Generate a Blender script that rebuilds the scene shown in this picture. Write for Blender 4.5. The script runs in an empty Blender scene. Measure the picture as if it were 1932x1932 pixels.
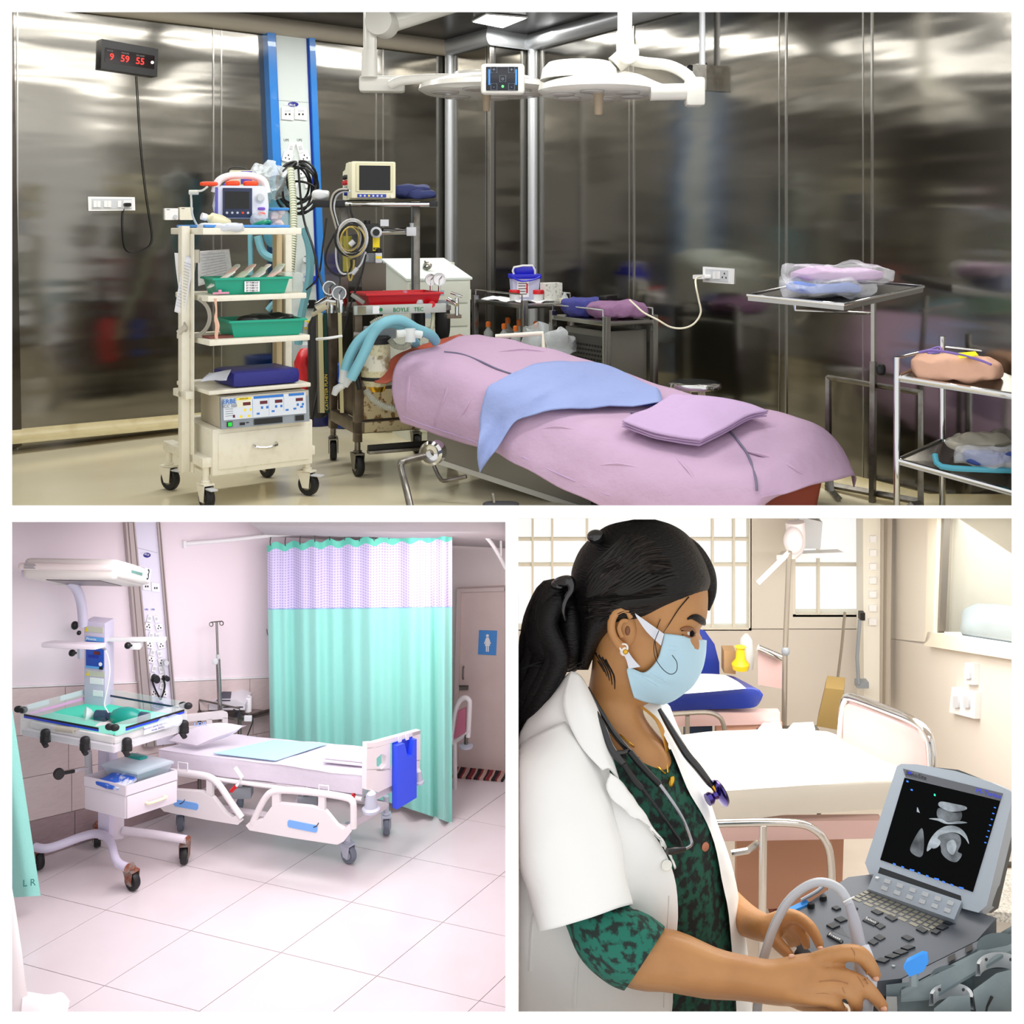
import bpy, bmesh, math, random
from mathutils import Vector, Matrix, noise
from mathutils.bvhtree import BVHTree
random.seed(7)
SC = bpy.context.scene
COL = SC.collection
# ---------------- camera: level view camera with a vertical lens shift ----------------
F, CX, HY, HC = 2200.0, 966.0, 430.0, 3.9       # focal length, principal point (pixels of 1932), camera height
cam = bpy.data.cameras.new('camera'); camo = bpy.data.objects.new('camera', cam); COL.objects.link(camo)
camo.location = (0, 0, HC); camo.rotation_euler = (math.pi / 2, 0, 0)
cam.sensor_width = 36; cam.lens = F / 1932 * 36; cam.shift_y = -(966 - HY) / 1932; cam.clip_end = 200
SC.camera = camo
# ---------------- world and exposure ----------------
w = bpy.data.worlds.new('world'); SC.world = w; w.use_nodes = True
w.node_tree.nodes['Background'].inputs[0].default_value = (1.0, 1.0, 1.0, 1)
w.node_tree.nodes['Background'].inputs[1].default_value = 1.12
SC.view_settings.view_transform = 'Standard'; SC.view_settings.look = 'None'
SC.view_settings.exposure = 0; SC.view_settings.gamma = 1; SC.view_settings.use_curve_mapping = False
SC.cycles.max_bounces = 8; SC.cycles.transparent_max_bounces = 12; SC.cycles.sample_clamp_indirect = 6
SC.cycles.use_denoising = True
def area(loc, size, power, color=(1, 1, 1), rot=(0, 0, 0), size_y=None):
    l = bpy.data.lights.new('ceiling_and_fill_light', 'AREA'); l.energy = power; l.color = color
    l.shape = 'RECTANGLE'; l.size = size; l.size_y = size_y or size
    o = bpy.data.objects.new('ceiling_and_fill_light', l); COL.objects.link(o); o.location = loc; o.rotation_euler = rot
    return o
Z1 = HC - 1.45          # theatre floor
ZC1 = HC + 1.575        # theatre ceiling
Z2 = 0.0                # ward floor
for lx, ly, r in ((-2.3, 6.9, .72), (0.1, 5.95, .1), (1.75, 6.1, -1.06), (-.6, 8.5, .72)):
    area((lx, ly, ZC1 - .03), 2.2, 40, (1, .985, .95), (0, 0, r), .22)
area((-1.4, 6.35, 2.1), 1.6, 40, (1, .935, .975), (0, 0, 0), 1.2)
area((-.55, 7.35, 1.98), .7, 22, (1, .95, .95), (0, 0, 0), .7)  # added lamp, brightens the dark ward door and wall
area((2.2, 6.6, 1.9), 2.4, 52, (1, .97, .93), (0, 0, 0), 1.0)
area((2.8, 10.5, 1.2), 4.0, 265, (1, .985, .96), (0, 0, 0), 3.0)
# ---------------- helpers ----------------
def lin(h):
    h = h.lstrip('#'); c = [int(h[i:i + 2], 16) / 255 for i in (0, 2, 4)]
    return tuple(x / 12.92 if x <= .04045 else ((x + .055) / 1.055) ** 2.4 for x in c) + (1,)
MATS = {}
def mat(name, col, rough=.5, metal=0, alpha=1, emis=0, var=None, bump=None, col2=None, trans=0, spec=.5, sheen=0, stretch=None, coat=0):
    """procedural principled material; var=(scale, lo, hi) noise mix to col2; bump=(scale, strength)"""
    if name in MATS: return MATS[name]
    m = bpy.data.materials.new(name); MATS[name] = m; m.use_nodes = True
    nt = m.node_tree; b = nt.nodes['Principled BSDF']; I = b.inputs
    I['Base Color'].default_value = lin(col); I['Roughness'].default_value = rough; I['Metallic'].default_value = metal
    I['Alpha'].default_value = alpha; I['Specular IOR Level'].default_value = spec
    if trans: I['Transmission Weight'].default_value = trans
    if coat: I['Coat Weight'].default_value = coat
    if sheen: I['Sheen Weight'].default_value = sheen
    if emis: I['Emission Color'].default_value = lin(col); I['Emission Strength'].default_value = emis
    if var or bump:
        tc = nt.nodes.new('ShaderNodeTexCoord'); src = tc.outputs['Object']
        if stretch:
            mp = nt.nodes.new('ShaderNodeMapping'); nt.links.new(src, mp.inputs[0]); mp.inputs['Scale'].default_value = stretch; src = mp.outputs[0]
    if var:
        n = nt.nodes.new('ShaderNodeTexNoise'); n.inputs['Scale'].default_value = var[0]; n.inputs['Detail'].default_value = 5
        nt.links.new(src, n.inputs['Vector'])
        r = nt.nodes.new('ShaderNodeValToRGB'); r.color_ramp.elements[0].position = var[1]; r.color_ramp.elements[1].position = var[2]
        r.color_ramp.elements[0].color = lin(col); r.color_ramp.elements[1].color = lin(col2 or col)
        nt.links.new(n.outputs['Fac'], r.inputs[0]); nt.links.new(r.outputs[0], I['Base Color'])
    if bump:
        n = nt.nodes.new('ShaderNodeTexNoise'); n.inputs['Scale'].default_value = bump[0]; n.inputs['Detail'].default_value = bump[2] if len(bump) > 2 else 3
        nt.links.new(src, n.inputs['Vector'])
        u = nt.nodes.new('ShaderNodeBump'); u.inputs['Strength'].default_value = bump[1]; u.inputs['Distance'].default_value = .02
        nt.links.new(n.outputs['Fac'], u.inputs['Height']); nt.links.new(u.outputs[0], I['Normal'])
    return m
def U(x, y, D):
    """the point seen at pixel x, y at distance D"""
    return Vector(((x - CX) / F * D, D, HC - (y - HY) / F * D))
def on_z(x, y, z):
    """the point of the level z seen at pixel x, y"""
    return U(x, y, (HC - z) * F / (y - HY))
def U3(l): return [U(*p) for p in l]
class Pl:
    """a plane: point p, unit normal n towards the viewer"""
    def __init__(s, p, n): s.p = Vector(p); s.n = Vector(n).normalized()
    def at(s, x, y, off=0):
        d = U(x, y, 1) - Vector((0, 0, HC)); o = Vector((0, 0, HC))
        t = (s.p + s.n * off - o).dot(s.n) / d.dot(s.n); return o + d * t
def yaw_pl(p, a): return Pl(p, (math.sin(a), -math.cos(a), 0))
def fp(D): return Pl((0, D, 0), (0, -1, 0))
def cr(p0, p1, p2, p3, t):
    return .5 * ((2 * p1) + (p2 - p0) * t + (2 * p0 - 5 * p1 + 4 * p2 - p3) * t * t + (3 * p1 - p0 - 3 * p2 + p3) * t ** 3)
def smooth(P, k=6, closed=False):
    P = [Vector(p) for p in P]; n = len(P); out = []
    for i in range(n if closed else n - 1):
        g = (lambda j: P[j % n]) if closed else (lambda j: P[max(0, min(n - 1, j))])
        for q in range(k): out.append(cr(g(i - 1), g(i), g(i + 1), g(i + 2), q / k))
    if not closed: out.append(P[-1])
    return out
class MB:
    def __init__(s, M=None): s.v = []; s.f = []; s.M = M or Matrix()
    def add(s, vs, fs):
        b = len(s.v); s.v += [s.M @ Vector(v) for v in vs]; s.f += [[b + i for i in f] for f in fs]; return s
    def box(s, x0, x1, y0, y1, z0, z1, bev=0, seg=2):
        vs = [(x, y, z) for z in (z0, z1) for y in (y0, y1) for x in (x0, x1)]
        fs = [(0, 2, 3, 1), (4, 5, 7, 6), (0, 1, 5, 4), (2, 6, 7, 3), (0, 4, 6, 2), (1, 3, 7, 5)]
        if not bev: return s.add(vs, fs)
        bm = bmesh.new(); V = [bm.verts.new(v) for v in vs]
        for f in fs: bm.faces.new([V[i] for i in f])
        bmesh.ops.bevel(bm, geom=bm.edges[:], offset=bev, segments=seg, profile=.6, affect='EDGES')
        bm.verts.index_update(); s.add([v.co.copy() for v in bm.verts], [[v.index for v in f.verts] for f in bm.faces]); bm.free(); return s
    def hexa(s, a, b, c, d, e):
        """four corners of a face (order round it) and a vector e to the opposite face"""
        q = [Vector(p) for p in (a, b, c, d)]; e = Vector(e)
        return s.add(q + [p + e for p in q], [(0, 1, 2, 3), (7, 6, 5, 4), (0, 4, 5, 1), (1, 5, 6, 2), (2, 6, 7, 3), (3, 7, 4, 0)])
    def prism(s, pts, e):
        q = [Vector(p) for p in pts]; n = len(q); e = Vector(e)
        return s.add(q + [p + e for p in q], [list(range(n)), [2 * n - 1 - i for i in range(n)]] + [[i, i + n, (i + 1) % n + n, (i + 1) % n] for i in range(n)])
    def poly(s, pts): return s.add(pts, [list(range(len(pts)))])
    def pp(s, px, pl, t, off=0):
        """plate: pixel outline on plane pl, t thick towards the viewer, lifted by off"""
        return s.prism([pl.at(x, y) + pl.n * off for x, y in px], pl.n * t)
    def rect(s, x0, y0, x1, y1, pl, t, off=0, r=0):
        if not r: return s.pp([(x0, y0), (x1, y0), (x1, y1), (x0, y1)], pl, t, off)
        o = []
        for cx, cy, a in ((x1 - r, y0 + r, -90), (x1 - r, y1 - r, 0), (x0 + r, y1 - r, 90), (x0 + r, y0 + r, 180)):
            for k in range(5): q = math.radians(a + k * 22.5); o.append((cx + r * math.cos(q), cy + r * math.sin(q)))
        return s.pp(o, pl, t, off)
    def disc(s, x, y, rx, pl, t, off=0, ry=None, n=20):
        return s.pp([(x + rx * math.cos(i * 2 * math.pi / n), y + (ry or rx) * math.sin(i * 2 * math.pi / n)) for i in range(n)], pl, t, off)
    def tube(s, pts, r, n=8, closed=False, k=0, cap=True):
        P = [Vector(p) for p in pts]
        if k: 
            if isinstance(r, (list, tuple)):
                rr = smooth([Vector((x, 0, 0)) for x in r], k, closed); r = [max(1e-4, q.x) for q in rr]
            P = smooth(P, k, closed)
        m = len(P); R = r if isinstance(r, (list, tuple)) else [r] * m
        T = []
        for i in range(m):
            a = P[(i - 1) % m] if closed or i else P[0]; b = P[(i + 1) % m] if closed or i < m - 1 else P[-1]
            d = (b - a); T.append(d.normalized() if d.length > 1e-9 else Vector((0, 0, 1)))
        up = Vector((0, 0, 1)) if abs(T[0].z) < .9 else Vector((1, 0, 0)); N = (up - T[0] * up.dot(T[0])).normalized(); vs = []
        for i in range(m):
            N = N - T[i] * N.dot(T[i]); N = N.normalized() if N.length > 1e-6 else T[i].orthogonal().normalized()
            B = T[i].cross(N)
            vs += [P[i] + (N * math.cos(q) + B * math.sin(q)) * R[i] for q in [2 * math.pi * j / n for j in range(n)]]
        fs = []
        for i in range(m if closed else m - 1):
            for j in range(n):
                a, b = i * n, ((i + 1) % m) * n; fs.append([a + j, a + (j + 1) % n, b + (j + 1) % n, b + j])
        if cap and not closed: fs += [list(range(n))[::-1], [(m - 1) * n + j for j in range(n)]]
        return s.add(vs, fs)
    def lathe(s, prof, c=(0, 0, 0), n=20, ax=None):
        """profile [(r, h)] round an axis through c"""
        A = Vector(ax or (0, 0, 1)).normalized(); X = A.orthogonal().normalized(); Y = A.cross(X); c = Vector(c); vs = []
        for r, h in prof: vs += [c + A * h + (X * math.cos(q) + Y * math.sin(q)) * max(r, 1e-4) for q in [2 * math.pi * j / n for j in range(n)]]
        m = len(prof); fs = [[i * n + j, i * n + (j + 1) % n, (i + 1) * n + (j + 1) % n, (i + 1) * n + j] for i in range(m - 1) for j in range(n)]
        fs += [list(range(n))[::-1], [(m - 1) * n + j for j in range(n)]]
        return s.add(vs, fs)
    def sup(s, c, rx, ry, rz, e=.5, nu=28, nv=14, amp=0, fr=3, seed=0, R=None):
        """superellipsoid (e 1 = ellipsoid, small = box) with noise, for cushions, bundles, bags"""
        c = Vector(c); vs = []; sg = lambda t: math.copysign(abs(t) ** e, t)
        for i in range(nv + 1):
            a = -math.pi / 2 + math.pi * i / nv
            for j in range(nu):
                b = 2 * math.pi * j / nu
                p = Vector((sg(math.cos(a)) * sg(math.cos(b)) * rx, sg(math.cos(a)) * sg(math.sin(b)) * ry, sg(math.sin(a)) * rz))
                if amp: p += noise.noise_vector(Vector((p.x * fr + seed, p.y * fr - seed, p.z * fr + 3 * seed))) * amp
                vs.append(c + (R @ p if R else p))
        fs = [[i * nu + j, i * nu + (j + 1) % nu, (i + 1) * nu + (j + 1) % nu, (i + 1) * nu + j] for i in range(nv) for j in range(nu)]
        return s.add(vs, fs)
    def loft(s, rows, ku=5, kv=5, amp=0, fr=4, seed=0, closed=False, cap=False):
        """smooth surface through rows of points; closed: each row is a ring"""
        R = [smooth(r, ku, closed) for r in rows]; C = [smooth([R[i][j] for i in range(len(R))], kv) for j in range(len(R[0]))]
        nj, ni = len(C), len(C[0]); vs = []
        for i in range(ni):
            for j in range(nj):
                p = C[j][i].copy()
                if amp: p += noise.noise_vector(p * fr + Vector((seed, seed, seed))) * amp
                vs.append(p)
        fs = [[i * nj + j, i * nj + (j + 1) % nj, (i + 1) * nj + (j + 1) % nj, (i + 1) * nj + j] for i in range(ni - 1) for j in range(nj if closed else nj - 1)]
        if cap: fs += [list(range(nj))[::-1], [(ni - 1) * nj + j for j in range(nj)]]
        return s.add(vs, fs)
    def bvh(s): return BVHTree.FromPolygons([tuple(v) for v in s.v], s.f)
ORG = {}
def thing(name, label, cat, loc, group=None):
    o = bpy.data.objects.new(name, None); COL.objects.link(o); o.location = loc; o.empty_display_size = .1
    o['label'] = label; o['category'] = cat
    if group: o['group'] = group
    ORG[o.name] = Vector(loc); return o
def make(name, mb, m, org=(0, 0, 0), sm=38):
    me = bpy.data.meshes.new(name); org = Vector(org)
    me.from_pydata([tuple(v - org) for v in mb.v], [], mb.f); me.update()
    bm = bmesh.new(); bm.from_mesh(me); bmesh.ops.recalc_face_normals(bm, faces=bm.faces); bm.to_mesh(me); bm.free()
    me.shade_smooth(); me.set_sharp_from_angle(angle=math.radians(sm))
    me.materials.append(m); o = bpy.data.objects.new(name, me); COL.objects.link(o); return o
def part(par, name, mb, m, label=None, sm=38, kind=None):
    o = make(name, mb, m, ORG[par.name], sm); o.parent = par; ORG[o.name] = ORG[par.name]
    if label: o['label'] = label
    if kind: o['kind'] = kind
    return o
def solo(name, mb, m, label, cat, group=None, sm=38, kind=None):
    c = Vector((sum(v.x for v in mb.v) / len(mb.v), sum(v.y for v in mb.v) / len(mb.v), min(v.z for v in mb.v)))
    o = make(name, mb, m, c, sm); o.location = c; ORG[o.name] = c; o['label'] = label; o['category'] = cat
    if group: o['group'] = group
    if kind: o['kind'] = kind
    return o
def struct(name, mb, m, sm=38):
    o = make(name, mb, m, (0, 0, 0), sm); o['kind'] = 'structure'; ORG[o.name] = Vector((0, 0, 0)); return o
def solid(o, t, off=-1):
    md = o.modifiers.new('thickness', 'SOLIDIFY'); md.thickness = t; md.offset = off; return o
def subd(o, n=1):
    md = o.modifiers.new('smooth', 'SUBSURF'); md.levels = n; md.render_levels = n; return o
def frame(x0, x1, yt, yb, D, a):
    """front face from pixel x0 to x1 (left edge yt..yb at distance D) turned by a: matrix, width, height"""
    P = U(x0, yb, D); k = (x1 - CX) / F; t = (k * D - P.x) / (math.cos(a) - k * math.sin(a))
    return Matrix.Translation(P) @ Matrix.Rotation(a, 4, 'Z'), t, (yb - yt) / F * D
def ftext(par, name, txt, o, xv, yv, size, m, ext=.0006, label=None, al='CENTER'):
    """lettering lying in the plane of xv (along) and yv (up) at o"""
    c = bpy.data.curves.new('lettering', 'FONT'); c.body = txt; c.size = size; c.align_x = al; c.align_y = 'CENTER'; c.extrude = ext; c.resolution_u = 2
    t = bpy.data.objects.new('lettering', c); COL.objects.link(t); bpy.context.view_layer.update()
    me = bpy.data.meshes.new_from_object(t); COL.objects.unlink(t); bpy.data.objects.remove(t)
    X = Vector(xv).normalized(); Y = Vector(yv).normalized(); Zv = X.cross(Y).normalized()
    M = Matrix((X, Y, Zv)).transposed().to_4x4(); M.translation = Vector(o) + Zv * .0008
    mb = MB(M); mb.add([v.co.copy() for v in me.vertices], [list(p.vertices) for p in me.polygons])
    return part(par, name, mb, m, label)
def ptext(par, name, txt, x, y, pl, hpx, m, x2=None, y2=None, off=.001, label=None):
    """lettering centred at a pixel of plane pl, hpx pixels tall, running towards pixel x2, y2"""
    a = pl.at(x, y); b = pl.at(x2 if x2 is not None else x + 10, y2 if y2 is not None else y); c = pl.at(x, y - 10)
    X = (b - a).normalized(); Y = (c - a); Y = (Y - X * Y.dot(X)).normalized()
    return ftext(par, name, txt, a + pl.n * off, X, Y, (pl.at(x, y - hpx) - a).length * 1.35, m, label=label)
def onto(bvh, x, y, off, D=6):
    o = Vector((0, 0, HC)); d = (U(x, y, 1) - o).normalized(); h = bvh.ray_cast(o, d)
    p = h[0] if h[0] else U(x, y, D); return p - d * off
def copy_tree(o, dx, par=None, label=None):
    c = o.copy(); COL.objects.link(c)
    if par: c.parent = par
    else: c.location = o.location + Vector(dx)
    ORG[c.name] = ORG[o.name] + Vector(dx)
    if label: c['label'] = label
    for ch in list(o.children): copy_tree(ch, dx, c)
    return c
# ---------------- common materials ----------------
steel = mat('stainless steel', '#a8a6a2', .22, 1, bump=(60, .03), stretch=(1, 1, 30))
chrome = mat('chrome', '#d6d6d6', .08, 1)
dsteel = mat('dull steel', '#8d8a84', .35, 1, var=(14, .4, .75), col2='#6d665c')
white = mat('white plastic', '#eeeeee', .35)
cream = mat('cream enamel', '#e9e4d3', .38, var=(20, .5, .9), col2='#dcd4bd')
ivory = mat('ivory plastic', '#e3dfc0', .4)
black = mat('black plastic', '#0c0c0e', .4)
rubber = mat('black rubber', '#121214', .55)
grey = mat('grey plastic', '#8a9096', .4)
lgrey = mat('light grey plastic', '#c9ccd0', .4)
screen = mat('dark screen', '#08090b', .12)
red = mat('red plastic', '#c40418', .35)
green = mat('green plastic', '#0a9f80', .4)
blue = mat('blue plastic', '#1f3fd0', .35)
paper = mat('paper', '#e9e9ee', .8, var=(40, .45, .7), col2='#d9d9e2')
paperb = mat('white paper', '#f2f2f4', .8)
glass = mat('clear glass', '#eef6f4', .05, alpha=.16)
clear = mat('clear plastic', '#e6edf0', .12, alpha=.4, bump=(30, .5))
milky = mat('milky plastic', '#e8ecec', .3, alpha=.62)
hose = mat('blue corrugated hose', '#7fbfcf', .35, alpha=.93, bump=(300, .3))
inkb = mat('black ink', '#202024', .7); inkblue = mat('blue ink', '#1d2f9c', .6); inkg = mat('green ink', '#12813f', .6); yellow = mat('yellow print', '#f2d816', .5)
redled = mat('red display', '#5c0a18', .2); brass = mat('gold metal', '#d9a93c', .2, 1)
# ================= BUILDING FRONT =================
plaster = mat('white plaster', '#f6f6f6', .9, spec=.1)
mb = MB()
for x0, y0, x1, y1 in ((-900, -900, 2800, 23), (-900, 1908.5, 2800, 2900), (-900, 23, 23, 1908.5), (1908.5, 23, 2800, 1908.5),
                       (23, 953.5, 953.5, 985), (953.5, 953.5, 1908.5, 978), (953.5, 978, 978, 1908.5)):
    q = [U(x, y, 5.3) for x, y in ((x0, y0), (x1, y0), (x1, y1), (x0, y1))]; r = [U(x, y, 5.36) for x, y in ((x0, y0), (x1, y0), (x1, y1), (x0, y1))]
    mb.add(q + r, [(0, 1, 2, 3), (7, 6, 5, 4), (0, 4, 5, 1), (1, 5, 6, 2), (2, 6, 7, 3), (3, 7, 4, 0)])
struct('wall_front', mb, plaster)
# ================= ROOM 1: OPERATING THEATRE =================
wsteel = mat('brushed steel sheet', '#8f8c85', .14, 1, bump=(1.0, .55, 2), stretch=(.5, .5, 3.4))
wsteel2 = mat('dark steel sheet', '#55504a', .2, 1, bump=(.9, .5, 2), stretch=(.5, .5, 3))
seam = mat('steel seam strip', '#b4b2ae', .25, 1)
joint = mat('dark joint', '#1d1c1a', .6)
vinyl = mat('cream vinyl floor', '#e8dfc2', .16, var=(1.2, .35, .8), col2='#e0d5b2', bump=(6, .02))
coveM = mat('cream floor cove', '#cdbf92', .35, var=(9, .45, .8), col2='#b9a878')
A, C_, B = Vector((-.545, 9.9, 0)), Vector((-.173, 9.3, 0)), Vector((.17, 9.6, 0))
dL = (A - Vector((-3.19, 7.63, 0))).normalized(); dR = (Vector((1.783, 6.73, 0)) - B).normalized()
PL = Pl(A, (dL.y, -dL.x, 0)); PR = Pl(B, (dR.y, -dR.x, 0)); 
dA = (C_ - A).normalized(); PA = Pl(A, (dA.y, -dA.x, 0)); dB = (B - C_).normalized(); PB = Pl(C_, (dB.y, -dB.x, 0))
def at_z(p, z): return Vector((p.x, p.y, z))
def z1f(y): return Z1 + max(0, (6.05 - y) * .2263)      # the floor rises to the front threshold
def wall_panels(name, pl, xs, ends=None, m=wsteel):
    """steel sheets between pixel columns xs on a plane, each a part, over a dark backing"""
    top, bot = ZC1, Z1
    q = [pl.at(x, HY) for x in xs]
    b = MB(); P0, P1 = q[0] - pl.n * .05, q[-1] - pl.n * .05
    for P in (P0, P1): P.z = z1f(P.y) + (.12 if P.y < 6 else 0)
    dz_ = 0
    b.hexa(P0, P1, at_z(P1, top), at_z(P0, top), pl.n * .03); w = struct(name, b, joint)
    for i in range(len(xs) - 1):
        u = (q[i + 1] - q[i]).normalized() * .003; c, d = q[i] + u, q[i + 1] - u; c.z = d.z = bot; up = Vector((0, 0, top - bot))
        ms = [c] + ([c.lerp(d, (c.y - 6.05) / (c.y - d.y))] if c.y > 6.05 > d.y else []) + [at_z(d, z1f(d.y))]
        part(w, 'panel', MB().prism([v - pl.n * .018 for v in ms + [at_z(d, top), at_z(c, top)]], pl.n * .018), m)
    return w
wl = wall_panels('wall_left', PL, [-1350, 33, 409, 540, 716, 845])
part(wl, 'panel', MB().pp([(-300, 20), (24, 20), (40, 840), (-300, 1000)], PL, .012, .002), wsteel2)
wc = wall_panels('wall_back', PA, [845, 925.1]); wall_panels('wall_back', PB, [925.1, 1005])
wr = wall_panels('wall_right', PR, [1005, 1192, 1478, 1637, 1990])
def strip(par, pl, x0, x1, y0, y1, m=seam, t=.006):
    a, b = pl.at(x0, HY), pl.at(x1, HY); a.z = b.z = Z1
    part(par, 'seam_strip', MB().hexa(a, b, b + Vector((0, 0, ZC1 - Z1)), a + Vector((0, 0, ZC1 - Z1)), pl.n * t), m)
for x0, x1 in ((31, 34), (401, 403.5), (416, 418.5), (708, 710.5), (721, 723.5)): strip(wl, PL, x0, x1, 0, 0)
strip(wl, PL, 403.5, 416, 0, 0, wsteel, .003); strip(wl, PL, 710.5, 721, 0, 0, wsteel, .003)
for x0, x1 in ((1187, 1188.5), (1195, 1197.5), (1470, 1471.5), (1482, 1485), (1628, 1630), (1644, 1647)): strip(wr, PR, x0, x1, 0, 0)
for x0, x1 in ((1188.5, 1195), (1471.5, 1482), (1630, 1644)): strip(wr, PR, x0, x1, 0, 0, wsteel, .003)
strip(wc, PA, 917, 925, 0, 0); strip(wc, PB, 925.2, 934, 0, 0)
fl = MB(); fl.box(-6, 4.2, 6.05, 10.6, Z1 - .045, Z1); fl.hexa((-6, 6.05, Z1), (4.2, 6.05, Z1), (4.2, 5.365, Z1 + .155), (-6, 5.365, Z1 + .155), (0, 0, -.042)); struct('floor', fl, vinyl)
ce = MB(); ce.box(-5.2, 4.4, 5.37, 10.8, ZC1, ZC1 + .1); struct('ceiling', ce, mat('dark ceiling sheet', '#3c3936', .25, .6))
cov = mat('aluminium cove', '#c3c6c9', .35, .55)
L0 = PL.at(-1350, HY); R0 = PR.at(1990, HY)
tr = MB(); tr.tube([at_z(L0 + PL.n * .03, ZC1 - .05), at_z(A + Vector((.02, -.04, 0)), ZC1 - .05)], .075, 14)
struct('trim_1', tr, mat('beige cove', '#b5ac9c', .4))
tr = MB(); tr.tube([at_z(A + Vector((.0, -.06, 0)), ZC1 - .05), at_z(C_ + Vector((0, -.05, 0)), ZC1 - .05), at_z(B + Vector((0, -.06, 0)), ZC1 - .05), at_z(R0 + PR.n * .03, ZC1 - .05)], .075, 14)
struct('trim_2', tr, cov)
for nm, P in (('trim_3', A + Vector((.02, -.06, 0))), ('trim_4', B + Vector((.0, -.06, 0)))):
    struct(nm, MB().tube([at_z(P, Z1), at_z(P, ZC1 - .04)], .042, 16).sup(at_z(P, ZC1 - .06), .05, .05, .06, 1), cov)
# floor cove along the left and right wall
for nm, pl, a, b, m in (('baseboard_left', PL, L0, A, coveM), ('baseboard_right', PR, B, R0, coveM)):
    pr = [(0.0, .07), (.012, .07), (.03, .03), (.075, .006), (.16, .002), (.16, 0), (0, 0)]
    mb = MB(); n = len(pr); ps = [a] + ([a.lerp(b, (a.y - 6.05) / (a.y - b.y))] if a.y > 6.05 > b.y else []) + [b]
    vs = [at_z(P + pl.n * d, z1f(P.y) + z) for P in ps for d, z in pr]
    mb.add(vs, [[k * n + i, k * n + (i + 1) % n, k * n + n + (i + 1) % n, k * n + n + i] for k in range(len(ps) - 1) for i in range(n)] + [list(range(n))]); struct(nm, mb, m)
# ceiling lamp in view
cz = Pl((0, 8, ZC1 - .004), (0, 0, -1)); q = [(893, 38), (918, 25), (992, 31), (948, 49)]
t = thing('ceiling_light', 'square white recessed panel light glowing in the dark theatre ceiling', 'light', cz.at(940, 36))
part(t, 'diffuser', MB().pp(q, cz, .004, .012), mat('lit diffuser', '#ffffff', .5, emis=9))
part(t, 'frame', MB().pp([(890, 38.5), (917, 24.3), (996, 31), (949, 50)], cz, .012, 0), white)
# --- digital clock ---
k = [(187, 75), (293, 94), (291, 146), (185, 131)]
kx = lambda u, v: tuple(a * (1 - v) + b * v for a, b in zip([k[0][i] * (1 - u) + k[1][i] * u for i in (0, 1)], [k[3][i] * (1 - u) + k[2][i] * u for i in (0, 1)]))
t = thing('wall_clock', 'black digital wall clock with red numerals on the left steel wall', 'clock', PL.at(185, 131))
part(t, 'case', MB().pp(k, PL, .05), mat('clock black', '#0b0b0d', .35))
part(t, 'display', MB().pp([kx(.06, .27), kx(.94, .27), kx(.94, .75), kx(.06, .75)], PL, .003, .05), mat('display window', '#16060a', .15))
led = mat('red led', '#ff2018', .4, emis=3.2)
for s, u in (('9', .235), ('59', .47), ('55', .74)):
    p = kx(u, .51); q = kx(u + .2, .51)
    ptext(t, 'numerals', s, p[0], p[1], Pl(PL.p + PL.n * .053, PL.n), 13, led, q[0], q[1])
for s, u, v, h in (('HOUR', .2, .31, 3), ('MINUTE', .47, .31, 3), ('SECOND', .74, .31, 3), ('Ajanta', .14, .15, 5)):
    p = kx(u, v); q = kx(u + .2, v)
    if s != 'Ajanta': ptext(t, 'lettering', s, p[0], p[1], Pl(PL.p + PL.n * .053, PL.n), h, mat('grey print', '#8a8a8a', .6), q[0], q[1])
p = kx(.9, .52); part(t, 'seconds_lamp', MB().disc(p[0], p[1], 2.6, PL, .002, .053), mat('led white', '#ffd8d0', .4, emis=5))
cd = [(258, 143), (261, 185), (263, 225), (267, 280), (271, 320), (277, 370), (284, 415), (288, 445), (284, 463), (265, 474), (247, 476), (236, 466), (232, 432), (232, 405), (236, 388)]
part(t, 'cord', MB().tube([PL.at(x, y, .012) for x, y in cd], .0035, 6, k=4), rubber)
part(t, 'plug', MB().rect(231, 383, 243, 390, PL, .03, .014, 2), black)
# --- switchboard and two small boxes ---
t = thing('switchboard', 'wide white switchboard with a black plug on the left steel wall', 'switch', PL.at(165, 397))
part(t, 'plate', MB().pp([(165, 371), (253, 372), (254, 397), (166, 398)], PL, .012), white)
part(t, 'insert', MB().rect(172, 375, 247, 394, PL, .004, .012), lgrey)
for x in (174, 181, 194, 201, 220): part(t, 'rocker', MB().rect(x, 379, x + 6.5, 391, PL, .006, .016), white)
part(t, 'socket', MB().rect(231, 378, 246, 392, PL, .004, .016), white)
for x0, x1, y0, y1, la in ((309, 334, 393, 415, 'small white control box, left of the pair beside the cart'), (337, 362, 391, 415, 'small cream control box, right of the pair beside the cart')):
    t = thing('control_box', la, 'switch', PL.at(x0, y1))
    part(t, 'case', MB().rect(x0, y0, x1, y1, PL, .02, 0, 1.5), white if x0 < 320 else cream); part(t, 'mark', MB().rect(x0 + 3, y0 + 2, x0 + 9, y0 + 3, PL, .001, .02), inkb)
    if x0 < 320: part(t, 'knob', MB().disc(x0 + 19, y1 - 6, 4, PL, .008, .02), lgrey)
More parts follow.
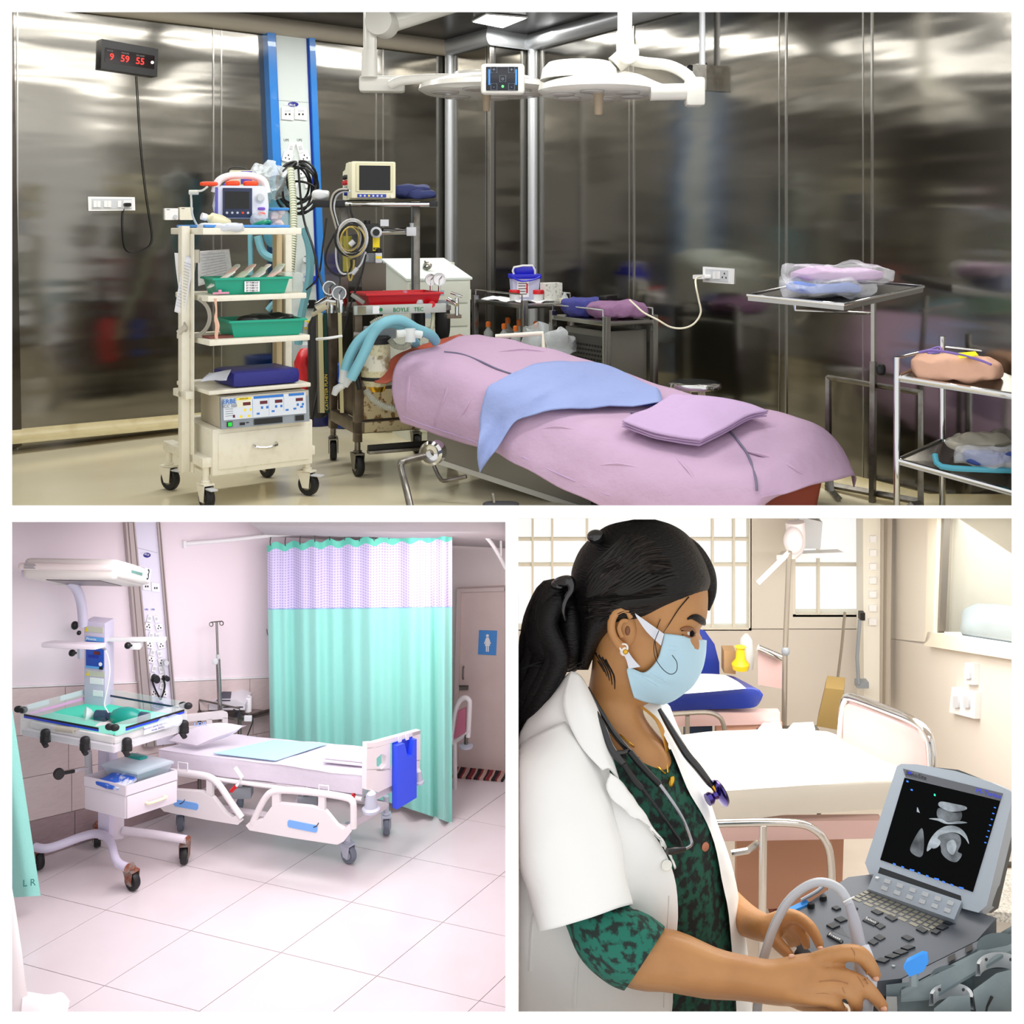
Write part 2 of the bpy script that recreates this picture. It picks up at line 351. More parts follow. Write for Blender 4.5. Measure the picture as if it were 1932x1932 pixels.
# --- utility column with blue rails ---
colw = mat('pale grey panel', '#cfd8d4', .4); rb = mat('blue rail', '#2f7fd0', .25, coat=.5); rbd = mat('dark blue groove', '#122a90', .4)
t = thing('utility_column', 'tall pale service column with blue rails on the steel wall', 'panel', PL.at(565, 760))
yb = 770
part(t, 'face_panel', MB().pp([(510, 36), (575, 36), (603, yb), (540, yb)], PL, .05), colw)
part(t, 'rail', MB().pp([(494, 34), (509, 34), (541, yb), (526, yb)], PL, .075), rb); part(t, 'groove', MB().pp([(508, 36), (512, 36), (544, yb), (540, yb)], PL, .056), rbd)
part(t, 'rail', MB().pp([(573, 40), (584, 42), (613, yb), (602, yb)], PL, .075), rb); part(t, 'groove', MB().pp([(570, 40), (573.5, 40), (602, yb), (599, yb)], PL, .056), rbd)
part(t, 'panel_joint', MB().pp([(518, 190), (576, 194), (576, 194.8), (518, 190.8)], PL, .001, .05), grey)
part(t, 'badge', MB().disc(546.5, 198, 10, PL, .003, .05, 4.8), mat('navy badge', '#1b1c86', .4))
ptext(t, 'badge_lettering', 'LAURUS', 546.5, 198, Pl(PL.p + PL.n * .053, PL.n), 5, paperb, 560, 199.5)
for x0 in (524, 549): 
    pl_ = part(t, 'data_plate', MB().pp([(x0, 204), (x0 + 22, 205.5), (x0 + 22, 228), (x0, 226)], PL, .012, .05), white)
    for dx in (6, 13): part(pl_, 'port', MB().rect(x0 + dx, 215, x0 + dx + 3, 218.5, PL, .002, .062), black)
    part(pl_, 'window', MB().rect(x0 + 5, 208, x0 + 17, 213, PL, .001, .062), lgrey)
for x, s in ((540, 'UPS'), (565, 'UPS')): ptext(t, 'lettering', s, x, 264.5, Pl(PL.p + PL.n * .05, PL.n), 5, mat('pencil', '#6a6f70', .8), x + 10, 265)
def sock(t, x, y, a, s=9, big=True):
    c, d = math.cos(a), math.sin(a); r = lambda u, v: (x + u * c - v * d, y + u * d + v * c); h = s if big else s * .62
    o = part(t, 'socket_plate' if big else 'switch_plate', MB().pp([r(-h, -s), r(h, -s), r(h, s), r(-h, s)], PLs, .014, lift), white)
    if big:
        for u, v in ((0, -.4), (-.4, .3), (.4, .3)): part(o, 'hole', MB().pp([r(s * u - 1, s * v - 1.4), r(s * u + 1, s * v - 1.4), r(s * u + 1, s * v + 1.4), r(s * u - 1, s * v + 1.4)], PLs, .001, lift + .014), black)
    else: part(o, 'rocker', MB().pp([r(-h * .5, -s * .5), r(h * .5, -s * .5), r(h * .5, s * .3), r(-h * .5, s * .3)], PLs, .004, lift + .014), lgrey)
PLs, lift = PL, .05
for x, y, a, g in ((541, 280, .3, 0), (559, 280, -.3, 0), (535, 297, .3, 1), (567, 297, -.3, 1), (563, 325, -.2, 1), (543, 350, .3, 1), (572, 345, -.3, 0)): sock(t, x, y, a, 9, g)
# gas outlets lower down
for y0, m in ((482, dsteel), (520, blue), (565, black), (604, yellow)):
    o = part(t, 'gas_outlet', MB().rect(568, y0, 586, y0 + 16, PL, .03, .05, 2), m); part(o, 'nozzle', MB().tube([PL.at(577, y0 + 8, .08), PL.at(577, y0 + 8, .16)], .022, 10), chrome)
part(t, 'flow_meter', MB().tube([PL.at(574, 497, .12), PL.at(575, 515, .12)], .03, 12), clear)
part(t, 'humidifier_jar', MB().lathe([(.03, -.1), (.045, -.08), (.045, .02), (.02, .04)], PL.at(577, 655, .14), 14), milky)
# --- coil of black cable on its hook ---
Dc = 8.05
t = thing('cable_coil', 'thick loops of black cable hung on the service column', 'cable', U(556, 420, Dc))
for cx, cy, rx, ry, d, ph in ((558, 345, 36, 40, 0, 0), (562, 352, 38, 42, .04, .4), (556, 356, 32, 48, -.03, .8), (566, 360, 33, 44, .06, 1.2), (553, 350, 30, 36, -.05, .2), (562, 372, 40, 30, .02, 2), (570, 340, 28, 36, .08, 1)):
    part(t, 'loop', MB().tube([U(cx + rx * math.cos(a), cy + ry * math.sin(a), Dc - d + .03 * math.sin(3 * a + ph)) for a in [2 * math.pi * i / 30 for i in range(30)]], .0085, 7, closed=True), rubber)
part(t, 'hook', MB().tube([U(560, 303, Dc + .35), U(560, 305, Dc + .05), U(562, 312, Dc - .03), U(562, 304, Dc - .06)], .006, 6, k=3), white)
part(t, 'lead', MB().tube([U(x, y, d) for x, y, d in ((562, 305, 8.05), (568, 380, 7.95), (576, 425, 7.9), (590, 465, 7.8), (603, 520, 7.7), (615, 560, 7.55), (618, 600, 7.4), (612, 660, 7.1), (600, 730, 6.95), (590, 780, 6.85), (584, 835, 6.8))], .008, 7, k=4), rubber)
part(t, 'lead', MB().tube([U(x, y, d) for x, y, d in ((616, 412, 7.9), (609, 465, 7.85), (601, 520, 7.8), (580, 545, 7.95), (560, 560, 8.3))], .006, 7, k=4), rubber)
# --- plastic bag with blue tubing and hoses beside the column ---
mb = MB().sup(U(508, 345, 8.0), .13, .1, .13, .9, amp=.06, fr=14).sup(U(490, 325, 8.0), .09, .06, .05, .9, amp=.05, fr=18, seed=3)
t = solo('plastic_bag', mb, clear, 'crumpled clear plastic bag hung by the service column', 'bag')
t = thing('breathing_hose', 'ribbed cream breathing hose hanging from the column past the cart', 'hose', U(555, 700, 7.4))
H = [U(548 + 6 * math.sin(i * .15), 318 + i * 9.5, 7.95 - i * .015) for i in range(42)]
part(t, 'hose', MB().tube([p for a in H for p in (a, a)][:-1] if 0 else smooth(H, 4), [(.022 if i % 2 else .026) for i in range(165)], 9), mat('cream ribbed hose', '#cdd3b8', .45, alpha=.9))
t = thing('oxygen_tubing', 'loop of pale blue plastic tubing and bag draped behind the cart', 'tube', U(530, 640, 8))
part(t, 'bag', MB().sup(U(525, 405, 8.1), .12, .05, .24, .8, amp=.03, fr=9, seed=5), mat('blue film', '#6cb9d0', .25, alpha=.6))
part(t, 'tube', MB().tube([U(x, y, 8.0) for x, y in ((573, 430), (584, 470), (584, 520), (574, 570), (566, 610), (563, 650))], .028, 9, k=5), hose)
part(t, 'tube', MB().tube([U(x, y, 8.05) for x, y in ((472, 440), (473, 500), (474, 540), (480, 555))], .018, 8, k=4), hose)
part(t, 'tube', MB().tube([U(x, y, 8.0) for x, y in ((486, 445), (495, 475), (515, 487), (540, 480))], .028, 8, k=4), hose)
part(t, 'tube', MB().tube([U(x, y, 8.0) for x, y in ((505, 585), (520, 570), (545, 565))], .02, 8, k=4), hose)
# ---------- equipment cart ----------
def castor(par, p, r=.055, m=cream, tyre=rubber, ang=0.0, brake=True, h=.1):
    """swivel castor: wheel centre at p + r; stem above"""
    R = Matrix.Translation(p) @ Matrix.Rotation(ang, 4, 'Z')
    w = part(par, 'castor_wheel', MB(R).lathe([(r * .55, -.018), (r * .9, -.02), (r, -.01), (r, .01), (r * .9, .02), (r * .55, .018)], (0, 0, r), 22, (1, 0, 0)), tyre)
    part(w, 'hub', MB(R).lathe([(r * .5, -.021), (r * .5, .021)], (0, 0, r), 16, (1, 0, 0)), dsteel if tyre is rubber else lgrey)
    f = MB(R)
    for s in (-1, 1): f.prism([(s * .026, -.02, r * .7), (s * .026, .02, r * .7), (s * .026, .055, r * 2.05), (s * .026, -.03, r * 2.15)], (s * .004, 0, 0))
    f.box(-.03, .03, -.03, .055, r * 2.05, r * 2.2); part(par, 'castor_fork', f, m)
    part(par, 'castor_stem', MB(R).lathe([(.024, r * 2.2), (.026, r * 2.4), (.018, r * 2.45), (.018, r * 2.2 + h)], (0, .01, 0), 14), m)
    if brake: part(par, 'brake_lever', MB(R).box(-.02, .02, -.09, -.02, r * 1.75, r * 1.9, .004), lgrey)
P = on_z(390, 962, Z1); CM = Matrix.Translation(P) @ Matrix.Rotation(math.radians(35), 4, 'Z')
cart = thing('equipment_cart', 'tall cream metal equipment cart with shelves and a bottom drawer on castors', 'cart', P)
def sh(n, x0, x1, y0, y1, z0, z1, b=.006, m=cream): return part(cart, n, MB(CM).box(x0, x1, y0, y1, z0, z1, b), m)
sh('shelf', -.02, .53, -.0, .5, 1.415, 1.45); sh('shelf', 0, .55, -.02, .48, 1.07, 1.10); sh('shelf', .0, .56, -.04, .46, .845, .875); sh('shelf', .0, .57, -.03, .46, .592, .615)
sh('post', -.075, -.03, .16, .22, .17, 1.46); sh('post', -.03, -.02, .12, .19, .17, 1.42); sh('post', .515, .55, .3, .36, .17, 1.43, m=mat('aged cream', '#c9b48c', .5)); sh('post', .56, .60, .28, .34, .17, 1.43)
sh('base_rail', -.03, .03, -.02, .6, .22, .27); sh('base_rail', .54, .6, -.02, .6, .22, .27); sh('shelf_bracket', -.075, -.03, .1, .3, .56, .6)
dr = sh('drawer_box', .02, .58, -.03, .48, .175, .415, .008)
part(dr, 'drawer_front', MB(CM).box(.05, .555, -.036, -.02, .205, .39, .004), cream)
part(dr, 'handle', MB(CM).tube([(.24, -.036, .315), (.245, -.06, .305), (.3, -.068, .298), (.36, -.06, .305), (.365, -.036, .315)], .007, 8, k=3), chrome)
for x, y, a in ((0, 0, .1), (.57, .0, .5), (0, .56, .4), (.57, .56, .2)): castor(cart, CM @ Vector((x, y, 0)), .062, cream, rubber, a + .6)
# on the top shelf
solo('drape_sheet', MB(CM).box(0, .47, .02, .46, 1.452, 1.466, .004), mat('blue cloth', '#4f8fd8', .85), 'folded blue cloth covering the top shelf of the cart', 'cloth')
zt = 1.467
def lay(px0, px1, yt, yb, D, a): return frame(px0, px1, yt, yb, D, a)
M, W, H = lay(408, 507, 350, 412, 6.28, math.radians(17))
t = thing('defibrillator', 'white rounded defibrillator with dark screen and orange paddles on the cart', 'monitor', M.translation)
def front(x, z): return (x * W, 0, z * H)
o = [(0.02, 0), (.98, 0), (1.0, .4), (.97, .9), (.9, 1.0), (.1, 1.0), (.02, .9), (-.04, .4)]
part(t, 'body', MB(M).prism([front(x, z) for x, z in o], (0, .2, 0)), mat('defib white', '#e6e8f2', .35))
part(t, 'side_panel', MB(M).hexa((-.03 * W, .0, .05 * H), (.03 * W, -.02, .05 * H), (.03 * W, -.02, .95 * H), (-.02 * W, 0, .95 * H), (0, .02, 0)), mat('lilac stripe', '#7d78d0', .4))
part(t, 'handle', MB(M).tube([(-.02 * W, .08, .8 * H), (.06 * W, .08, 1.16 * H), (.3 * W, .08, 1.32 * H), (.7 * W, .08, 1.32 * H), (.93 * W, .08, 1.16 * H), (1.0 * W, .08, .8 * H)], .02, 10, k=5), white)
for x0, x1 in ((.18, .46), (.52, .82)): part(t, 'paddle', MB(M).sup(((x0 + x1) / 2 * W, .06, 1.08 * H), (x1 - x0) / 2 * W, .04, .016, .6), mat('orange plastic', '#ef4a16', .4))
part(t, 'paddle', MB(M).sup((-.12 * W, .08, 1.06 * H), .05, .03, .013, .6), MATS['orange plastic'])
sc = part(t, 'screen_bezel', MB(M).box(.12 * W, .68 * W, -.008, .0, .02 * H, .93 * H, .003), mat('navy bezel', '#26304e', .35))
part(sc, 'screen', MB(M).box(.16 * W, .62 * W, -.011, -.006, .3 * H, .82 * H), screen)
for i in range(5): part(sc, 'button', MB(M).lathe([(.007, 0), (.006, .003)], ((.2 + .1 * i) * W, -.008, .17 * H), 10, (0, -1, 0)), lgrey if i != 3 else MATS['orange plastic'])
part(t, 'dial', MB(M).lathe([(.026, 0), (.026, .006), (.017, .007), (.015, .02)], (.83 * W, 0, .62 * H), 20, (0, -1, 0)), lgrey)
for z, m in ((.3, mat('purple key', '#7a4fc0', .4)), (.14, MATS['orange plastic'])): part(t, 'key', MB(M).sup((.86 * W, -.003, z * H), .02, .005, .008, .6), m)
part(t, 'paddle_cord', MB().tube([U(x, y, 6.3) for x, y in ((392, 352), (380, 360), (362, 362), (361, 380), (363, 405), (372, 425), (382, 434))], .006, 7, k=5), mat('ivory cord', '#d8d8cc', .5))
part(t, 'cord_plug', MB().tube([U(357, 363, 6.3), U(374, 363, 6.3)], .013, 10), mat('ivory cord', '#d8d8cc', .5))
M, W, H = lay(432, 477, 321, 350, 6.6, math.radians(10))
t = thing('pump_unit', 'small cream device with purple panel behind the defibrillator', 'device', M.translation)
part(t, 'body', MB(M).box(0, W, 0, .14, -.1, H, .012), ivory); part(t, 'purple_panel', MB(M).box(.5 * W, .98 * W, -.004, .01, .1 * H, .95 * H, .003), mat('violet panel', '#5a45b4', .4))
ftext(t, 'lettering', 'CISP', M @ Vector((.25 * W, 0, .68 * H)), M.col[0].xyz, (0, 0, 1), .035, inkb)
part(t, 'knob', MB(M).sup((-.015, .02, -.0), .02, .02, .016, 1), mat('violet knob', '#4a2fae', .4))
part(t, 'cord', MB().tube([U(x, y, 6.7) for x, y in ((436, 330), (432, 320), (445, 315), (462, 318), (475, 328))], .004, 6, k=4), rubber)
t = thing('bottle', 'cream squeeze bottle lying on the cart top in front of the defibrillator', 'bottle', U(400, 428, 6.15))
a, b = U(388, 410, 6.12), U(436, 424, 6.2); ax = (b - a)
part(t, 'bottle_body', MB().tube([a + ax * q for q in (.0, .12, .2, .6, .9, 1.0)], [.014, .018, .034, .036, .026, .008], 14), mat('bottle cream', '#e2dcb6', .35))
part(t, 'cap', MB().tube([a - ax * .16, a + ax * .02], .019, 12), white)
solo('glove_packet', MB().sup(U(418, 431, 6.1), .12, .06, .022, .7, amp=.02, fr=20), mat('packet film', '#dfe3ea', .3, alpha=.85), 'crumpled white glove packet lying on the cart top', 'packet')
t = thing('oxygen_mask', 'green and clear oxygen mask resting on the cart top', 'mask', U(490, 432, 6.3))
part(t, 'rim', MB().tube([U(491 + 18 * math.cos(a), 425 - .3 * (18 * math.cos(a)) + 4.5 * math.sin(a), 6.25 + .05 * math.sin(a)) for a in [i * .35 for i in range(18)]], .01, 8, closed=True), mat('mask green', '#0a8f6c', .35))
part(t, 'dome', MB().sup(U(488, 414, 6.3), .045, .05, .04, 1, amp=.01, fr=20), clear)
M_ = U(525, 431, 6.42)
t = thing('jar', 'clear square jar of pink swabs with blue lid on the cart', 'jar', M_)
part(t, 'jar_body', MB(Matrix.Translation(M_) @ Matrix.Rotation(.4, 4, 'Z')).box(-.048, .048, -.048, .048, 0, .1, .012), glass)
for i in range(9): part(t, 'swab', MB().sup(M_ + Vector((random.uniform(-.026, .026), random.uniform(-.026, .026), .016 + .009 * i)), .024, .02, .016, 1, 10, 6, amp=.008, fr=40, seed=i), mat('pink swab', '#e8d2ce', .9))
part(t, 'lid', MB(Matrix.Translation(M_) @ Matrix.Rotation(.4, 4, 'Z')).box(-.052, .052, -.052, .052, .098, .114, .008), mat('sky blue lid', '#2f86cc', .4))
# papers hung on the left of the cart
def sheet(name, px, D, m, label, cat, amp=.006, lines=0, group=None, seed=0, dD=(0, 0, 0, 0)):
    """sheet of paper through four pixel corners (tl, tr, br, bl), slightly curled"""
    q = [U(x, y, D + d) for (x, y), d in zip(px, dD)]; rows = []
    for i in range(5):
        v = i / 4; a = q[0].lerp(q[3], v); b = q[1].lerp(q[2], v); rows.append([a.lerp(b, u / 4) + Vector((0, -amp * math.sin(u * 1.3 + v * 3 + seed), 0)) for u in range(5)])
    o = solo(name, MB().loft(rows, 3, 3), m, label, cat, group); solid(o, .0012); 
    for j in range(lines):
        v = .12 + .8 * j / max(1, lines); a = q[0].lerp(q[3], v).lerp(q[1].lerp(q[2], v), .12); b = q[0].lerp(q[3], v).lerp(q[1].lerp(q[2], v), .86)
        part(o, 'print_line', MB().tube([a + Vector((0, -.009, 0)), a.lerp(b, .5) + Vector((0, -.012, 0)), b + Vector((0, -.009, 0))], .0011, 4), mat('faint print', '#9aa0b4', .8))
    return o
sheet('form_sheet', [(374, 474), (432, 470), (440, 520), (374, 540)], 6.5, paper, 'wide ruled form clipped behind the cart post', 'paper', lines=9)
sheet('form_sheet', [(329, 477), (352, 478), (364, 536), (336, 538)], 6.22, paperb, 'blank white sheet hanging behind the long form on the cart', 'paper')
sheet('form_sheet', [(348, 481), (366, 487), (349, 597), (329, 588)], 6.1, paper, 'long printed form hanging at the left of the cart', 'paper', lines=16)
t = thing('cable_loop', 'grey lead wire looped on the left post of the cart', 'cable', U(372, 634, 6.05))
for r_ in (0, 3.5): part(t, 'wire', MB().tube([U(362 + (32 + r_) * math.sin(a), 598 - (35 + r_) * math.cos(a), 6.05 + .02 * a) for a in [i * .2 for i in range(2, 19)]] + [U(352, 622 - r_, 6.08), U(346, 605, 6.1), U(342, 590, 6.12)], .006, 7), mat('grey wire', '#a59f94', .5))
part(t, 'connector', MB().box(0, 0, 0, 0, 0, 0) if 0 else MB(Matrix.Translation(U(371, 478, 6.1))).box(-.016, .016, -.012, .012, -.05, .02, .006), mat('taupe plug', '#b9b2a2', .5))
part(t, 'connector', MB().tube([U(336, 628, 6.08), U(352, 616, 6.08)], .014, 8), mat('taupe plug', '#b9b2a2', .5))
part(t, 'wire', MB().tube([U(x, y, 6.12) for x, y in ((369, 490), (364, 520), (360, 550), (357, 580), (356, 600))], .006, 7, k=3), mat('grey wire', '#a59f94', .5))
t = solo('strap', MB().tube([U(x, y, 5.93) for x, y in ((406, 563), (408, 585), (407, 600), (410, 615), (408, 632), (409, 640))], [.008, .005, .009, .012, .009, .007], 6, k=4), mat('pink strap', '#e2b59c', .7), 'thin pink strap hanging from the middle shelf of the cart', 'strap')
# trays
def tray(name, M, W, Dp, H, m, label, cat='tray', fl=.03, t=.006):
    mb = MB(M); i = fl
    def ring(x, z): return [(-x, -x, z), (W + x, -x, z), (W + x, Dp + x, z), (-x, Dp + x, z)]
    rs = [ring(-i, .0), ring(0, H), ring(.012, H), ring(.012, H - .008), ring(.008, H + .003), ring(-t, H + .003), ring(-i - t, t)]
    vs = [p for r in rs for p in r]; fs = [[k * 4 + j, k * 4 + (j + 1) % 4, k * 4 + 4 + (j + 1) % 4, k * 4 + 4 + j] for k in range(len(rs) - 1) for j in range(4)]
    mb.add(vs, fs + [(0, 1, 2, 3), (24, 25, 26, 27)]); return solo(name, mb, m, label, cat)
zS = lambda z: P + Vector((0, 0, z))
TM = CM @ Matrix.Translation((.05, .02, 1.102)) @ Matrix.Rotation(-.12, 4, 'Z')
tr = tray('instrument_tray', TM, .4, .26, .085, green, 'green tray full of paper packets on the second cart shelf', fl=.022)
lb = part(tr, 'tray_label', MB(TM).box(.155, .235, -.006, -.003, .012, .068), paperb)
for i in range(4): ftext(lb, 'lettering', 'ET TUBE ' + str(6 + i * .5), TM @ Vector((.195, -.0065, .06 - i * .014)), TM.col[0].xyz, (0, 0, 1), .012, inkb)
pk = [mat('packet paper', '#e6e2da', .7), mat('packet pink', '#e3c3b8', .6), mat('packet clear', '#d5d8d2', .3, alpha=.75), mat('packet green', '#c2cdb6', .5)]
for i in range(12):
    u = (i + .5) / 12; R = Matrix.Translation(TM @ Vector((.04 + .33 * u, .08 + .1 * ((i * 7) % 3) / 3, .075 + .012 * (i % 3)))) @ Matrix.Rotation(.6 + .12 * (i % 4), 4, 'Z') @ Matrix.Rotation(-.5 - .1 * (i % 3), 4, 'Y')
    solo('packet', MB(R).sup((0, 0, 0), .085, .03, .005, .4, 16, 6, amp=.006, fr=30, seed=i), pk[i % 4], ('leftmost ', 'middle ', 'rightmost ')[i // 4] + ('white', 'pinkish', 'clear', 'pale green')[i % 4] + ' sterile tube packet of those heaped in the labelled green tray', 'packet', 'packets in the green tray')
TM2 = CM @ Matrix.Translation((.13, .0, .877)) @ Matrix.Rotation(-.1, 4, 'Z')
tray('instrument_tray', TM2, .4, .3, .085, green, 'green tray holding black bags on the third cart shelf', fl=.022)
solo('folded_bag', MB(TM2).sup((.22, .14, .07), .15, .09, .03, .7, amp=.03, fr=14), mat('black bag film', '#131316', .3), 'crumpled black plastic bag inside the lower green tray', 'bag')
solo('clear_bin', MB(CM).box(.44, .55, .02, .2, 1.102, 1.21, .012), mat('bin clear', '#dfe6e0', .2, alpha=.35), 'empty clear plastic bin at the right of the second cart shelf', 'bin')
solo('pad', MB(CM).box(.13, .51, -.03, .27, .617, .7, .03), mat('navy vinyl', '#1a1c78', .4, bump=(50, .1)), 'thick navy blue foam pad on the fourth cart shelf', 'pad')
sheet('crumpled_sheet', [(395, 703), (434, 698), (430, 716), (378, 720)], 6.0, mat('silver sheet', '#b9bcc8', .4), 'crumpled silvery sheet hanging over the fourth cart shelf', 'paper', .03, dD=(.1, .1, -.05, -.05))
solo('notebook', MB(CM).box(.02, .16, .02, .12, .876, .888), mat('maroon cover', '#7a4038', .6), 'small maroon booklet beside the lower green tray', 'book')
solo('cannula', MB(CM).tube([(.04, .02, 1.11), (.12, 0, 1.112)], .006, 8).tube([(.07, .02, 1.118), (.085, .02, 1.12)], .01, 8), mat('pink clip', '#e29ab4', .4, alpha=.9), 'small pink and clear cannula lying on the second cart shelf', 'cannula')
# electrosurgical unit
EM = CM @ Matrix.Translation((.055, -.06, .417)) @ Matrix.Rotation(-.06, 4, 'Z'); w_, h_, d_ = .48, .165, .36
t = thing('electrosurgical_unit', 'grey electrosurgical generator with red displays on the drawer box', 'device', EM.translation)
part(t, 'body', MB(EM).box(0, w_, .01, d_, 0, h_, .008), mat('taupe case', '#b9b09c', .45))
part(t, 'front_panel', MB(EM).hexa((0, 0, 0), (w_, 0, 0), (w_, .012, h_), (0, .012, h_), (0, .02, 0)), mat('silver front', '#8f979f', .35, .3))
part(t, 'control_face', MB(EM).hexa((.012, .001, .045), (w_ - .02, .001, .045), (w_ - .02, .0095, h_ - .01), (.012, .0095, h_ - .01), (0, -.003, 0)), mat('control white', '#d5dce6', .4))
def ep(x, z, dy=.003): return (x * w_, .012 * z - dy - .002, z * h_)
def erect(x0, x1, z0, z1, dy=.0035): return MB(EM).hexa(ep(x0, z0, dy), ep(x1, z0, dy), ep(x1, z1, dy), ep(x0, z1, dy), (0, .001, 0))
part(t, 'yellow_band', erect(.17, .33, .86, .93), yellow); part(t, 'yellow_field', erect(.17, .34, .3, .86, .003), mat('pale yellow', '#e3e0c8', .5))
for x0, x1 in ((.36, .7), (.76, .94)): part(t, 'blue_band', erect(x0, x1, .86, .94), mat('print blue', '#2a74c8', .5))
for x in (.24, .43, .6, .84): part(t, 'display', erect(x, x + .085, .68, .78), redled)
for x in (.25, .31): part(t, 'key', erect(x, x + .025, .5, .58), yellow)
for x in (.44, .5, .6, .66, .85, .91): part(t, 'key', erect(x, x + .025, .53, .61), MATS['print blue'])
for x, z in ((.39, .36), (.56, .4), (.72, .4), (.81, .42), (.89, .46)): part(t, 'key', erect(x, x + .035, z, z + .06), MATS['print blue'])
for x in (.2, .29): part(t, 'key', erect(x, x + .03, .31, .38), yellow)
part(t, 'divider', erect(.345, .348, .3, .86), MATS['print blue']); part(t, 'divider', erect(.53, .532, .3, .86), MATS['print blue']); part(t, 'divider', erect(.7, .702, .4, .86), MATS['print blue'])
ftext(t, 'lettering', 'ERBE', EM @ Vector(ep(.09, .84, .005)), EM.col[0].xyz, (0, 0, 1), .034, MATS['print blue'], ext=.0015); ftext(t, 'lettering', 'ICC 350', EM @ Vector(ep(.095, .7, .005)), EM.col[0].xyz, (0, 0, 1), .022, mat('print grey', '#70757c', .6))
ftext(t, 'lettering', 'AUTO CUT', EM @ Vector(ep(.25, .895, .005)), EM.col[0].xyz, (0, 0, 1), .009, inkb)
for i in range(4): part(t, 'print_line', erect(.045, .13, .6 - i * .07, .615 - i * .07), MATS['print grey'])
part(t, 'lamp', erect(.125, .15, .33, .42), redled)
g = part(t, 'power_switch', erect(.06, .12, .06, .22, .006), black); part(g, 'rocker', erect(.068, .112, .08, .2, .009), mat('lit green', '#12b832', .4, emis=.6))
for x0, x1, z0, z1 in ((.2, .255, .08, .16), (.27, .3, .13, .16), (.36, .68, .05, .23), (.83, .93, .06, .23)): part(t, 'outlet', erect(x0, x1, z0, z1, .006), black)
# ---------- anaesthesia machine ----------
ya = math.radians(24.4)
P0 = on_z(682, 898, Z1); AM = Matrix.Translation(P0) @ Matrix.Rotation(ya, 4, 'Z')
am = thing('anaesthesia_machine', 'steel anaesthesia machine with gauges, blue hoses and black castors', 'machine', P0)
brown = mat('worn brown steel', '#75695a', .4, .6, var=(10, .4, .7), col2='#5b4f42')
speck = mat('speckled panel', '#c9bb94', .5, var=(26, .5, .6), col2='#7c5a34')
def ab(n, x0, x1, y0, y1, z0, z1, m, b=.004): return part(am, n, MB(AM).box(x0, x1, y0, y1, z0, z1, b), m)
ab('post', -.045, .0, -.02, .03, .2, .96, brown); ab('post', -.045, .0, .5, .56, .2, .98, brown); ab('post', .5, .545, .5, .55, .2, 1.62, dsteel); ab('post', .02, .07, .5, .55, .9, 1.62, dsteel)
ab('base_rail', -.045, .6, -.02, .02, .25, .32, brown); ab('base_rail', -.045, 0, 0, .56, .25, .32, brown); ab('footrest', .0, .62, -.14, -.11, .17, .2, rubber); ab('footrest', .0, .62, -.15, -.1, .15, .17, dsteel)
ab('lower_cabinet', 0, .5, .0, .5, .32, .52, brown); ab('speckled_panel', .01, .49, -.012, 0, .33, .5, speck); ab('speckled_rail', .01, .55, -.03, -.02, .255, .315, speck)
for x, y, a in ((-.02, 0, .5), (-.02, .53, .2), (.58, .02, .4), (.53, .53, .3)): castor(am, AM @ Vector((x, y, 0)), .062, dsteel, rubber, a, False, .12)
tp = ab('table', -.05, .55, -.03, .5, .955, .985, dsteel); 
fpn = ab('name_plate', -.06, .51, -.055, -.03, .945, 1.0, mat('plate silver', '#b9bfb8', .35, .4))
ftext(fpn, 'lettering', 'BOYLE   TEC', AM @ Vector((.27, -.0565, .968)), AM.col[0].xyz, (0, 0, 1), .034, inkg, ext=.001)
part(fpn, 'emblem', MB(AM).lathe([(.011, 0), (.011, .002)], (.1, -.056, .973), 14, (0, -1, 0)), inkg)
for i, m in ((0, mat('sticker brown', '#8f8a72', .6)), (1, paperb)): part(fpn, 'sticker', MB(AM).box(-.04 + .09 * i, .01 + .08 * i, -.058, -.055, .95, .995), m)
# top shelf
M, W, H = frame(592, 822, 377, 385, 7.05, .1)
part(am, 'top_shelf', MB(M).box(0, W, .0, .4, -.01, .012, .004), mat('dark shelf', '#26262a', .35))
part(am, 'shelf_rail', MB(M).tube([(.17, -.02, .0), (W - .03, -.02, 0)], .013, 12), chrome)
part(am, 'rail_end', MB(M).box(0, .19, -.05, .04, -.02, .025, .01), black); part(am, 'rail_end', MB(M).box(W - .04, W + .01, -.05, .04, -.018, .022, .008), black)
# vaporiser on its rail
Dv = 7.0
M, W, H = frame(686, 716, 422, 477, Dv, .12)
v = part(am, 'vaporiser', MB(M).box(-.02, W, 0, .12, 0, H, .012), black)
part(v, 'filler_cap', MB(M).lathe([(.02, 0), (.02, .02)], (.02, .05, H), 12), black)
part(v, 'dial', MB(M).lathe([(.034, 0), (.034, .022), (.025, .024), (.024, .04)], (.075, 0, H * .7), 22, (0, -1, 0)), lgrey)
part(v, 'dial_face', MB(M).lathe([(.021, 0), (.021, .002)], (.075, -.0405, H * .7), 20, (0, -1, 0)), black)
part(v, 'yellow_label', MB(M).box(.055, .096, -.004, 0, .012, .095), yellow); part(v, 'label_band', MB(M).box(.058, .093, -.0055, 0, .018, .032), black)
ftext(v, 'lettering', 'ISO', M @ Vector((.0755, -.006, .025)), M.col[0].xyz, (0, 0, 1), .013, yellow)
part(v, 'sump', MB(M).box(-.02, .1, .0, .1, -.06, 0, .006), mat('grey casting', '#6f7276', .4, .4)); part(v, 'sight_glass', MB(M).box(.0, .03, -.006, 0, -.05, -.01, .003), glass)
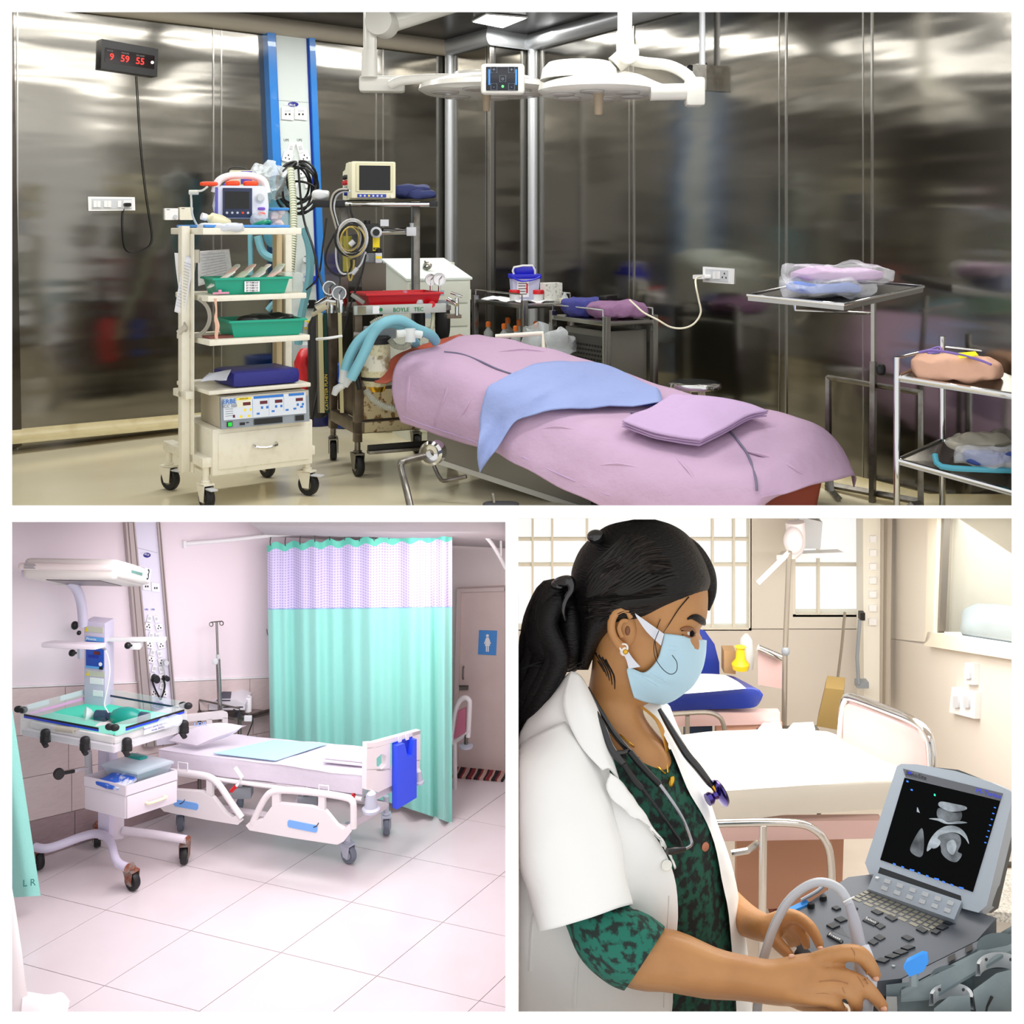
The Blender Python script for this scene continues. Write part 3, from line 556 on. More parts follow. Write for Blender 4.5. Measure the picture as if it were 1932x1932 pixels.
part(v, 'filler_block', MB(M).box(.07, .11, -.03, .0, -.06, .0, .004), lgrey); part(v, 'filler_band', MB(M).box(.072, .108, -.032, -.029, -.035, -.02), yellow); part(v, 'filler_knob', MB(M).lathe([(.016, 0), (.018, .02), (.01, .028)], (.09, -.015, 0), 12), black)
part(v, 'tag', MB(M).box(.1, .15, .0, .004, .16, .2), lgrey)
part(am, 'back_bar', MB().tube([U(716, 439, 7.05), U(772, 438, 7.2)], .012, 10).tube([U(722, 433, 7.1), U(770, 432, 7.2)], .009, 8), chrome)
part(am, 'bar_clamp', MB(Matrix.Translation(U(777, 436, 7.2))).box(-.03, .03, -.04, .03, -.03, .025, .006).lathe([(.012, .02), (.014, .05)], (0, 0, 0), 10), lgrey)
part(am, 'flow_tube', MB().tube([U(655, 445, 7.15), U(656, 512, 7.15)], .03, 12), mat('yellow tube', '#a8a646', .3, alpha=.9)); part(am, 'flow_panel', MB(frame(640, 676, 440, 518, 7.2, .12)[0]).box(0, .11, 0, .03, 0, .25, .004), mat('flow grey', '#55565a', .35))
part(am, 'side_panel', MB(frame(683, 722, 497, 548, 7.3, .12)[0]).box(0, .15, 0, .01, 0, .17), mat('bronze panel', '#6d675c', .3, .6))
# gauges
def gauge(x, y, r, D, par=am, face=lgrey):
    pl = yaw_pl(U(x, y, D), .15); g = part(par, 'gauge', MB().lathe([(r, -.03), (r * 1.05, 0), (r, .012), (r * .86, .012), (r * .84, .004)], pl.p, 20, pl.n), chrome)
    part(g, 'gauge_face', MB().lathe([(r * .85, .004), (r * .85, .006)], pl.p, 20, pl.n), face); part(g, 'needle', MB().tube([pl.p + pl.n * .008, pl.p + pl.n * .008 + Vector((r * .4, 0, r * .5))], .0022, 5), inkb)
    part(par, 'gauge_stem', MB().tube([pl.p, pl.p - Vector((0, 0, r * 2.6))], r * .22, 8), chrome)
for x, y, r, D in ((622, 543, .042, 7.0), (640, 553, .042, 6.85)): gauge(x, y, r, D, face=grey)
for x, y, r, D in ((813, 528, .036, 7.3), (829, 527, .038, 7.15)): gauge(x, y, r, D, face=paperb)
part(am, 'regulator', MB().tube([U(600, 577, 6.95), U(622, 566, 6.9), U(650, 572, 6.85)], .03, 12).tube([U(625, 560, 6.9), U(625, 590, 6.9)], .034, 12).tube([U(643, 565, 6.85), U(643, 590, 6.85)], .03, 12), chrome)
part(am, 'yoke', MB().box(0, 0, 0, 0, 0, 0) if 0 else MB(Matrix.Translation(U(612, 582, 6.8)) @ Matrix.Rotation(-.5, 4, 'Y')).box(-.08, .02, -.03, .03, -.012, .012, .004), mat('beige yoke', '#b5ad92', .5))
part(am, 'yoke', MB(Matrix.Translation(U(680, 566, 6.75)) @ Matrix.Rotation(.6, 4, 'Y')).box(-.06, .03, -.03, .03, -.012, .012, .004), dsteel)
part(am, 'valve_block', MB(frame(808, 846, 568, 582, 7.0, .2)[0]).box(0, .12, 0, .1, 0, .045, .008), grey); part(am, 'valve_knob', MB().tube([U(815, 574, 7.0), U(815, 574, 6.94)], .02, 12), red)
part(am, 'valve_tap', MB().tube([U(845, 565, 7), U(862, 575, 6.95)], .014, 10).tube([U(862, 562, 7), U(862, 595, 7)], .012, 10).tube([U(850, 552, 7), U(872, 560, 7)], .008, 8), chrome)
part(am, 'bracket', MB(frame(843, 870, 593, 601, 7.0, .2)[0]).box(0, .09, 0, .1, 0, .022, .003), brown)
part(am, 'breathing_bag', MB().sup(U(835, 606, 7.5), .05, .05, .13, .7), mat('black bag rubber', '#0e0e10', .5)); part(am, 'breathing_bag', MB().sup(U(792, 604, 7.45), .035, .04, .12, .7), MATS['black bag rubber'])
part(am, 'bag_strap', MB().tube([U(815, 582, 7), U(817, 600, 6.98), U(814, 625, 6.98), U(812, 645, 7)], .012, 6, k=3), mat('pale strap', '#c8ccb0', .6))
part(am, 'suction_jar', MB().lathe([(.025, 0), (.03, .02), (.03, .07), (.02, .08)], U(790, 588, 6.98), 14), lgrey); part(am, 'suction_jar', MB().lathe([(.025, 0), (.03, .02), (.03, .07), (.02, .08)], U(803, 586, 7.02), 14), lgrey)
# absorber canister
ca = Matrix.Translation(U(709, 728, 6.62))
cn = part(am, 'absorber_canister', MB(ca).lathe([(.06, .0), (.075, .03), (.082, .04), (.082, .24), (.078, .25)], (0, 0, 0), 28), mat('soda lime', '#d9d1ae', .35, var=(50, .5, .7), col2='#b8ad80', coat=.5))
part(cn, 'canister_lid', MB(ca).lathe([(.084, .24), (.088, .255), (.086, .275), (.07, .285)], (0, 0, 0), 28), rubber); part(cn, 'canister_seal', MB(ca).lathe([(.083, .035), (.087, .045), (.083, .055)], (0, 0, 0), 28), rubber)
part(cn, 'canister_label', MB(ca).lathe([(.083, .09), (.0835, .09), (.0835, .18), (.083, .18)], (0, 0, 0), 28), mat('stained label', '#e5e1d2', .7, var=(16, .5, .6), col2='#9b8a66'))
part(cn, 'canister_base', MB(ca).lathe([(.05, -.03), (.06, 0), (.04, .01)], (0, 0, 0), 20), brass)
part(am, 'absorber_head', MB(frame(688, 748, 618, 640, 6.6, .2)[0]).box(0, .18, 0, .12, 0, .065, .01), grey); part(am, 'absorber_arm', MB().tube([U(668, 632, 6.6), U(700, 632, 6.6)], .02, 10), dsteel)
part(am, 'absorber_post', MB().tube([U(674, 640, 6.6), U(671, 700, 6.6), U(678, 735, 6.6)], .014, 8), rubber)
# hoses
for pts, D in (([(650, 702), (660, 672), (676, 645), (697, 627), (715, 614), (745, 610), (768, 625), (776, 640), (784, 648)], 6.46),
               ([(662, 715), (675, 690), (690, 660), (704, 630), (725, 609), (755, 604), (785, 620), (803, 627), (815, 634), (822, 644)], 6.4)):
    part(am, 'blue_hose', MB().tube([p for p in smooth([U(x, y, D - .0 + .3 * max(0, i - 4) / 5) for i, (x, y) in enumerate(pts)], 12)], .029, 12), hose)
for a, b in (((650, 698), (645, 722)), ((663, 706), (650, 728))): part(am, 'hose_cuff', MB().tube([U(*a, 6.45), U(*b, 6.45)], [.026, .02], 12), milky)
part(am, 'hose_cap', MB().tube([U(648, 726, 6.45), U(634, 735, 6.45), U(630, 745, 6.45)], [.02, .022, .016], 10), milky)
part(am, 'wye_piece', MB().tube([U(750, 630, 6.4), U(772, 628, 6.4), U(796, 632, 6.42)], .022, 12).tube([U(774, 620, 6.4), U(774, 645, 6.4)], .03, 12), milky)
part(am, 'ribbed_hose', MB().tube(smooth([U(x, y, 6.5) for x, y in ((735, 640), (745, 652), (762, 655), (775, 645))], 14), [.014 + .004 * (i % 2) for i in range(43)], 8), mat('clear ribbed hose', '#a9aa9c', .3, alpha=.8))
part(am, 'ribbed_hose', MB().tube(smooth([U(x, y, 6.5) for x, y in ((690, 735), (705, 755), (728, 768), (755, 772))], 14), [.016 + .004 * (i % 2) for i in range(43)], 8), MATS['clear ribbed hose'])
part(am, 'ribbed_hose', MB().tube(smooth([U(x, y, 6.6) for x, y in ((700, 612), (720, 602), (745, 606), (765, 612))], 14), [.014 + .004 * (i % 2) for i in range(43)], 8), MATS['clear ribbed hose'])
# cylinder, tubes and belts at the machine's left
part(am, 'gas_cylinder', MB(AM).lathe([(.05, .3), (.06, .32), (.06, .86), (.03, .92), (.02, .98)], (-.16, .38, 0), 18), mat('dark cylinder', '#3a3a3c', .35, .4))
belt = [mat('cream belt', '#cfc79a', .6), mat('green belt', '#0e3a2c', .6), mat('grey belt', '#6d6a60', .6), mat('navy belt', '#14234a', .6)]
for x, w_, m, d in ((604, 9, 0, 6.75), (615, 5, 3, 6.7), (613, 6, 1, 6.65), (641, 7, 0, 6.7), (598, 5, 2, 6.8)):
    part(am, 'hanging_belt', MB().loft([[U(x - w_ / 2 + i * .6, 590 + i * 27, d), U(x + w_ / 2 + i * .6, 590 + i * 27, d - .01)] for i in range(8)], 1, 2), belt[m])
ftext(am, 'lettering', 'CATHETER PLAIN', U(616, 740, 6.62), (-.03, 0, 1), (-1, 0, -.03), .026, mat('gold print', '#c9a93c', .6))
for x, y in ((630, 636),): part(am, 'belt_tie', MB().tube([U(597, 640, 6.62), U(620, 638, 6.58), U(645, 634, 6.62)], .008, 6, k=3), white)
# monitor on the top shelf
M, W, H = frame(663, 747, 304, 376, 7.0, ya * .62)
t = thing('patient_monitor', 'cream patient monitor with dark screen on the anaesthesia machine', 'monitor', M.translation)
part(t, 'case', MB(M).box(0, W, 0, .16, .006, H, .012), ivory)
part(t, 'side_case', MB(M).prism([(-.001, .1, .0), (-.001, .42, 0), (-.001, .42, H * .8), (-.001, .3, H * .84), (-.001, .25, H), (-.001, .1, H)], (W * .8, 0, 0)), ivory)
s = part(t, 'screen_frame', MB(M).box(.1 * W, .93 * W, -.006, 0, .2 * H, .95 * H, .004), mat('pale ivory', '#d8d3b0', .45)); part(s, 'screen', MB(M).box(.17 * W, .87 * W, -.0075, -.004, .24 * H, .89 * H), screen)
k = part(t, 'key_strip', MB(M).box(.13 * W, .78 * W, -.005, 0, .05 * H, .14 * H, .002), mat('blue strip', '#2a3da0', .4))
for i in range(6): part(k, 'key', MB(M).box((.18 + .095 * i) * W, (.22 + .095 * i) * W, -.008, -.004, .07 * H, .12 * H), yellow if i == 2 else lgrey)
part(t, 'dial', MB(M).lathe([(.013, 0), (.012, .012)], (.91 * W, 0, .09 * H), 14, (0, -1, 0)), cream)
for i, (yy, z) in enumerate(((.2, .62), (.28, .62), (.2, .47), (.28, .47), (.2, .3), (.2, .18))): part(t, 'connector', MB(M).lathe([(.016, 0), (.014, .02)], (0, yy, z * H), 12, (-1, 0, 0)), (black, black, red, red, grey, inkblue)[i])
for o_ in (0, 1, 2): part(t, 'lead', MB().tube([U(x + 3 * o_, y + 2 * o_, 6.9 + .02 * o_) for x, y in ((655, 357), (640, 358), (628, 368), (624, 390), (630, 415), (637, 440))], .006, 6, k=4), (mat('grey wire', '#a59f94', .5), rubber, lgrey)[o_])
# coil of yellow leads
t = thing('lead_coil', 'tangle of yellow and grey monitor leads coiled on the machine', 'cable', U(662, 480, 6.9))
wy = [mat('yellow lead', '#b9a452', .45), mat('grey wire', '#a59f94', .5), lgrey, rubber]
for i in range(18):
    cx, cy, r = 662 + random.uniform(-4, 5), 450 + random.uniform(-4, 6), random.uniform(20, 33)
    part(t, 'loop', MB().tube([U(cx + r * .9 * math.cos(a), cy + r * 1.1 * math.sin(a), 6.92 - .012 * i + .02 * math.sin(2 * a + i)) for a in [2 * math.pi * j / 26 for j in range(26)]], .0042 if i % 4 != 3 else .007, 6, closed=True), wy[i % 4])
for pts, m in (([(640, 440), (634, 470), (636, 500), (645, 516), (662, 515), (680, 500), (690, 475)], 2), ([(632, 440), (617, 470), (614, 495), (628, 515), (650, 520), (662, 505), (662, 490)], 3), ([(654, 420), (655, 470), (655, 500), (660, 530), (666, 515), (668, 490)], 0), ([(690, 480), (683, 515), (672, 545), (660, 580), (645, 640)], 3), ([(660, 385), (662, 400), (668, 415)], 3)):
    part(t, 'lead', MB().tube([U(x, y, 6.82) for x, y in pts], .006, 6, k=4), wy[m])
part(t, 'plug', MB().tube([U(660, 462, 6.78), U(668, 455, 6.78)], .016, 8), milky); part(t, 'plug', MB().tube([U(665, 517, 6.8), U(674, 506, 6.8)], .013, 8), lgrey)
solo('cloth_bundle', MB().sup(U(778, 361, 7.2), .11, .09, .04, .7, amp=.02, fr=14).sup(U(795, 366, 7.15), .09, .08, .03, .7, amp=.02, fr=16, seed=4), mat('navy cloth', '#2c3566', .8, bump=(20, .3)), 'crumpled navy cloth bundle beside the monitor on the top shelf', 'cloth')
solo('cloth_bundle', MB().sup(U(606, 369, 7.1), .05, .06, .03, .7, amp=.02, fr=16), mat('white cloth', '#d8dadc', .85), 'small white cloth lump at the left end of the top shelf', 'cloth')
TM3 = AM @ Matrix.Translation((.03, -.02, .987))
tr = tray('instrument_tray', TM3, .46, .3, .075, red, 'bright red plastic tray on top of the anaesthesia machine', fl=.02)
solo('vial', MB().lathe([(.014, 0), (.014, .05)], TM3 @ Vector((.3, .2, .03)), 10), mat('pink vial', '#e0a0b8', .4, alpha=.8), 'small pink vial standing in the red tray', 'vial')
# ---------- white cabinet behind ----------
M, W, H = frame(769, 887, 522, 700, 7.95, .42); dp = .55; H = M.translation.z * 0 + H
enam = mat('white enamel', '#dfe3d6', .3); M.translation.z = Z1; z1, z2 = 1.09, 1.21
t = thing('drug_cabinet', 'white metal cabinet with sloping top and drawers behind the machine', 'cabinet', M.translation)
part(t, 'body', MB(M).prism([(0, 0, 0), (0, dp, 0), (0, dp, z2), (0, 0, z1)], (W, 0, 0)), enam)
part(t, 'sloping_lid', MB(M).hexa((-.012, -.012, z1), (W + .012, -.012, z1), (W + .012, dp, z2 + .004), (-.012, dp, z2 + .004), (0, 0, .014)), mat('lid white', '#e8f2ea', .25))
for z0, z_ in ((.93, 1.07), (.77, .92), (.52, .76), (.27, .51), (.05, .26)):
    d = part(t, 'drawer', MB(M).box(.02, W - .02, -.014, 0, z0, z_, .004), enam); part(d, 'label_holder', MB(M).box(.1, .26, -.017, -.014, (z0 + z_) / 2 - .015, (z0 + z_) / 2 + .02), mat('blue label', '#a9bccb', .6))
part(t, 'hinge', MB(M).box(W - .005, W + .015, .02, .05, .95, 1.02), enam); part(t, 'hinge', MB(M).box(W - .005, W + .02, .35, .42, z1 + .07, z1 + .11), enam)
solo('clip', MB().tube([U(800, 505, 8.25), U(804, 497, 8.22), U(812, 500, 8.2), U(808, 506, 8.2)], .012, 8, k=3, closed=True).tube([U(803, 497, 8.2), U(801, 492, 8.2)], .006, 6), dsteel, 'small metal clip lying on the white sloping cabinet lid', 'clip')
# ---------- stainless tables ----------
def steel_table(name, label, cx, cy, D, a, Lx, Ly, legs=.02, rail=True):
    Pn = U(cx, cy, D); h = Pn.z - Z1; M = Matrix.Translation((Pn.x, Pn.y, Z1)) @ Matrix.Rotation(a, 4, 'Z'); t = thing(name, label, 'table', (Pn.x, Pn.y, Z1))
    part(t, 'tabletop', MB(M).box(0, Lx, 0, Ly, h - .03, h, .004), steel)
    for x in (.015, Lx - .015):
        for y in (.015, Ly - .015): part(t, 'leg', MB(M).box(x - legs, x + legs, y - legs, y + legs, 0, h + (.03 if rail else 0), .004), steel)
    if rail:
        for pts in ([(.015, .05, h), (.015, .05, h + .07), (.015, Ly - .02, h + .07), (.015, Ly - .02, h)], [(Lx - .02, .02, h), (Lx - .02, .02, h + .07), (Lx - .02, Ly - .03, h + .07), (Lx - .02, Ly - .03, h)]): part(t, 'guard_rail', MB(M).tube(pts, .006, 8), chrome)
    return t, M, h
t, M1, h1 = steel_table('instrument_table', 'stainless steel table with guard rail in the room corner', 988, 575, 8.25, math.radians(29.4), .42, .78)
part(t, 'lower_shelf', MB(M1).box(.02, .4, .02, .76, .55, .57), steel)
t2, M2, h2 = steel_table('instrument_table', 'stainless steel table carrying two fabric bundles beside the wall', 1143, 607, 7.35, math.radians(29.4), .40, .68)
part(t2, 'lower_shelf', MB(M2).box(.02, .38, .02, .66, .2, .22), steel)
# vent panel behind the second table
M, W, H = frame(1078, 1136, 640, 690, 7.6, -math.radians(60)); Mv = M2 @ Matrix.Translation((.02, .06, 0))
t = thing('vent_unit', 'grey steel unit with perforated vent under the second table', 'unit', Mv.translation)
part(t, 'case', MB(Mv).box(.03, .34, 0, .5, .3, .79, .005), mat('unit grey', '#77756e', .35, .5))
gr = part(t, 'vent_grille', MB(Mv).box(.022, .03, .03, .47, .42, .75), mat('vent dark', '#3a3833', .4))
slot = MB(); 
for i in range(12):
    for j in range(9): slot.M = Mv; slot.box(.018, .022, .05 + .034 * i + .012 * (j % 2), .072 + .034 * i + .012 * (j % 2), .44 + .03 * j, .453 + .03 * j)
part(t, 'vent_slots', slot, black, kind='stuff')
# items on the first table
Q = lambda x, y, z=0: M1 @ Vector((x, y, h1 + z))
t = thing('sharps_container', 'white sharps container with a bright blue lid on the corner table', 'container', Q(.24, .45))
Ms = Matrix.Translation(Q(.25, .42)) @ Matrix.Rotation(.15, 4, 'Z')
part(t, 'tub', MB(Ms).loft([[Vector((-a, -a * .7, z)), Vector((a, -a * .7, z)), Vector((a, a * .7, z)), Vector((-a, a * .7, z))] for z, a in ((0, .085), (.02, .092), (.17, .105))], 1, 2, closed=True, cap=True), mat('tub lilac white', '#c9cde8', .35, alpha=.95))
lidb = mat('royal blue plastic', '#1a1cc8', .35)
part(t, 'lid', MB(Ms).box(-.115, .115, -.085, .085, .165, .2, .008), lidb); part(t, 'dome', MB(Ms).box(-.08, .08, -.06, .06, .195, .255, .02), lidb)
part(t, 'handle', MB(Ms).tube([(-.09, -.06, .2), (-.09, -.06, .25), (.05, -.06, .262), (.07, -.06, .2)], .008, 8, k=2), white); part(t, 'bail', MB(Ms).tube([(-.1, -.09, .175), (-.04, -.11, .15), (.05, -.11, .16), (.1, -.09, .18)], .006, 6, k=3), lidb)
lb = part(t, 'label', MB(Ms).hexa((-.07, -.073, .03), (.02, -.073, .03), (.02, -.077, .145), (-.07, -.077, .145), (0, -.002, 0)), paperb)
for i in range(5): part(lb, 'print_line', MB(Ms).box(-.06, .005 - .01 * (i % 2), -.08, -.0775, .05 + .02 * i, .055 + .02 * i), inkb)
part(lb, 'red_mark', MB(Ms).box(.0, .012, -.081, -.078, .06, .13), red)
for x, y, la in ((.09, .29, 'left of two small jars with red lids before the blue lidded container'), (.24, .2, 'right of two small jars with red lids before the blue lidded container')):
    t = thing('specimen_jar', la, 'jar', Q(x, y)); mt = Matrix.Translation(Q(x, y))
    part(t, 'jar_body', MB(mt).lathe([(.036, 0), (.038, .06), (.036, .07)], n=18), milky); part(t, 'lid', MB(mt).lathe([(.041, .06), (.041, .085), (.038, .09)], n=20), red)
solo('carton', MB(Matrix.Translation(Q(.35, .2)) @ Matrix.Rotation(.3, 4, 'Z')).box(-.07, .07, -.05, .05, 0, .14, .003), mat('carton white', '#d9d9d2', .7, var=(60, .55, .7), col2='#8e8e8a'), 'small printed white carton behind the red lidded jars', 'box')
mb = MB(M1); rows = [[Vector((.04 + .3 * u, .12 + .6 * v, h1 + .012 + .014 * math.sin(9 * u + 5 * v) * math.cos(7 * v))) for u in (0, .25, .5, .75, 1)] for v in (0, .2, .4, .6, .8, 1)]
solid(solo('paper_sheets', mb.loft(rows, 4, 4, amp=.008, fr=22), paperb, 'crumpled white paper and wrapping spread over the corner table', 'paper'), .004)
t = thing('cup', 'small white cup with clear tip at the right end of the corner table', 'cup', Q(.39, .05)); mt = Matrix.Translation(Q(.38, .06))
part(t, 'bowl', MB(mt).lathe([(.035, 0), (.042, .03), (.04, .031), (.03, .005)], n=16), ivory); part(t, 'tip', MB(mt).lathe([(.028, .03), (.006, .075)], n=12), clear)
# bottles on its lower shelf
orange = mat('orange cap', '#f07a2a', .4)
for i in range(9):
    x, y = .06 + .11 * (i % 3) + .02 * (i % 2), .64 - .07 * i; p = M1 @ Vector((x, y, .57)); mt = Matrix.Translation(p); s = .9 + .25 * ((i * 5) % 3) / 3
    t = thing('saline_bottle', 'clear bottle, one of a crowd on the lower shelf of the corner table', 'bottle', p, 'bottles under the corner table')
    part(t, 'bottle_body', MB(mt).lathe([(.036 * s, 0), (.04 * s, .02), (.04 * s, .1 * s), (.016, .13 * s), (.014, .15 * s)], n=14), clear)
    part(t, 'cap', MB(mt).lathe([(.02, .145 * s), (.02, .18 * s), (.012, .19 * s)], n=12), orange if i != 5 else inkblue)
for i, (x, y) in enumerate(((1012, 638), (1055, 650))): solo('plastic_bag', MB().sup(U(x, y, 8.0 - .3 * i), .1, .06, .1, .8, amp=.05, fr=14, seed=i), clear, ('clear crumpled bag among the orange capped bottles', 'clear plastic bag of tubing hanging by the leg of the bundle table')[i], 'bag')
# fabric bundles on the second table
Q2 = lambda x, y, z=0: M2 @ Vector((x, y, h2 + z)); R2 = Matrix.Rotation(math.radians(29.4), 3, 'Z')
bl = mat('blue wrap', '#3a3c86', .85, bump=(24, .4)); pu = mat('purple wrap', '#8a6488', .85, bump=(24, .4)); pe = mat('peach wrap', '#dcae94', .85, bump=(20, .35))
solo('fabric_bundle', MB().sup(Q2(.14, .46, .062), .13, .17, .06, .55, 48, 24, amp=.022, fr=13, R=R2), bl, 'dark blue wrapped fabric bundle on the steel table', 'bundle')
solo('fabric_bundle', MB().sup(Q2(.22, .2, .056), .17, .17, .055, .55, 48, 24, amp=.022, fr=13, seed=2, R=R2), pu, 'purple wrapped fabric bundle in front of the dark blue one', 'bundle')
t = thing('power_adapter', 'black adapter with white cable lying on the purple bundle', 'adapter', Q2(.22, .3, .12)); 
part(t, 'brick', MB(M2 @ Matrix.Translation((.22, .3, h2 + .115)) @ Matrix.Rotation(.5, 4, 'Z')).box(-.08, .08, -.03, .03, 0, .03, .008), black)
pts = [(1188, 566, 7.3), (1200, 577, 7.25), (1215, 590, 7.2), (1240, 603, 7.1), (1265, 617, 7.1), (1290, 619, 7.1), (1310, 610, 7.1), (1322, 590, 7.1), (1318, 565, 7.1), (1313, 540, 7.1), (1313, 526, 7.2), (1322, 522, 7.3)]
part(t, 'cable', MB().tube([U(*p) for p in pts], .006, 7, k=5), mat('cream cable', '#e6dfc8', .5))
part(t, 'plug', MB().rect(1322, 518, 1345, 526, Pl(PR.p, PR.n), .05, .016, 2), white)
PLs, lift = PR, 0.012
t = thing('switchboard', 'white wall socket with a cream plug on the right steel wall', 'switch', PR.at(1328, 533))
part(t, 'plate', MB().pp([(1329, 503), (1386, 507), (1385, 536), (1329, 532)], PR, .014), white); part(t, 'insert', MB().pp([(1335, 507), (1378, 510), (1378, 532), (1335, 529)], PR, .004, .014), lgrey)
for x in (1350, 1357): part(t, 'rocker', MB().rect(x, 512, x + 5, 526, PR, .006, .018), white)
for x, y in ((1367, 523), (1371, 516), (1374, 524)): part(t, 'hole', MB().rect(x - 1, y - 1.6, x + 1, y + 1.6, PR, .001, .018), black)
ptext(t, 'handwriting', 'Circuit', 1381.5, 521, Pl(PR.p + PR.n * .015, PR.n), 3.6, inkblue, 1381.5, 510)
# stool
Ps = on_z(1311, 722, Z1 + .55); mt = Matrix.Translation((Ps.x, Ps.y, Z1))
t = thing('stool', 'round stainless stool with a dark top beside the right wall', 'stool', mt.translation)
part(t, 'seat', MB(mt).lathe([(.14, .515), (.152, .52), (.155, .535), (.15, .55), (.135, .555)], n=36), chrome); part(t, 'seat_top', MB(mt).lathe([(.132, .555), (.13, .557)], n=36), mat('seat dark', '#4a4a4c', .2, .8))
for i in range(4): a = i * math.pi / 2 + .4; part(t, 'leg', MB(mt).tube([(.05 * math.cos(a), .05 * math.sin(a), .52), (.16 * math.cos(a), .16 * math.sin(a), 0)], .012, 10), cream)
# ---------- instrument stand with tray ----------
q = [U(1411, 559, 5.95), U(1592, 577, 5.6), U(1742, 543, 5.95)]; q.append(q[0] + q[2] - q[1])
t = thing('instrument_stand', 'steel instrument stand with tray on a single post by the wall', 'stand', on_z(1645, 950, Z1))
part(t, 'tray', MB().hexa(*q, (0, 0, -.022)), steel); rim = MB(); c = sum(q, Vector()) / 4
rim.tube([p + Vector((0, 0, .006)) for p in q], .008, 8, closed=True); part(t, 'tray_rim', rim, chrome)
part(t, 'tray_lining', MB().hexa(*[c.lerp(p, .95) + Vector((0, 0, .002)) for p in q], (0, 0, .002)), mat('lining dark', '#55524e', .3, .8))
part(t, 'tray_arm', MB().tube([U(1499, 572, 6.0), U(1500, 584, 6.0), U(1648, 592, 6.15)], .008, 8), brass if 0 else chrome)
part(t, 'post', MB().tube([U(1648, 560, 6.12), U(1648, 690, 6.15)], .014, 4), steel); part(t, 'sleeve', MB().tube([U(1648, 682, 6.15), on_z(1646, 948, Z1)], .02, 4), dsteel)
part(t, 'clamp_knob', MB().sup(U(1662, 697, 6.1), .025, .02, .03, .8), black)
a, b = U(1563, 712, 6.45), U(1737, 741, 5.92); az, bz = Vector((a.x, a.y, Z1)), Vector((b.x, b.y, z1f(b.y)))
part(t, 'base_frame', MB().tube([az, a, b, bz], .02, 4), dsteel); part(t, 'base_foot', MB().tube([az + Vector((-.02, -.28, .02)), az + Vector((0, .02, .02))], .018, 4), dsteel); part(t, 'base_foot', MB().tube([bz + Vector((-.12, -.2, .06)), bz + Vector((0, 0, .02))], .018, 4), dsteel); part(t, 'base_bar', MB().tube([az + Vector((0, 0, .03)), bz + Vector((0, 0, .03))], .018, 4), dsteel)
wrap = mat('clear wrap', '#eef0f4', .12, alpha=.28, bump=(26, .9))
def packet(x, y, D, rx, ry, rz, m, label, seed, yw=.2):
    R = Matrix.Rotation(yw, 3, 'Z'); p = U(x, y, D); t = thing('wrapped_pack', label, 'pack', p - Vector((0, 0, rz)))
    part(t, 'cloth', MB().sup(p, rx * .86, ry * .86, rz * .7, .5, amp=.02, fr=9, seed=seed, R=R), m); part(t, 'film', MB().sup(p, rx * 1.06, ry * 1.06, rz, .55, amp=.045, fr=11, seed=seed + 5, R=R), wrap); return t
packet(1555, 542, 5.8, .22, .12, .04, mat('pack blue', '#6a83c4', .8), 'blue cloth pack in clear film on the instrument stand, underneath', 1)
packet(1578, 517, 5.85, .27, .13, .045, mat('pack lilac', '#b58fb8', .8), 'lilac cloth pack in clear film on the instrument stand, on top', 4)
# ---------- right trolley ----------
qa = [U(1692, 712, 5.72), U(1925, 748, 5.42), U(1990, 700, 5.62), U(1778, 672, 5.86)]
qb = [U(1692, 868, 5.72), U(1925, 932, 5.42), U(1990, 880, 5.62), U(1778, 830, 5.86)]
t = thing('steel_trolley', 'two shelf stainless trolley at the right edge of the theatre', 'trolley', (qa[0].x, qa[0].y, Z1))
for n, qq in (('upper_shelf', qa), ('lower_shelf', qb)): part(t, n, MB().hexa(*qq, (0, 0, -.02)), steel); part(t, 'shelf_edge', MB().tube(qq, .014, 8, closed=True), chrome)
for i in (0, 1, 2, 3): p = qa[i] + Vector((0, 0, .1)); part(t, 'leg', MB().tube([p, Vector((p.x, p.y, z1f(p.y)))], .016, 12), chrome)
part(t, 'guard_rail', MB().tube([qa[0] + Vector((0, 0, .095)), qa[3] + Vector((0, 0, .045)), qa[2] + Vector((0, 0, .06))], .007, 8), chrome)
solo('fabric_bundle', MB().sup(U(1804, 694, 5.66), .21, .085, .062, .55, 48, 24, amp=.02, fr=14, seed=8, R=Matrix.Rotation(-.5, 3, 'Z')), pe, 'peach wrapped fabric bundle with purple ribbon on the trolley top', 'bundle')
t = thing('ribbon_tag', 'yellow paper tag on a purple ribbon across the peach bundle', 'tag', U(1826, 676, 5.55)); rbn = mat('purple ribbon', '#7a62a8', .6)
part(t, 'tag', MB().hexa(U(1806, 667, 5.56), U(1840, 664, 5.6), U(1846, 671, 5.55), U(1810, 677, 5.5), (0, 0, .003)), mat('yellow tag', '#f0e010', .6))
part(t, 'ribbon', MB().tube([U(1733, 665, 5.6), U(1760, 661, 5.58), U(1806, 668, 5.54), U(1850, 680, 5.5), U(1870, 688, 5.46)], .006, 6, k=4).tube([U(1745, 664, 5.6), U(1770, 655, 5.62), U(1775, 663, 5.58), U(1750, 666, 5.58)], .006, 6, k=4), rbn)
packet(1868, 862, 5.5, .15, .06, .045, mat('pack navy', '#2c3f7e', .8), 'navy pack in teal edged film on the lower trolley shelf', 6, -.2)
solo('film_edge', MB().tube([U(1764, 858, 5.55), U(1776, 880, 5.5), U(1850, 886, 5.46), U(1920, 888, 5.44)], .014, 8, k=3), mat('teal film', '#4aa0b4', .3, alpha=.8), 'teal sealed film edge round the navy pack', 'film')
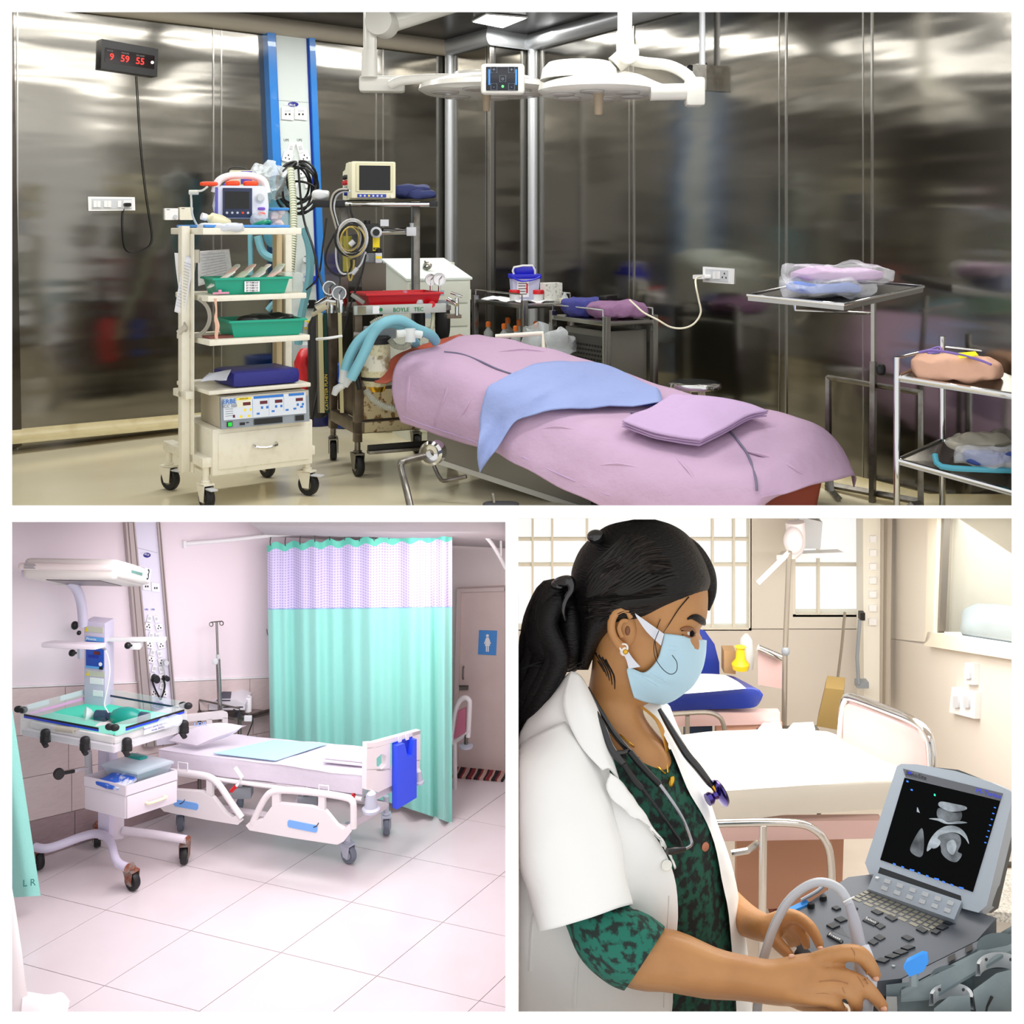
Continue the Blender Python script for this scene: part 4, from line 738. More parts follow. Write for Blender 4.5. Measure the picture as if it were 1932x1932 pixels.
solo('plastic_bag', MB().sup(U(1850, 836, 5.68), .16, .08, .05, .8, amp=.04, fr=12, seed=9), mat('grey film', '#bdb8a8', .25, alpha=.7), 'crumpled grey plastic bag behind the navy pack on the trolley', 'bag')
# ---------- operating table ----------
def TU(x, y, D): return U(x, y, D - .45 * max(0, min(1, (1500 - x) / 740)))
def TU3(l): return [TU(*p) for p in l]
PT = on_z(950, 930, Z1)
ot = thing('operating_table', 'grey operating table with crank handle under lilac drapes', 'table', PT)
gb = mat('grey paint', '#7d7b74', .35, .3); f = [TU(806, 796, 6.95), TU(1115, 880, 6.3), TU(1115, 962, 6.3), TU(806, 860, 6.95)]
part(ot, 'base_box', MB().hexa(*f, (.32, .38, 0)), gb); pl = Pl(f[0], (f[1] - f[0]).cross(f[3] - f[0])); 
if pl.n.y > 0: pl.n = -pl.n
part(ot, 'white_stripe', MB().pp([(828, 866), (1100, 955), (1100, 966), (828, 876)], pl, .002, .001), mat('stripe white', '#c9c9c4', .4))
part(ot, 'pedestal', MB().hexa(*[Vector((x_, y_, z_)) for x_, y_, z_ in ((-.1, 6.72, Z1), (.4, 6.4, Z1), (.4, 6.4, Z1 + .3), (-.1, 6.72, Z1 + .3))], (.25, .3, 0)), gb)
cc = TU(822, 852, 6.62); ax = (TU(795, 862, 6.4) - cc).normalized()
part(ot, 'crank_hub', MB().lathe([(.062, 0), (.064, .02), (.064, .09), (.05, .105), (.022, .1), (.022, .06)], cc, 28, ax), chrome)
part(ot, 'crank_arm', MB().tube([TU(800, 861, 6.45), TU(775, 867, 6.4), TU(758, 873, 6.36), TU(757, 884, 6.34), TU(766, 920, 6.2), TU(776, 965, 6.1)], .018, 10, k=4), dsteel)
part(ot, 'side_handle', MB().tube([TU(819, 880, 6.7), TU(832, 905, 6.6), TU(848, 906, 6.55), TU(880, 899, 6.5)], .011, 8, k=3), dsteel)
part(ot, 'foot_pedal', MB().sup(TU(945, 956, 6.0), .09, .06, .02, .5), rubber); part(ot, 'pedal_post', MB().tube([TU(929, 932, 6.05), TU(933, 955, 6.0)], .008, 8), dsteel)
part(ot, 'mattress_frame', MB().hexa(TU(790, 760, 6.95), TU(1440, 940, 5.75), TU(1520, 850, 6.05), TU(900, 690, 7.3), (0, 0, -.05)), dsteel)
part(ot, 'mattress_frame', MB().tube([TU(1565, 905, 6.05), TU(1567, 925, 6.05)], .02, 10), lgrey)
part(ot, 'arm_frame', MB().tube([TU(935, 635, 7.35), TU(1024, 629, 7.25), TU(1026, 662, 7.2)], .014, 8), cream)
lil = mat('lilac drape', '#b79ab5', .85, bump=(7, .9, 5)); lil2 = mat('lilac sheet', '#b69bbf', .85, bump=(9, .7, 4)); per = mat('periwinkle cloth', '#8a99c8', .85, bump=(8, .8, 5)); rust = mat('rust rubber sheet', '#b3553f', .6, bump=(6, .2))
S = [[(757, 795, 6.9), (739, 735, 6.93), (762, 672, 7.0), (840, 645, 7.2), (908, 632, 7.42), (925, 690, 7.5)],
     [(800, 812, 6.8), (790, 750, 6.83), (806, 684, 6.88), (890, 658, 7.1), (960, 641, 7.3), (980, 700, 7.4)],
     [(862, 832, 6.65), (850, 772, 6.68), (864, 702, 6.75), (945, 674, 6.98), (1012, 653, 7.2), (1030, 710, 7.3)],
     [(960, 866, 6.35), (958, 820, 6.4), (985, 748, 6.5), (1060, 715, 6.72), (1128, 684, 6.95), (1150, 740, 7.05)],
     [(1080, 932, 6.05), (1085, 890, 6.1), (1105, 815, 6.22), (1180, 778, 6.44), (1245, 729, 6.7), (1265, 790, 6.8)],
     [(1215, 990, 5.8), (1215, 945, 5.84), (1230, 878, 5.94), (1310, 822, 6.14), (1370, 758, 6.42), (1392, 810, 6.5)],
     [(1330, 1010, 5.6), (1335, 965, 5.65), (1355, 905, 5.74), (1430, 850, 5.92), (1490, 784, 6.16), (1520, 840, 6.24)],
     [(1415, 985, 5.54), (1428, 950, 5.56), (1462, 888, 5.66), (1520, 842, 5.82), (1560, 815, 6.0), (1590, 860, 6.1)],
     [(1440, 938, 5.53), (1480, 928, 5.56), (1525, 912, 5.62), (1575, 905, 5.74), (1612, 896, 5.9), (1614, 920, 5.98)]]
def above_sill(mb):
    for v in mb.v: v.z = max(v.z, HC - (962 - HY) / F * v.y)
    return mb
dm = above_sill(MB().loft([TU3(r) for r in S], 9, 9, amp=.016, fr=5)); db = dm.bvh()
solid(solo('table_drape', dm, lil, 'large lilac drape covering the operating table down its side', 'drape', sm=60), .006)
for pts in ([(838, 664), (870, 668), (905, 681), (940, 697), (985, 712)], [(1376, 812), (1395, 835), (1412, 860), (1425, 900), (1428, 925)], [(1190, 778), (1215, 782), (1230, 785)]): 
    solo('drape_seam', MB().tube([onto(db, x, y, .012) for x, y in pts], .006, 6, k=4), mat('grey tape', '#6e6880', .7), 'grey stitched tape line across the lilac drape near ' + ('its head end', 'its foot end', 'its middle')[(pts[0][0] > 1000) + (pts[0][0] < 1300 and pts[0][0] > 1000)], 'tape')
dro_ = bpy.data.objects['table_drape']
for pts in ([(760, 786), (800, 802), (862, 822), (920, 842)], [(985, 862), (1040, 888), (1085, 908)], [(1100, 916), (1150, 935)]): part(dro_, 'hem_stitch', MB().tube([onto(db, x, y, -.001) for x, y in pts], .004, 5, k=4), lil2)
for pts in ([(776, 676), (772, 715), (768, 760), (766, 785)], [(850, 700), (842, 740), (824, 790), (820, 806)], [(900, 735), (880, 770), (862, 800)], [(1010, 812), (1050, 806), (1090, 812)], [(1120, 880), (1165, 876), (1210, 884)], [(935, 665), (985, 660), (1030, 664)], [(1270, 860), (1300, 890), (1320, 925)], [(1400, 850), (1450, 862), (1490, 880), (1520, 900)], [(1090, 720), (1060, 735), (1020, 745)]): part(dro_, 'crease', MB().tube([onto(db, x, y, -.004) for x, y in pts], [.002, .011, .011, .002][:len(pts)] if len(pts) == 4 else [.002, .011, .002], 6, k=5), lil)
# rust sheet under the drape at both ends
rs = MB().loft([TU3(r) for r in ([(706, 720, 6.98), (728, 722, 6.97), (745, 715, 6.98)], [(728, 690, 7.05), (742, 695, 7.03), (760, 690, 7.0)], [(750, 668, 7.1), (764, 668, 7.07), (785, 668, 7.05)], [(810, 646, 7.25), (820, 650, 7.22), (840, 655, 7.2)], [(868, 630, 7.45), (880, 634, 7.43), (905, 640, 7.4)])], 4, 5)
solid(solo('rubber_sheet', rs, rust, 'rust red rubber sheet showing under the drape at the head end', 'sheet'), .01)
rs = MB().loft([TU3(r) for r in ([(1398, 930, 5.66), (1440, 922, 5.7), (1500, 905, 5.78), (1552, 894, 5.9)], [(1395, 980, 5.6), (1440, 975, 5.64), (1500, 970, 5.72), (1540, 965, 5.84)])], 4, 4, amp=.01)
above_sill(rs); solid(solo('rubber_sheet', rs, rust, 'rust red rubber sheet hanging below the drape at the foot end', 'sheet'), .01)
# cloths laid on the drape
def cloth_on(name, rows, m, label, off, amp=.006, t_=.006, seed=0, k=5):
    pr = [[onto(db, x, y, .004) + Vector((0, -off * 1.1, off)) for j, (x, y) in enumerate(r)] for i, r in enumerate(rows)]
    o = solo(name, MB().loft(pr, k, k, amp=amp, fr=7, seed=seed), m, label, 'cloth', sm=60); return solid(o, t_)
cl = cloth_on('cloth', [[(904, 900), (903, 850), (906, 800), (916, 746), (926, 732)], [(925, 870), (930, 830), (938, 785), (950, 745), (962, 716)], [(955, 828), (965, 800), (975, 765), (990, 730), (1012, 694)], [(985, 797), (1005, 775), (1025, 750), (1048, 718), (1070, 690)], [(1060, 780), (1080, 760), (1098, 735), (1118, 708), (1134, 694)], [(1150, 776), (1160, 760), (1170, 742), (1182, 728), (1190, 720)], [(1246, 768), (1246, 760), (1245, 750), (1243, 744), (1240, 741)]], per, 'periwinkle blue cloth draped across the middle of the operating table', .03, .012)
part(cl, 'navy_patch', MB().hexa(onto(db, 1203, 766, .05), onto(db, 1245, 766, .05), onto(db, 1242, 752, .05), onto(db, 1230, 756, .05), (0, -.004, .004)), mat('navy patch', '#26348c', .7))
for i in range(3):
    d = 0
    cloth_on('folded_sheet', [[(1172, 812 - d), (1190, 800 - d), (1225, 785 - d), (1262, 762 - d)], [(1225, 832 - d), (1262, 808 - d), (1295, 785 - d), (1320, 764 - d)], [(1275, 842 - d), (1320, 815 - d), (1355, 790 - d), (1385, 774 - d)], [(1318, 848 - d * 1.6), (1370, 822 - d * 1.4), (1410, 800 - d * 1.4), (1444, 792 - d)]], lil2, ('lowest', 'middle', 'topmost')[i] + ' layer of the folded lilac sheet near the table foot', .03 + .016 * i, .005, .008, i)
# ---------- surgical lights ----------
lw = mat('lamp white', '#d2d0c8', .28, coat=.3); lens = mat('lamp lens', '#b8b4ae', .15, alpha=.9)
def head(cx, cy, D, r, dome, ot_):
    t = thing('surgical_light', ot_, 'lamp', U(cx, cy, D)); c = Matrix.Translation(U(cx, cy, D))
    part(t, 'lamp_disc', MB(c).lathe([(r * .3, -.02), (r * .92, -.02), (r, 0), (r * .98, .03), (r * .7, .07), (r * .3, .085), (.01, .088)], n=44), lw)
    if dome: part(t, 'dome', MB(c).lathe([(r * .66, .06), (r * .62, .12), (r * .52, .155), (r * .3, .165), (.01, .168)], (-.1, 0, 0), 32), lw)
    else: part(t, 'dome', MB(c).lathe([(r * .4, .07), (r * .36, .12), (.01, .14)], (-.06, .1, 0), 24), lw)
    for i in range(6): a = i * math.pi / 3 + .3; part(t, 'lens', MB(c).lathe([(r * .2, -.021), (r * .2, -.03), (r * .14, -.034)], (r * .62 * math.cos(a), r * .62 * math.sin(a), 0), 20), lens)
    part(t, 'grip', MB(c).lathe([(.03, -.02), (.026, -.06), (.022, -.13), (.018, -.135)], (0, -.05, 0), 14), mat('grip taupe', '#a08f78', .5)); return t
t = head(918, 170, 7.2, .42, False, 'left white surgical light with a square control panel')
D = 7.2
part(t, 'pole', MB().tube([U(698, -60, D), U(698, 112, D)], .042, 16).tube([U(697, 95, D), U(697, 146, D)], .05, 16), lw)
part(t, 'joint', MB().lathe([(.09, -.07), (.092, 0), (.085, .08), (.03, .085)], U(721, 43, D), 26, (-.2, -1, 0)), lw)
part(t, 'boom', MB().tube([U(722, 45, 7.25), U(860, 2, 7.5), U(980, -40, 7.8)], .07, 14), lw)
part(t, 'elbow', MB(frame(677, 765, 140, 172, D, .05)[0]).box(0, .28, 0, .12, 0, .1, .02), lw)
part(t, 'arm', MB().tube([U(738, 160, 7.15), U(760, 152, 7.12), U(830, 148, 7.05), U(905, 150, 7.0)], .03, 12, k=3), lw)
pn = frame(907, 990, 119, 178, 6.6, .0); M, W, H = pn
c = part(t, 'control_panel', MB(M).box(0, W, 0, .06, 0, H, .025, 3), lw); g = part(c, 'panel_face', MB(M).box(.12 * W, .85 * W, -.004, 0, .12 * H, .88 * H, .003), mat('panel dark', '#12151f', .2))
keym = mat('panel print', '#6a7684', .5)
for u, v, s in ((.3, .78, '+'), (.7, .78, '+'), (.5, .5, 'o'), (.3, .24, '-'), (.7, .24, '-')):
    for k_ in ((-1, 0), (1, 0), (0, -1), (0, 1)): pass
    part(c, 'key_outline', MB(M).tube([((u - .07) * W, -.006, (v - .1) * H), ((u + .07) * W, -.006, (v - .1) * H), ((u + .07) * W, -.006, (v + .1) * H), ((u - .07) * W, -.006, (v + .1) * H)], .0018, 4, closed=True), keym)
    ftext(c, 'key_sign', s, M @ Vector((u * W, -.006, v * H)), (1, 0, 0), (0, 0, 1), .03, keym)
part(c, 'green_lamp', MB(M).sup((.5 * W, -.006, .25 * H), .007, .004, .007, 1), mat('green led', '#40ff50', .4, emis=4))
for u in (.19, .8): part(c, 'level_bar', MB(M).box((u - .015) * W, (u + .025) * W, -.006, -.004, .3 * H, .8 * H), mat('blue led', '#2f74c8', .4, emis=.5))
t = head(1128, 172, 6.4, .33, True, 'right white surgical light with a domed top on a curved arm'); D = 6.4
part(t, 'pole', MB().tube([U(1179, -60, D), U(1179, 70, D)], .04, 16).tube([U(1179, 60, D), U(1180, 100, D)], .05, 16), lw)
part(t, 'joint', MB().lathe([(.06, -.05), (.062, 0), (.058, .05), (.02, .055)], U(1184, 102, D - .05), 22, (0, -1, 0)).tube([U(1190, 98, D), U(1160, 124, D)], .055, 14), lw)
part(t, 'arm', MB().tube([U(1185, 112, D), U(1215, 118, D), U(1262, 124, D - .05), U(1296, 142, D - .1), U(1306, 162, D - .15), U(1290, 176, D - .15)], .032, 12, k=4), lw)
part(t, 'elbow', MB(frame(1296, 1327, 150, 199, D - .2, .0)[0]).box(0, .1, 0, .12, 0, .155, .02).tube([(-.19, .05, .075), (.02, .05, .08)], .045, 14), lw)
part(t, 'yoke', MB().tube([U(1290, 180, D - .1), U(1240, 165, D - .1), U(1200, 148, D - .05), U(1165, 142, D)], .028, 10, k=3), lw)
# suction bracket on the right wall
t = thing('wall_bracket', 'steel bracket with a vertical pipe high on the right wall', 'bracket', PR.at(1340, 170))
part(t, 'pipe', MB().tube([PR.at(1325, -20, .06), PR.at(1325, 130, .06)], .02, 10), lgrey); part(t, 'plate', MB().pp([(1296, 126), (1330, 118), (1330, 160), (1296, 168)], PR, .02), steel)
part(t, 'box', MB().rect(1330, 124, 1356, 172, PR, .1), dsteel); part(t, 'clamp', MB().lathe([(.06, 0), (.06, .05), (.03, .06)], PR.at(1313, 140, .02), 20, PR.n), chrome)
# ---------- bins, bags and cables on the floor ----------
t = thing('waste_bin', 'dark blue bin with a blue liner behind the cart', 'bin', on_z(618, 800, Z1)); mt = Matrix.Translation(on_z(600, 800, Z1))
part(t, 'tub', MB(mt).lathe([(.13, 0), (.16, .42), (.15, .42), (.12, .02)], n=22), mat('navy bin', '#141c58', .4)); part(t, 'liner', MB(mt).lathe([(.165, .36), (.17, .44), (.14, .45), (.13, .3)], n=22), mat('blue liner', '#1757c8', .35))
solo('red_bag', MB().sup(U(576, 712, 7.2), .07, .07, .17, .7, amp=.03, fr=12), mat('red bag film', '#d8202a', .35), 'red waste bag showing at the right of the cart', 'bag')
solo('blue_bag', MB().sup(U(668, 705, 7.3), .09, .06, .09, .7, amp=.04, fr=12, seed=2), mat('blue liner', '#1757c8', .35), 'blue plastic liner showing behind the machine hoses', 'bag')
def coil(x, y, rx, n, m, label, D=None):
    t = solo('cable_coil', MB(), m, label, 'cable') if 0 else None; mb = MB(); c = on_z(x, y, Z1)
    for i in range(n): r = rx * (1 - .05 * i); mb.tube([c + Vector((r * math.cos(a) + .02 * math.sin(i * 3), r * .6 * math.sin(a), .008 + .014 * (i % 4) + .006 * math.sin(3 * a))) for a in [2 * math.pi * j / 22 for j in range(22)]], .007, 6, closed=True)
    return solo('cable_coil', mb, m, label, 'cable')
coil(660, 806, .14, 6, mat('navy cable', '#1c3478', .5), 'coil of dark blue cable on the floor under the machine'); coil(722, 812, .17, 5, mat('cream tube', '#d6cfa4', .5), 'coil of cream tubing on the floor beside the machine')
solo('floor_cable', MB().tube([on_z(592, 862, Z1 - .01), on_z(612, 850, Z1 - .01), on_z(640, 832, Z1 - .01), on_z(690, 808, Z1 - .01)], .009, 7, k=4), rubber, 'black cable running over the floor from the cart to the machine', 'cable')
# ================= ROOM 2: WARD =================
plw = mat('ward wall paint', '#efe2e8', .7); dado = mat('ward wall tile', '#d9c8c6', .3, var=(18, .4, .8), col2='#d2bfbd', stretch=(1, 1, 5)); brn = mat('brown skirting tile', '#a58f92', .3, var=(18, .35, .8), col2='#957f82', stretch=(1, 1, 6))
grout = mat('grout', '#a99c9c', .8); ftile = mat('ward floor tile', '#dfd5d8', .2, var=(2.2, .4, .8), col2='#d9cdcf', bump=(4, .02))
W0, K0, K1 = Vector((-2.9, 7.25, 0)), Vector((-1.28, 8.63, 0)), Vector((-.03, 8.365, 0))
dW = (K0 - W0).normalized(); PW = Pl(W0, (dW.y, -dW.x, 0)); dK = (K1 - K0).normalized(); PK = Pl(K0, (dK.y, -dK.x, 0))
WE = W0 - dW * 2.6
def wallbox(name, a, b, n, z0, z1, m):
    a, b = at_z(a, z0), at_z(b, z0); return struct(name, MB().hexa(a, b, at_z(b, z1), at_z(a, z1), n * -.1), m)
w2 = wallbox('wall_left', WE, K0, PW.n, -.1, 2.38, plw); wk = wallbox('wall_back', K0, K1 + Vector((.0, 0, 0)), PK.n, -.1, 2.38, mat('ward back wall', '#e6dad8', .7))
struct('wall_right', MB().box(-.03, .03, 5.37, 8.7, -.1, 2.2), mat('partition paint', '#e6dada', .8))
struct('ceiling', MB().hexa((-5.4, 5.362, HC - 5.362 * 553.8 / F), (-.03, 5.362, HC - 5.362 * 553.8 / F), (-.03, 9.2, HC - 9.2 * 553.8 / F), (-5.4, 9.2, HC - 9.2 * 553.8 / F), (0, 0, .012)), mat('ward ceiling', '#dcd2d4', .8))
cs = [U(470, 984.5, 6.9), U(965, 984.5, 6.9), U(965, 1035, 8.33), U(505, 1012, 8.2)]
c2 = struct('ceiling', MB().hexa(*cs, (0, 0, .004)), mat('sloping ceiling', '#b9b2b2', .8))
for a, b in (((700, 985, 7.1), (735, 1015, 8.2)), ((820, 985, 7.1), (845, 1020, 8.2)), ((905, 985, 7.1), (925, 1026, 8.2))): part(c2, 'ceiling_joint', MB().tube([U(*a) - Vector((0, 0, .012)), U(*b) - Vector((0, 0, .012))], .006, 4), inkb)
fl = struct('floor', MB().box(-5.2, -.03, 5.37, 9.2, -.12, -.004), grout)
def clip(poly, p, n):
    out = []
    for i in range(len(poly)):
        a, b = poly[i], poly[(i + 1) % len(poly)]; da, db = (a - p).dot(n), (b - p).dot(n)
        if da >= 0: out.append(a)
        if da * db < 0: out.append(a.lerp(b, da / (da - db)))
    return out
e1, e2, og = Vector((.539, -.196, 0)), Vector((.315, .47, 0)), Vector((-2.321, 6.667, 0)); g = .004
for i in range(-7, 9):
    for j in range(-6, 7):
        o_ = og + e1 * i + e2 * j; q = [o_ + e1 * g + e2 * g, o_ + e1 * (1 - g) + e2 * g, o_ + e1 * (1 - g) + e2 * (1 - g), o_ + e1 * g + e2 * (1 - g)]
        for p, n in ((Vector((-.03, 0, 0)), Vector((-1, 0, 0))), (Vector((0, 5.37, 0)), Vector((0, 1, 0))), (W0, PW.n), (K0, PK.n)):
            q = clip(q, p, n) if q else q
        if len(q) > 2 and max(p.x for p in q) > -4.4: part(fl, 'tile', MB().prism([p - Vector((0, 0, .004)) for p in q], (0, 0, .004)), ftile)
# wall tiles on the left wall (rows follow the joints)
rows = [lambda x: 1298 - .041 * (x - 23), lambda x: 1388 - .09 * (x - 23), lambda x: 1468 - .19 * (x - 40), lambda x: 1549 - .24 * (x - 53), lambda x: None]
cols = [-330, -150, 10, 122, 300, 470, 660]
def fl_y(x): p = PW.at(x, 1500); return HY + HC / p.y * F
for r in range(4):
    for c in range(len(cols) - 1):
        x0, x1 = cols[c] + .5 + r * 6, cols[c + 1] - .5 + r * 6; f0 = rows[r]; f1 = rows[r + 1] if r < 3 else fl_y
        if f1(x1) - f0(x1) < 4 or f1(x0) - f0(x0) < 4: continue
        part(w2, 'wall_tile', MB().pp([(x0, f0(x0) + .5), (x1, f0(x1) + .5), (x1, f1(x1) - .5), (x0, f1(x0) - .5)], PW, .012), dado if r < 3 else brn)
part(w2, 'tile_trim', MB().pp([(-330, 1308), (640, 1270), (640, 1272.5), (-330, 1310.5)], PW, .014, .001), white)
# door
dcol = mat('door laminate', '#dcc8c3', .4, var=(5, .4, .8), col2='#d6bfba'); 
dr = struct('door_1', MB().pp([(873, 1113), (954, 1110), (954, 1453), (866, 1447)], PK, .03, .002), dcol)
part(dr, 'door_frame', MB().pp([(865, 1108), (954, 1104), (954, 1111), (873, 1114)], PK, .05, 0), mat('door frame paint', '#d3c3be', .5)); part(dr, 'door_frame', MB().pp([(865, 1108), (873, 1113), (866, 1447), (857, 1446)], PK, .05, 0), MATS['door frame paint'])
part(dr, 'door_handle', MB().tube([PK.at(875, 1258, .035), PK.at(874, 1262, .06), PK.at(873.5, 1276, .06), PK.at(874, 1281, .035)], .006, 8, k=3), dsteel)
lt = part(dr, 'latch', MB().rect(863, 1292, 886, 1297.5, PK, .016, .032, 1), mat('latch metal', '#8f8580', .4, .6)); part(lt, 'bolt', MB().tube([PK.at(866, 1294.5, .055), PK.at(884, 1294.5, .055)], .006, 8), dsteel)
t = thing('door_sign', 'blue sign with a white female figure on the ward door', 'sign', PK.at(905, 1232))
sgn = mat('sign blue', '#4a92dc', .5); part(t, 'board', MB().pp([(906, 1186), (940, 1187), (938, 1233), (904, 1231)], PK, .004, .033), sgn)
o2 = .0375; part(t, 'figure', MB().disc(922, 1196, 2.8, PK, .0015, o2).pp([(919.5, 1199.5), (924.5, 1199.5), (928.5, 1211), (926.7, 1211.8), (924.5, 1206), (927, 1215), (917, 1215), (919.5, 1206), (917.3, 1211.6), (915.5, 1210.8)], PK, .0015, o2).pp([(919, 1215), (921.4, 1215), (921.2, 1226), (919, 1226)], PK, .0015, o2).pp([(922.4, 1215), (924.8, 1215), (924.4, 1226), (922.2, 1226)], PK, .0015, o2), paperb)
t = thing('rug', 'striped rag rug in dark red, black and cream by the door', 'rug', on_z(905, 1460, 0))
cr_ = [mat('rug red', '#8a3038', .9), mat('rug black', '#2a2226', .9), mat('rug cream', '#c9a79a', .9)]
for i in range(26):
    x = 858 + i * 3.7; part(t, 'stripe', MB().tube([on_z(x + 6, 1447 + i * .25, .008), on_z(x + 2, 1457 + i * .3, .012), on_z(x - 4, 1466 + i * .3, .008)], .009, 6), cr_[(i * 5 + i // 3) % 3])
# --- service column of the ward ---
railm = mat('grey aluminium rail', '#b3a9a6', .35, .5); face2 = mat('lilac white panel', '#e6e3f3', .4)
t = thing('service_column', 'tall white socket column with grey rails on the ward wall', 'panel', PW.at(295, 1395))
part(t, 'face_panel', MB().pp([(249, 983), (291, 983), (326, 1400), (290, 1404)], PW, .03), face2)
part(t, 'rail', MB().pp([(231, 983), (249, 983), (290, 1404), (266, 1404)], PW, .05), railm); part(t, 'rail', MB().pp([(291, 983), (297, 983), (333, 1400), (326, 1400)], PW, .05), railm)
for a, b in ((235, 270), (245, 285), (294, 329)): part(t, 'groove', MB().pp([(a, 983), (a + 1.5, 983), (b + 1.5, 1403), (b, 1403)], PW, .002, .05), mat('groove brown', '#6f6360', .5))
part(t, 'badge', MB().disc(273.5, 1045.5, 7, PW, .003, .03, 4.6), MATS['navy badge']); ptext(t, 'badge_lettering', 'LAURUS', 273.5, 1045.5, Pl(PW.p + PW.n * .033, PW.n), 3.6, paperb, 283, 1048)
part(t, 'panel_joint', MB().pp([(254, 1031), (293, 1041), (293, 1041.6), (254, 1031.6)], PW, .001, .03), grey)
for x0, y0 in ((264, 1093), (281, 1096)):
    o = part(t, 'data_plate', MB().pp([(x0, y0), (x0 + 15, y0 + 2), (x0 + 16, y0 + 19), (x0 + 1, y0 + 17)], PW, .01, .03), white)
    for dx in (5, 9): part(o, 'port', MB().rect(x0 + dx, y0 + 9, x0 + dx + 2.2, y0 + 12.5, PW, .002, .04), black)
for x in (276, 288): ptext(t, 'lettering', 'UPS', x, 1150, Pl(PW.p + PW.n * .03, PW.n), 3.5, inkblue, x + 8, 1151)
PLs, lift = PW, .03
for i, (x, y, big) in enumerate(((277, 1164, 0), (290, 1165, 0), (275, 1178, 1), (295, 1180, 1), (280, 1196, 0), (293, 1197, 0), (277, 1213, 1), (299, 1214, 1), (283, 1228, 0), (296, 1230, 0), (280, 1241, 1), (300, 1245, 1), (286, 1258, 0), (299, 1260, 0), (284, 1274, 1), (302, 1275, 1), (301, 1290, 0), (285, 1304, 1), (305, 1304, 1))): sock(t, x, y, .25 if i % 2 == 0 else -.25, 6.2, big)
t = thing('power_lead', 'black plugs and leads meeting in a V on the ward column', 'cable', PW.at(296, 1325))
part(t, 'plug', MB().disc(286, 1275, 6.5, PW, .04, .045, 7.5), black); part(t, 'plug', MB().disc(306, 1274, 4.6, PW, .04, .045, 5), black)
part(t, 'lead', MB().tube([PW.at(x, y, .06) for x, y in ((286, 1281), (292, 1298), (300, 1315), (303, 1320))], .006, 7, k=4), rubber); part(t, 'lead', MB().tube([PW.at(x, y, .06) for x, y in ((307, 1278), (311, 1292), (308, 1308), (303, 1320))], .006, 7, k=4), rubber)
solo('plug', MB().disc(304, 1244, 4.5, PW, .04, .046, 5).tube([PW.at(305, 1248, .07), PW.at(310, 1262, .06), PW.at(312, 1276, .06)], .005, 6), lgrey, 'grey plug high on the right of the ward column', 'plug')
tl = MB()
for i in range(7): tl.tube([PW.at(298 + (11 - i) * math.cos(a), 1331 + (6.5 - .4 * i) * math.sin(a) + i * .6, .05 + .01 * math.sin(3 * a + i)) for a in [2 * math.pi * j / 20 for j in range(20)]], .004, 5, closed=True)
solo('tubing_coil', tl, mat('violet tubing', '#b3a2d8', .3, alpha=.75), 'coil of clear violet tubing at the foot of the ward column', 'tube')
# --- curtain rail and curtain ---
mint = mat('mint curtain', '#8ed6ca', .42, bump=(140, .12), spec=.6, sheen=.3); mintd = mat('mint header', '#62c8b2', .5)
t = thing('curtain_rail', 'white curved curtain rail hung from the ward ceiling', 'rail', U(610, 1003, 7.95))
Rl = [(345, 1026, 7.84), (430, 1019, 7.95), (505, 1011, 8.05), (610, 1003, 7.95), (700, 998, 7.85), (800, 993, 7.72), (860, 992, 7.66), (900, 1001, 7.68), (922, 1018, 7.75), (940, 1045, 7.85), (954, 1072, 7.95)]
part(t, 'rail', MB().tube([U(*p) for p in Rl], .014, 10, k=4), white); part(t, 'wall_bracket', MB().rect(343, 1019, 348, 1033, PW, .03), white)
for x, y, D in ((610, 1003, 7.95), (945, 1048, 7.86)): part(t, 'hanger_rod', MB().tube([U(x, y, D), U(x, 960, D)], .008, 8), white)
def ct(u, y): 
    """point of the curtain at fraction u of its width and pixel height y"""
    s = (y - 1015) / 535; f = .034 * math.sin(2 * math.pi * 4.3 * u + 1.5 * math.sin(7 * u)) + .016 * math.sin(2 * math.pi * 11 * u + 2 * math.sin(5 * u)) + .03 * max(0, u - .78) / .22 * math.sin(2 * math.pi * 14 * u)
    k_ = .045 if u < .9 else 0.0
    return U(503 + 350 * u + (9 - 9 * u) * s, y, 8.02 - .38 * u - f * (.75 + .5 * s) - k_ * s)
def top_y(u): return 1026 - 20 * u + 3.2 * math.cos(2 * math.pi * 10.3 * u)
nU = 150
def band(fa, fb, nv): 
    mb = MB(); vs = [ct(i / nU, fa(i / nU) + (fb(i / nU) - fa(i / nU)) * j / nv) for j in range(nv + 1) for i in range(nU + 1)]
    return mb.add(vs, [[j * (nU + 1) + i, j * (nU + 1) + i + 1, (j + 1) * (nU + 1) + i + 1, (j + 1) * (nU + 1) + i] for j in range(nv) for i in range(nU)])
t = thing('privacy_curtain', 'mint green hospital curtain with a lilac mesh top hung on the rail', 'curtain', U(680, 1540, 7.8))
hd = lambda u: top_y(u) + 13
msh = mat('lilac mesh', '#d9cff0', .7)
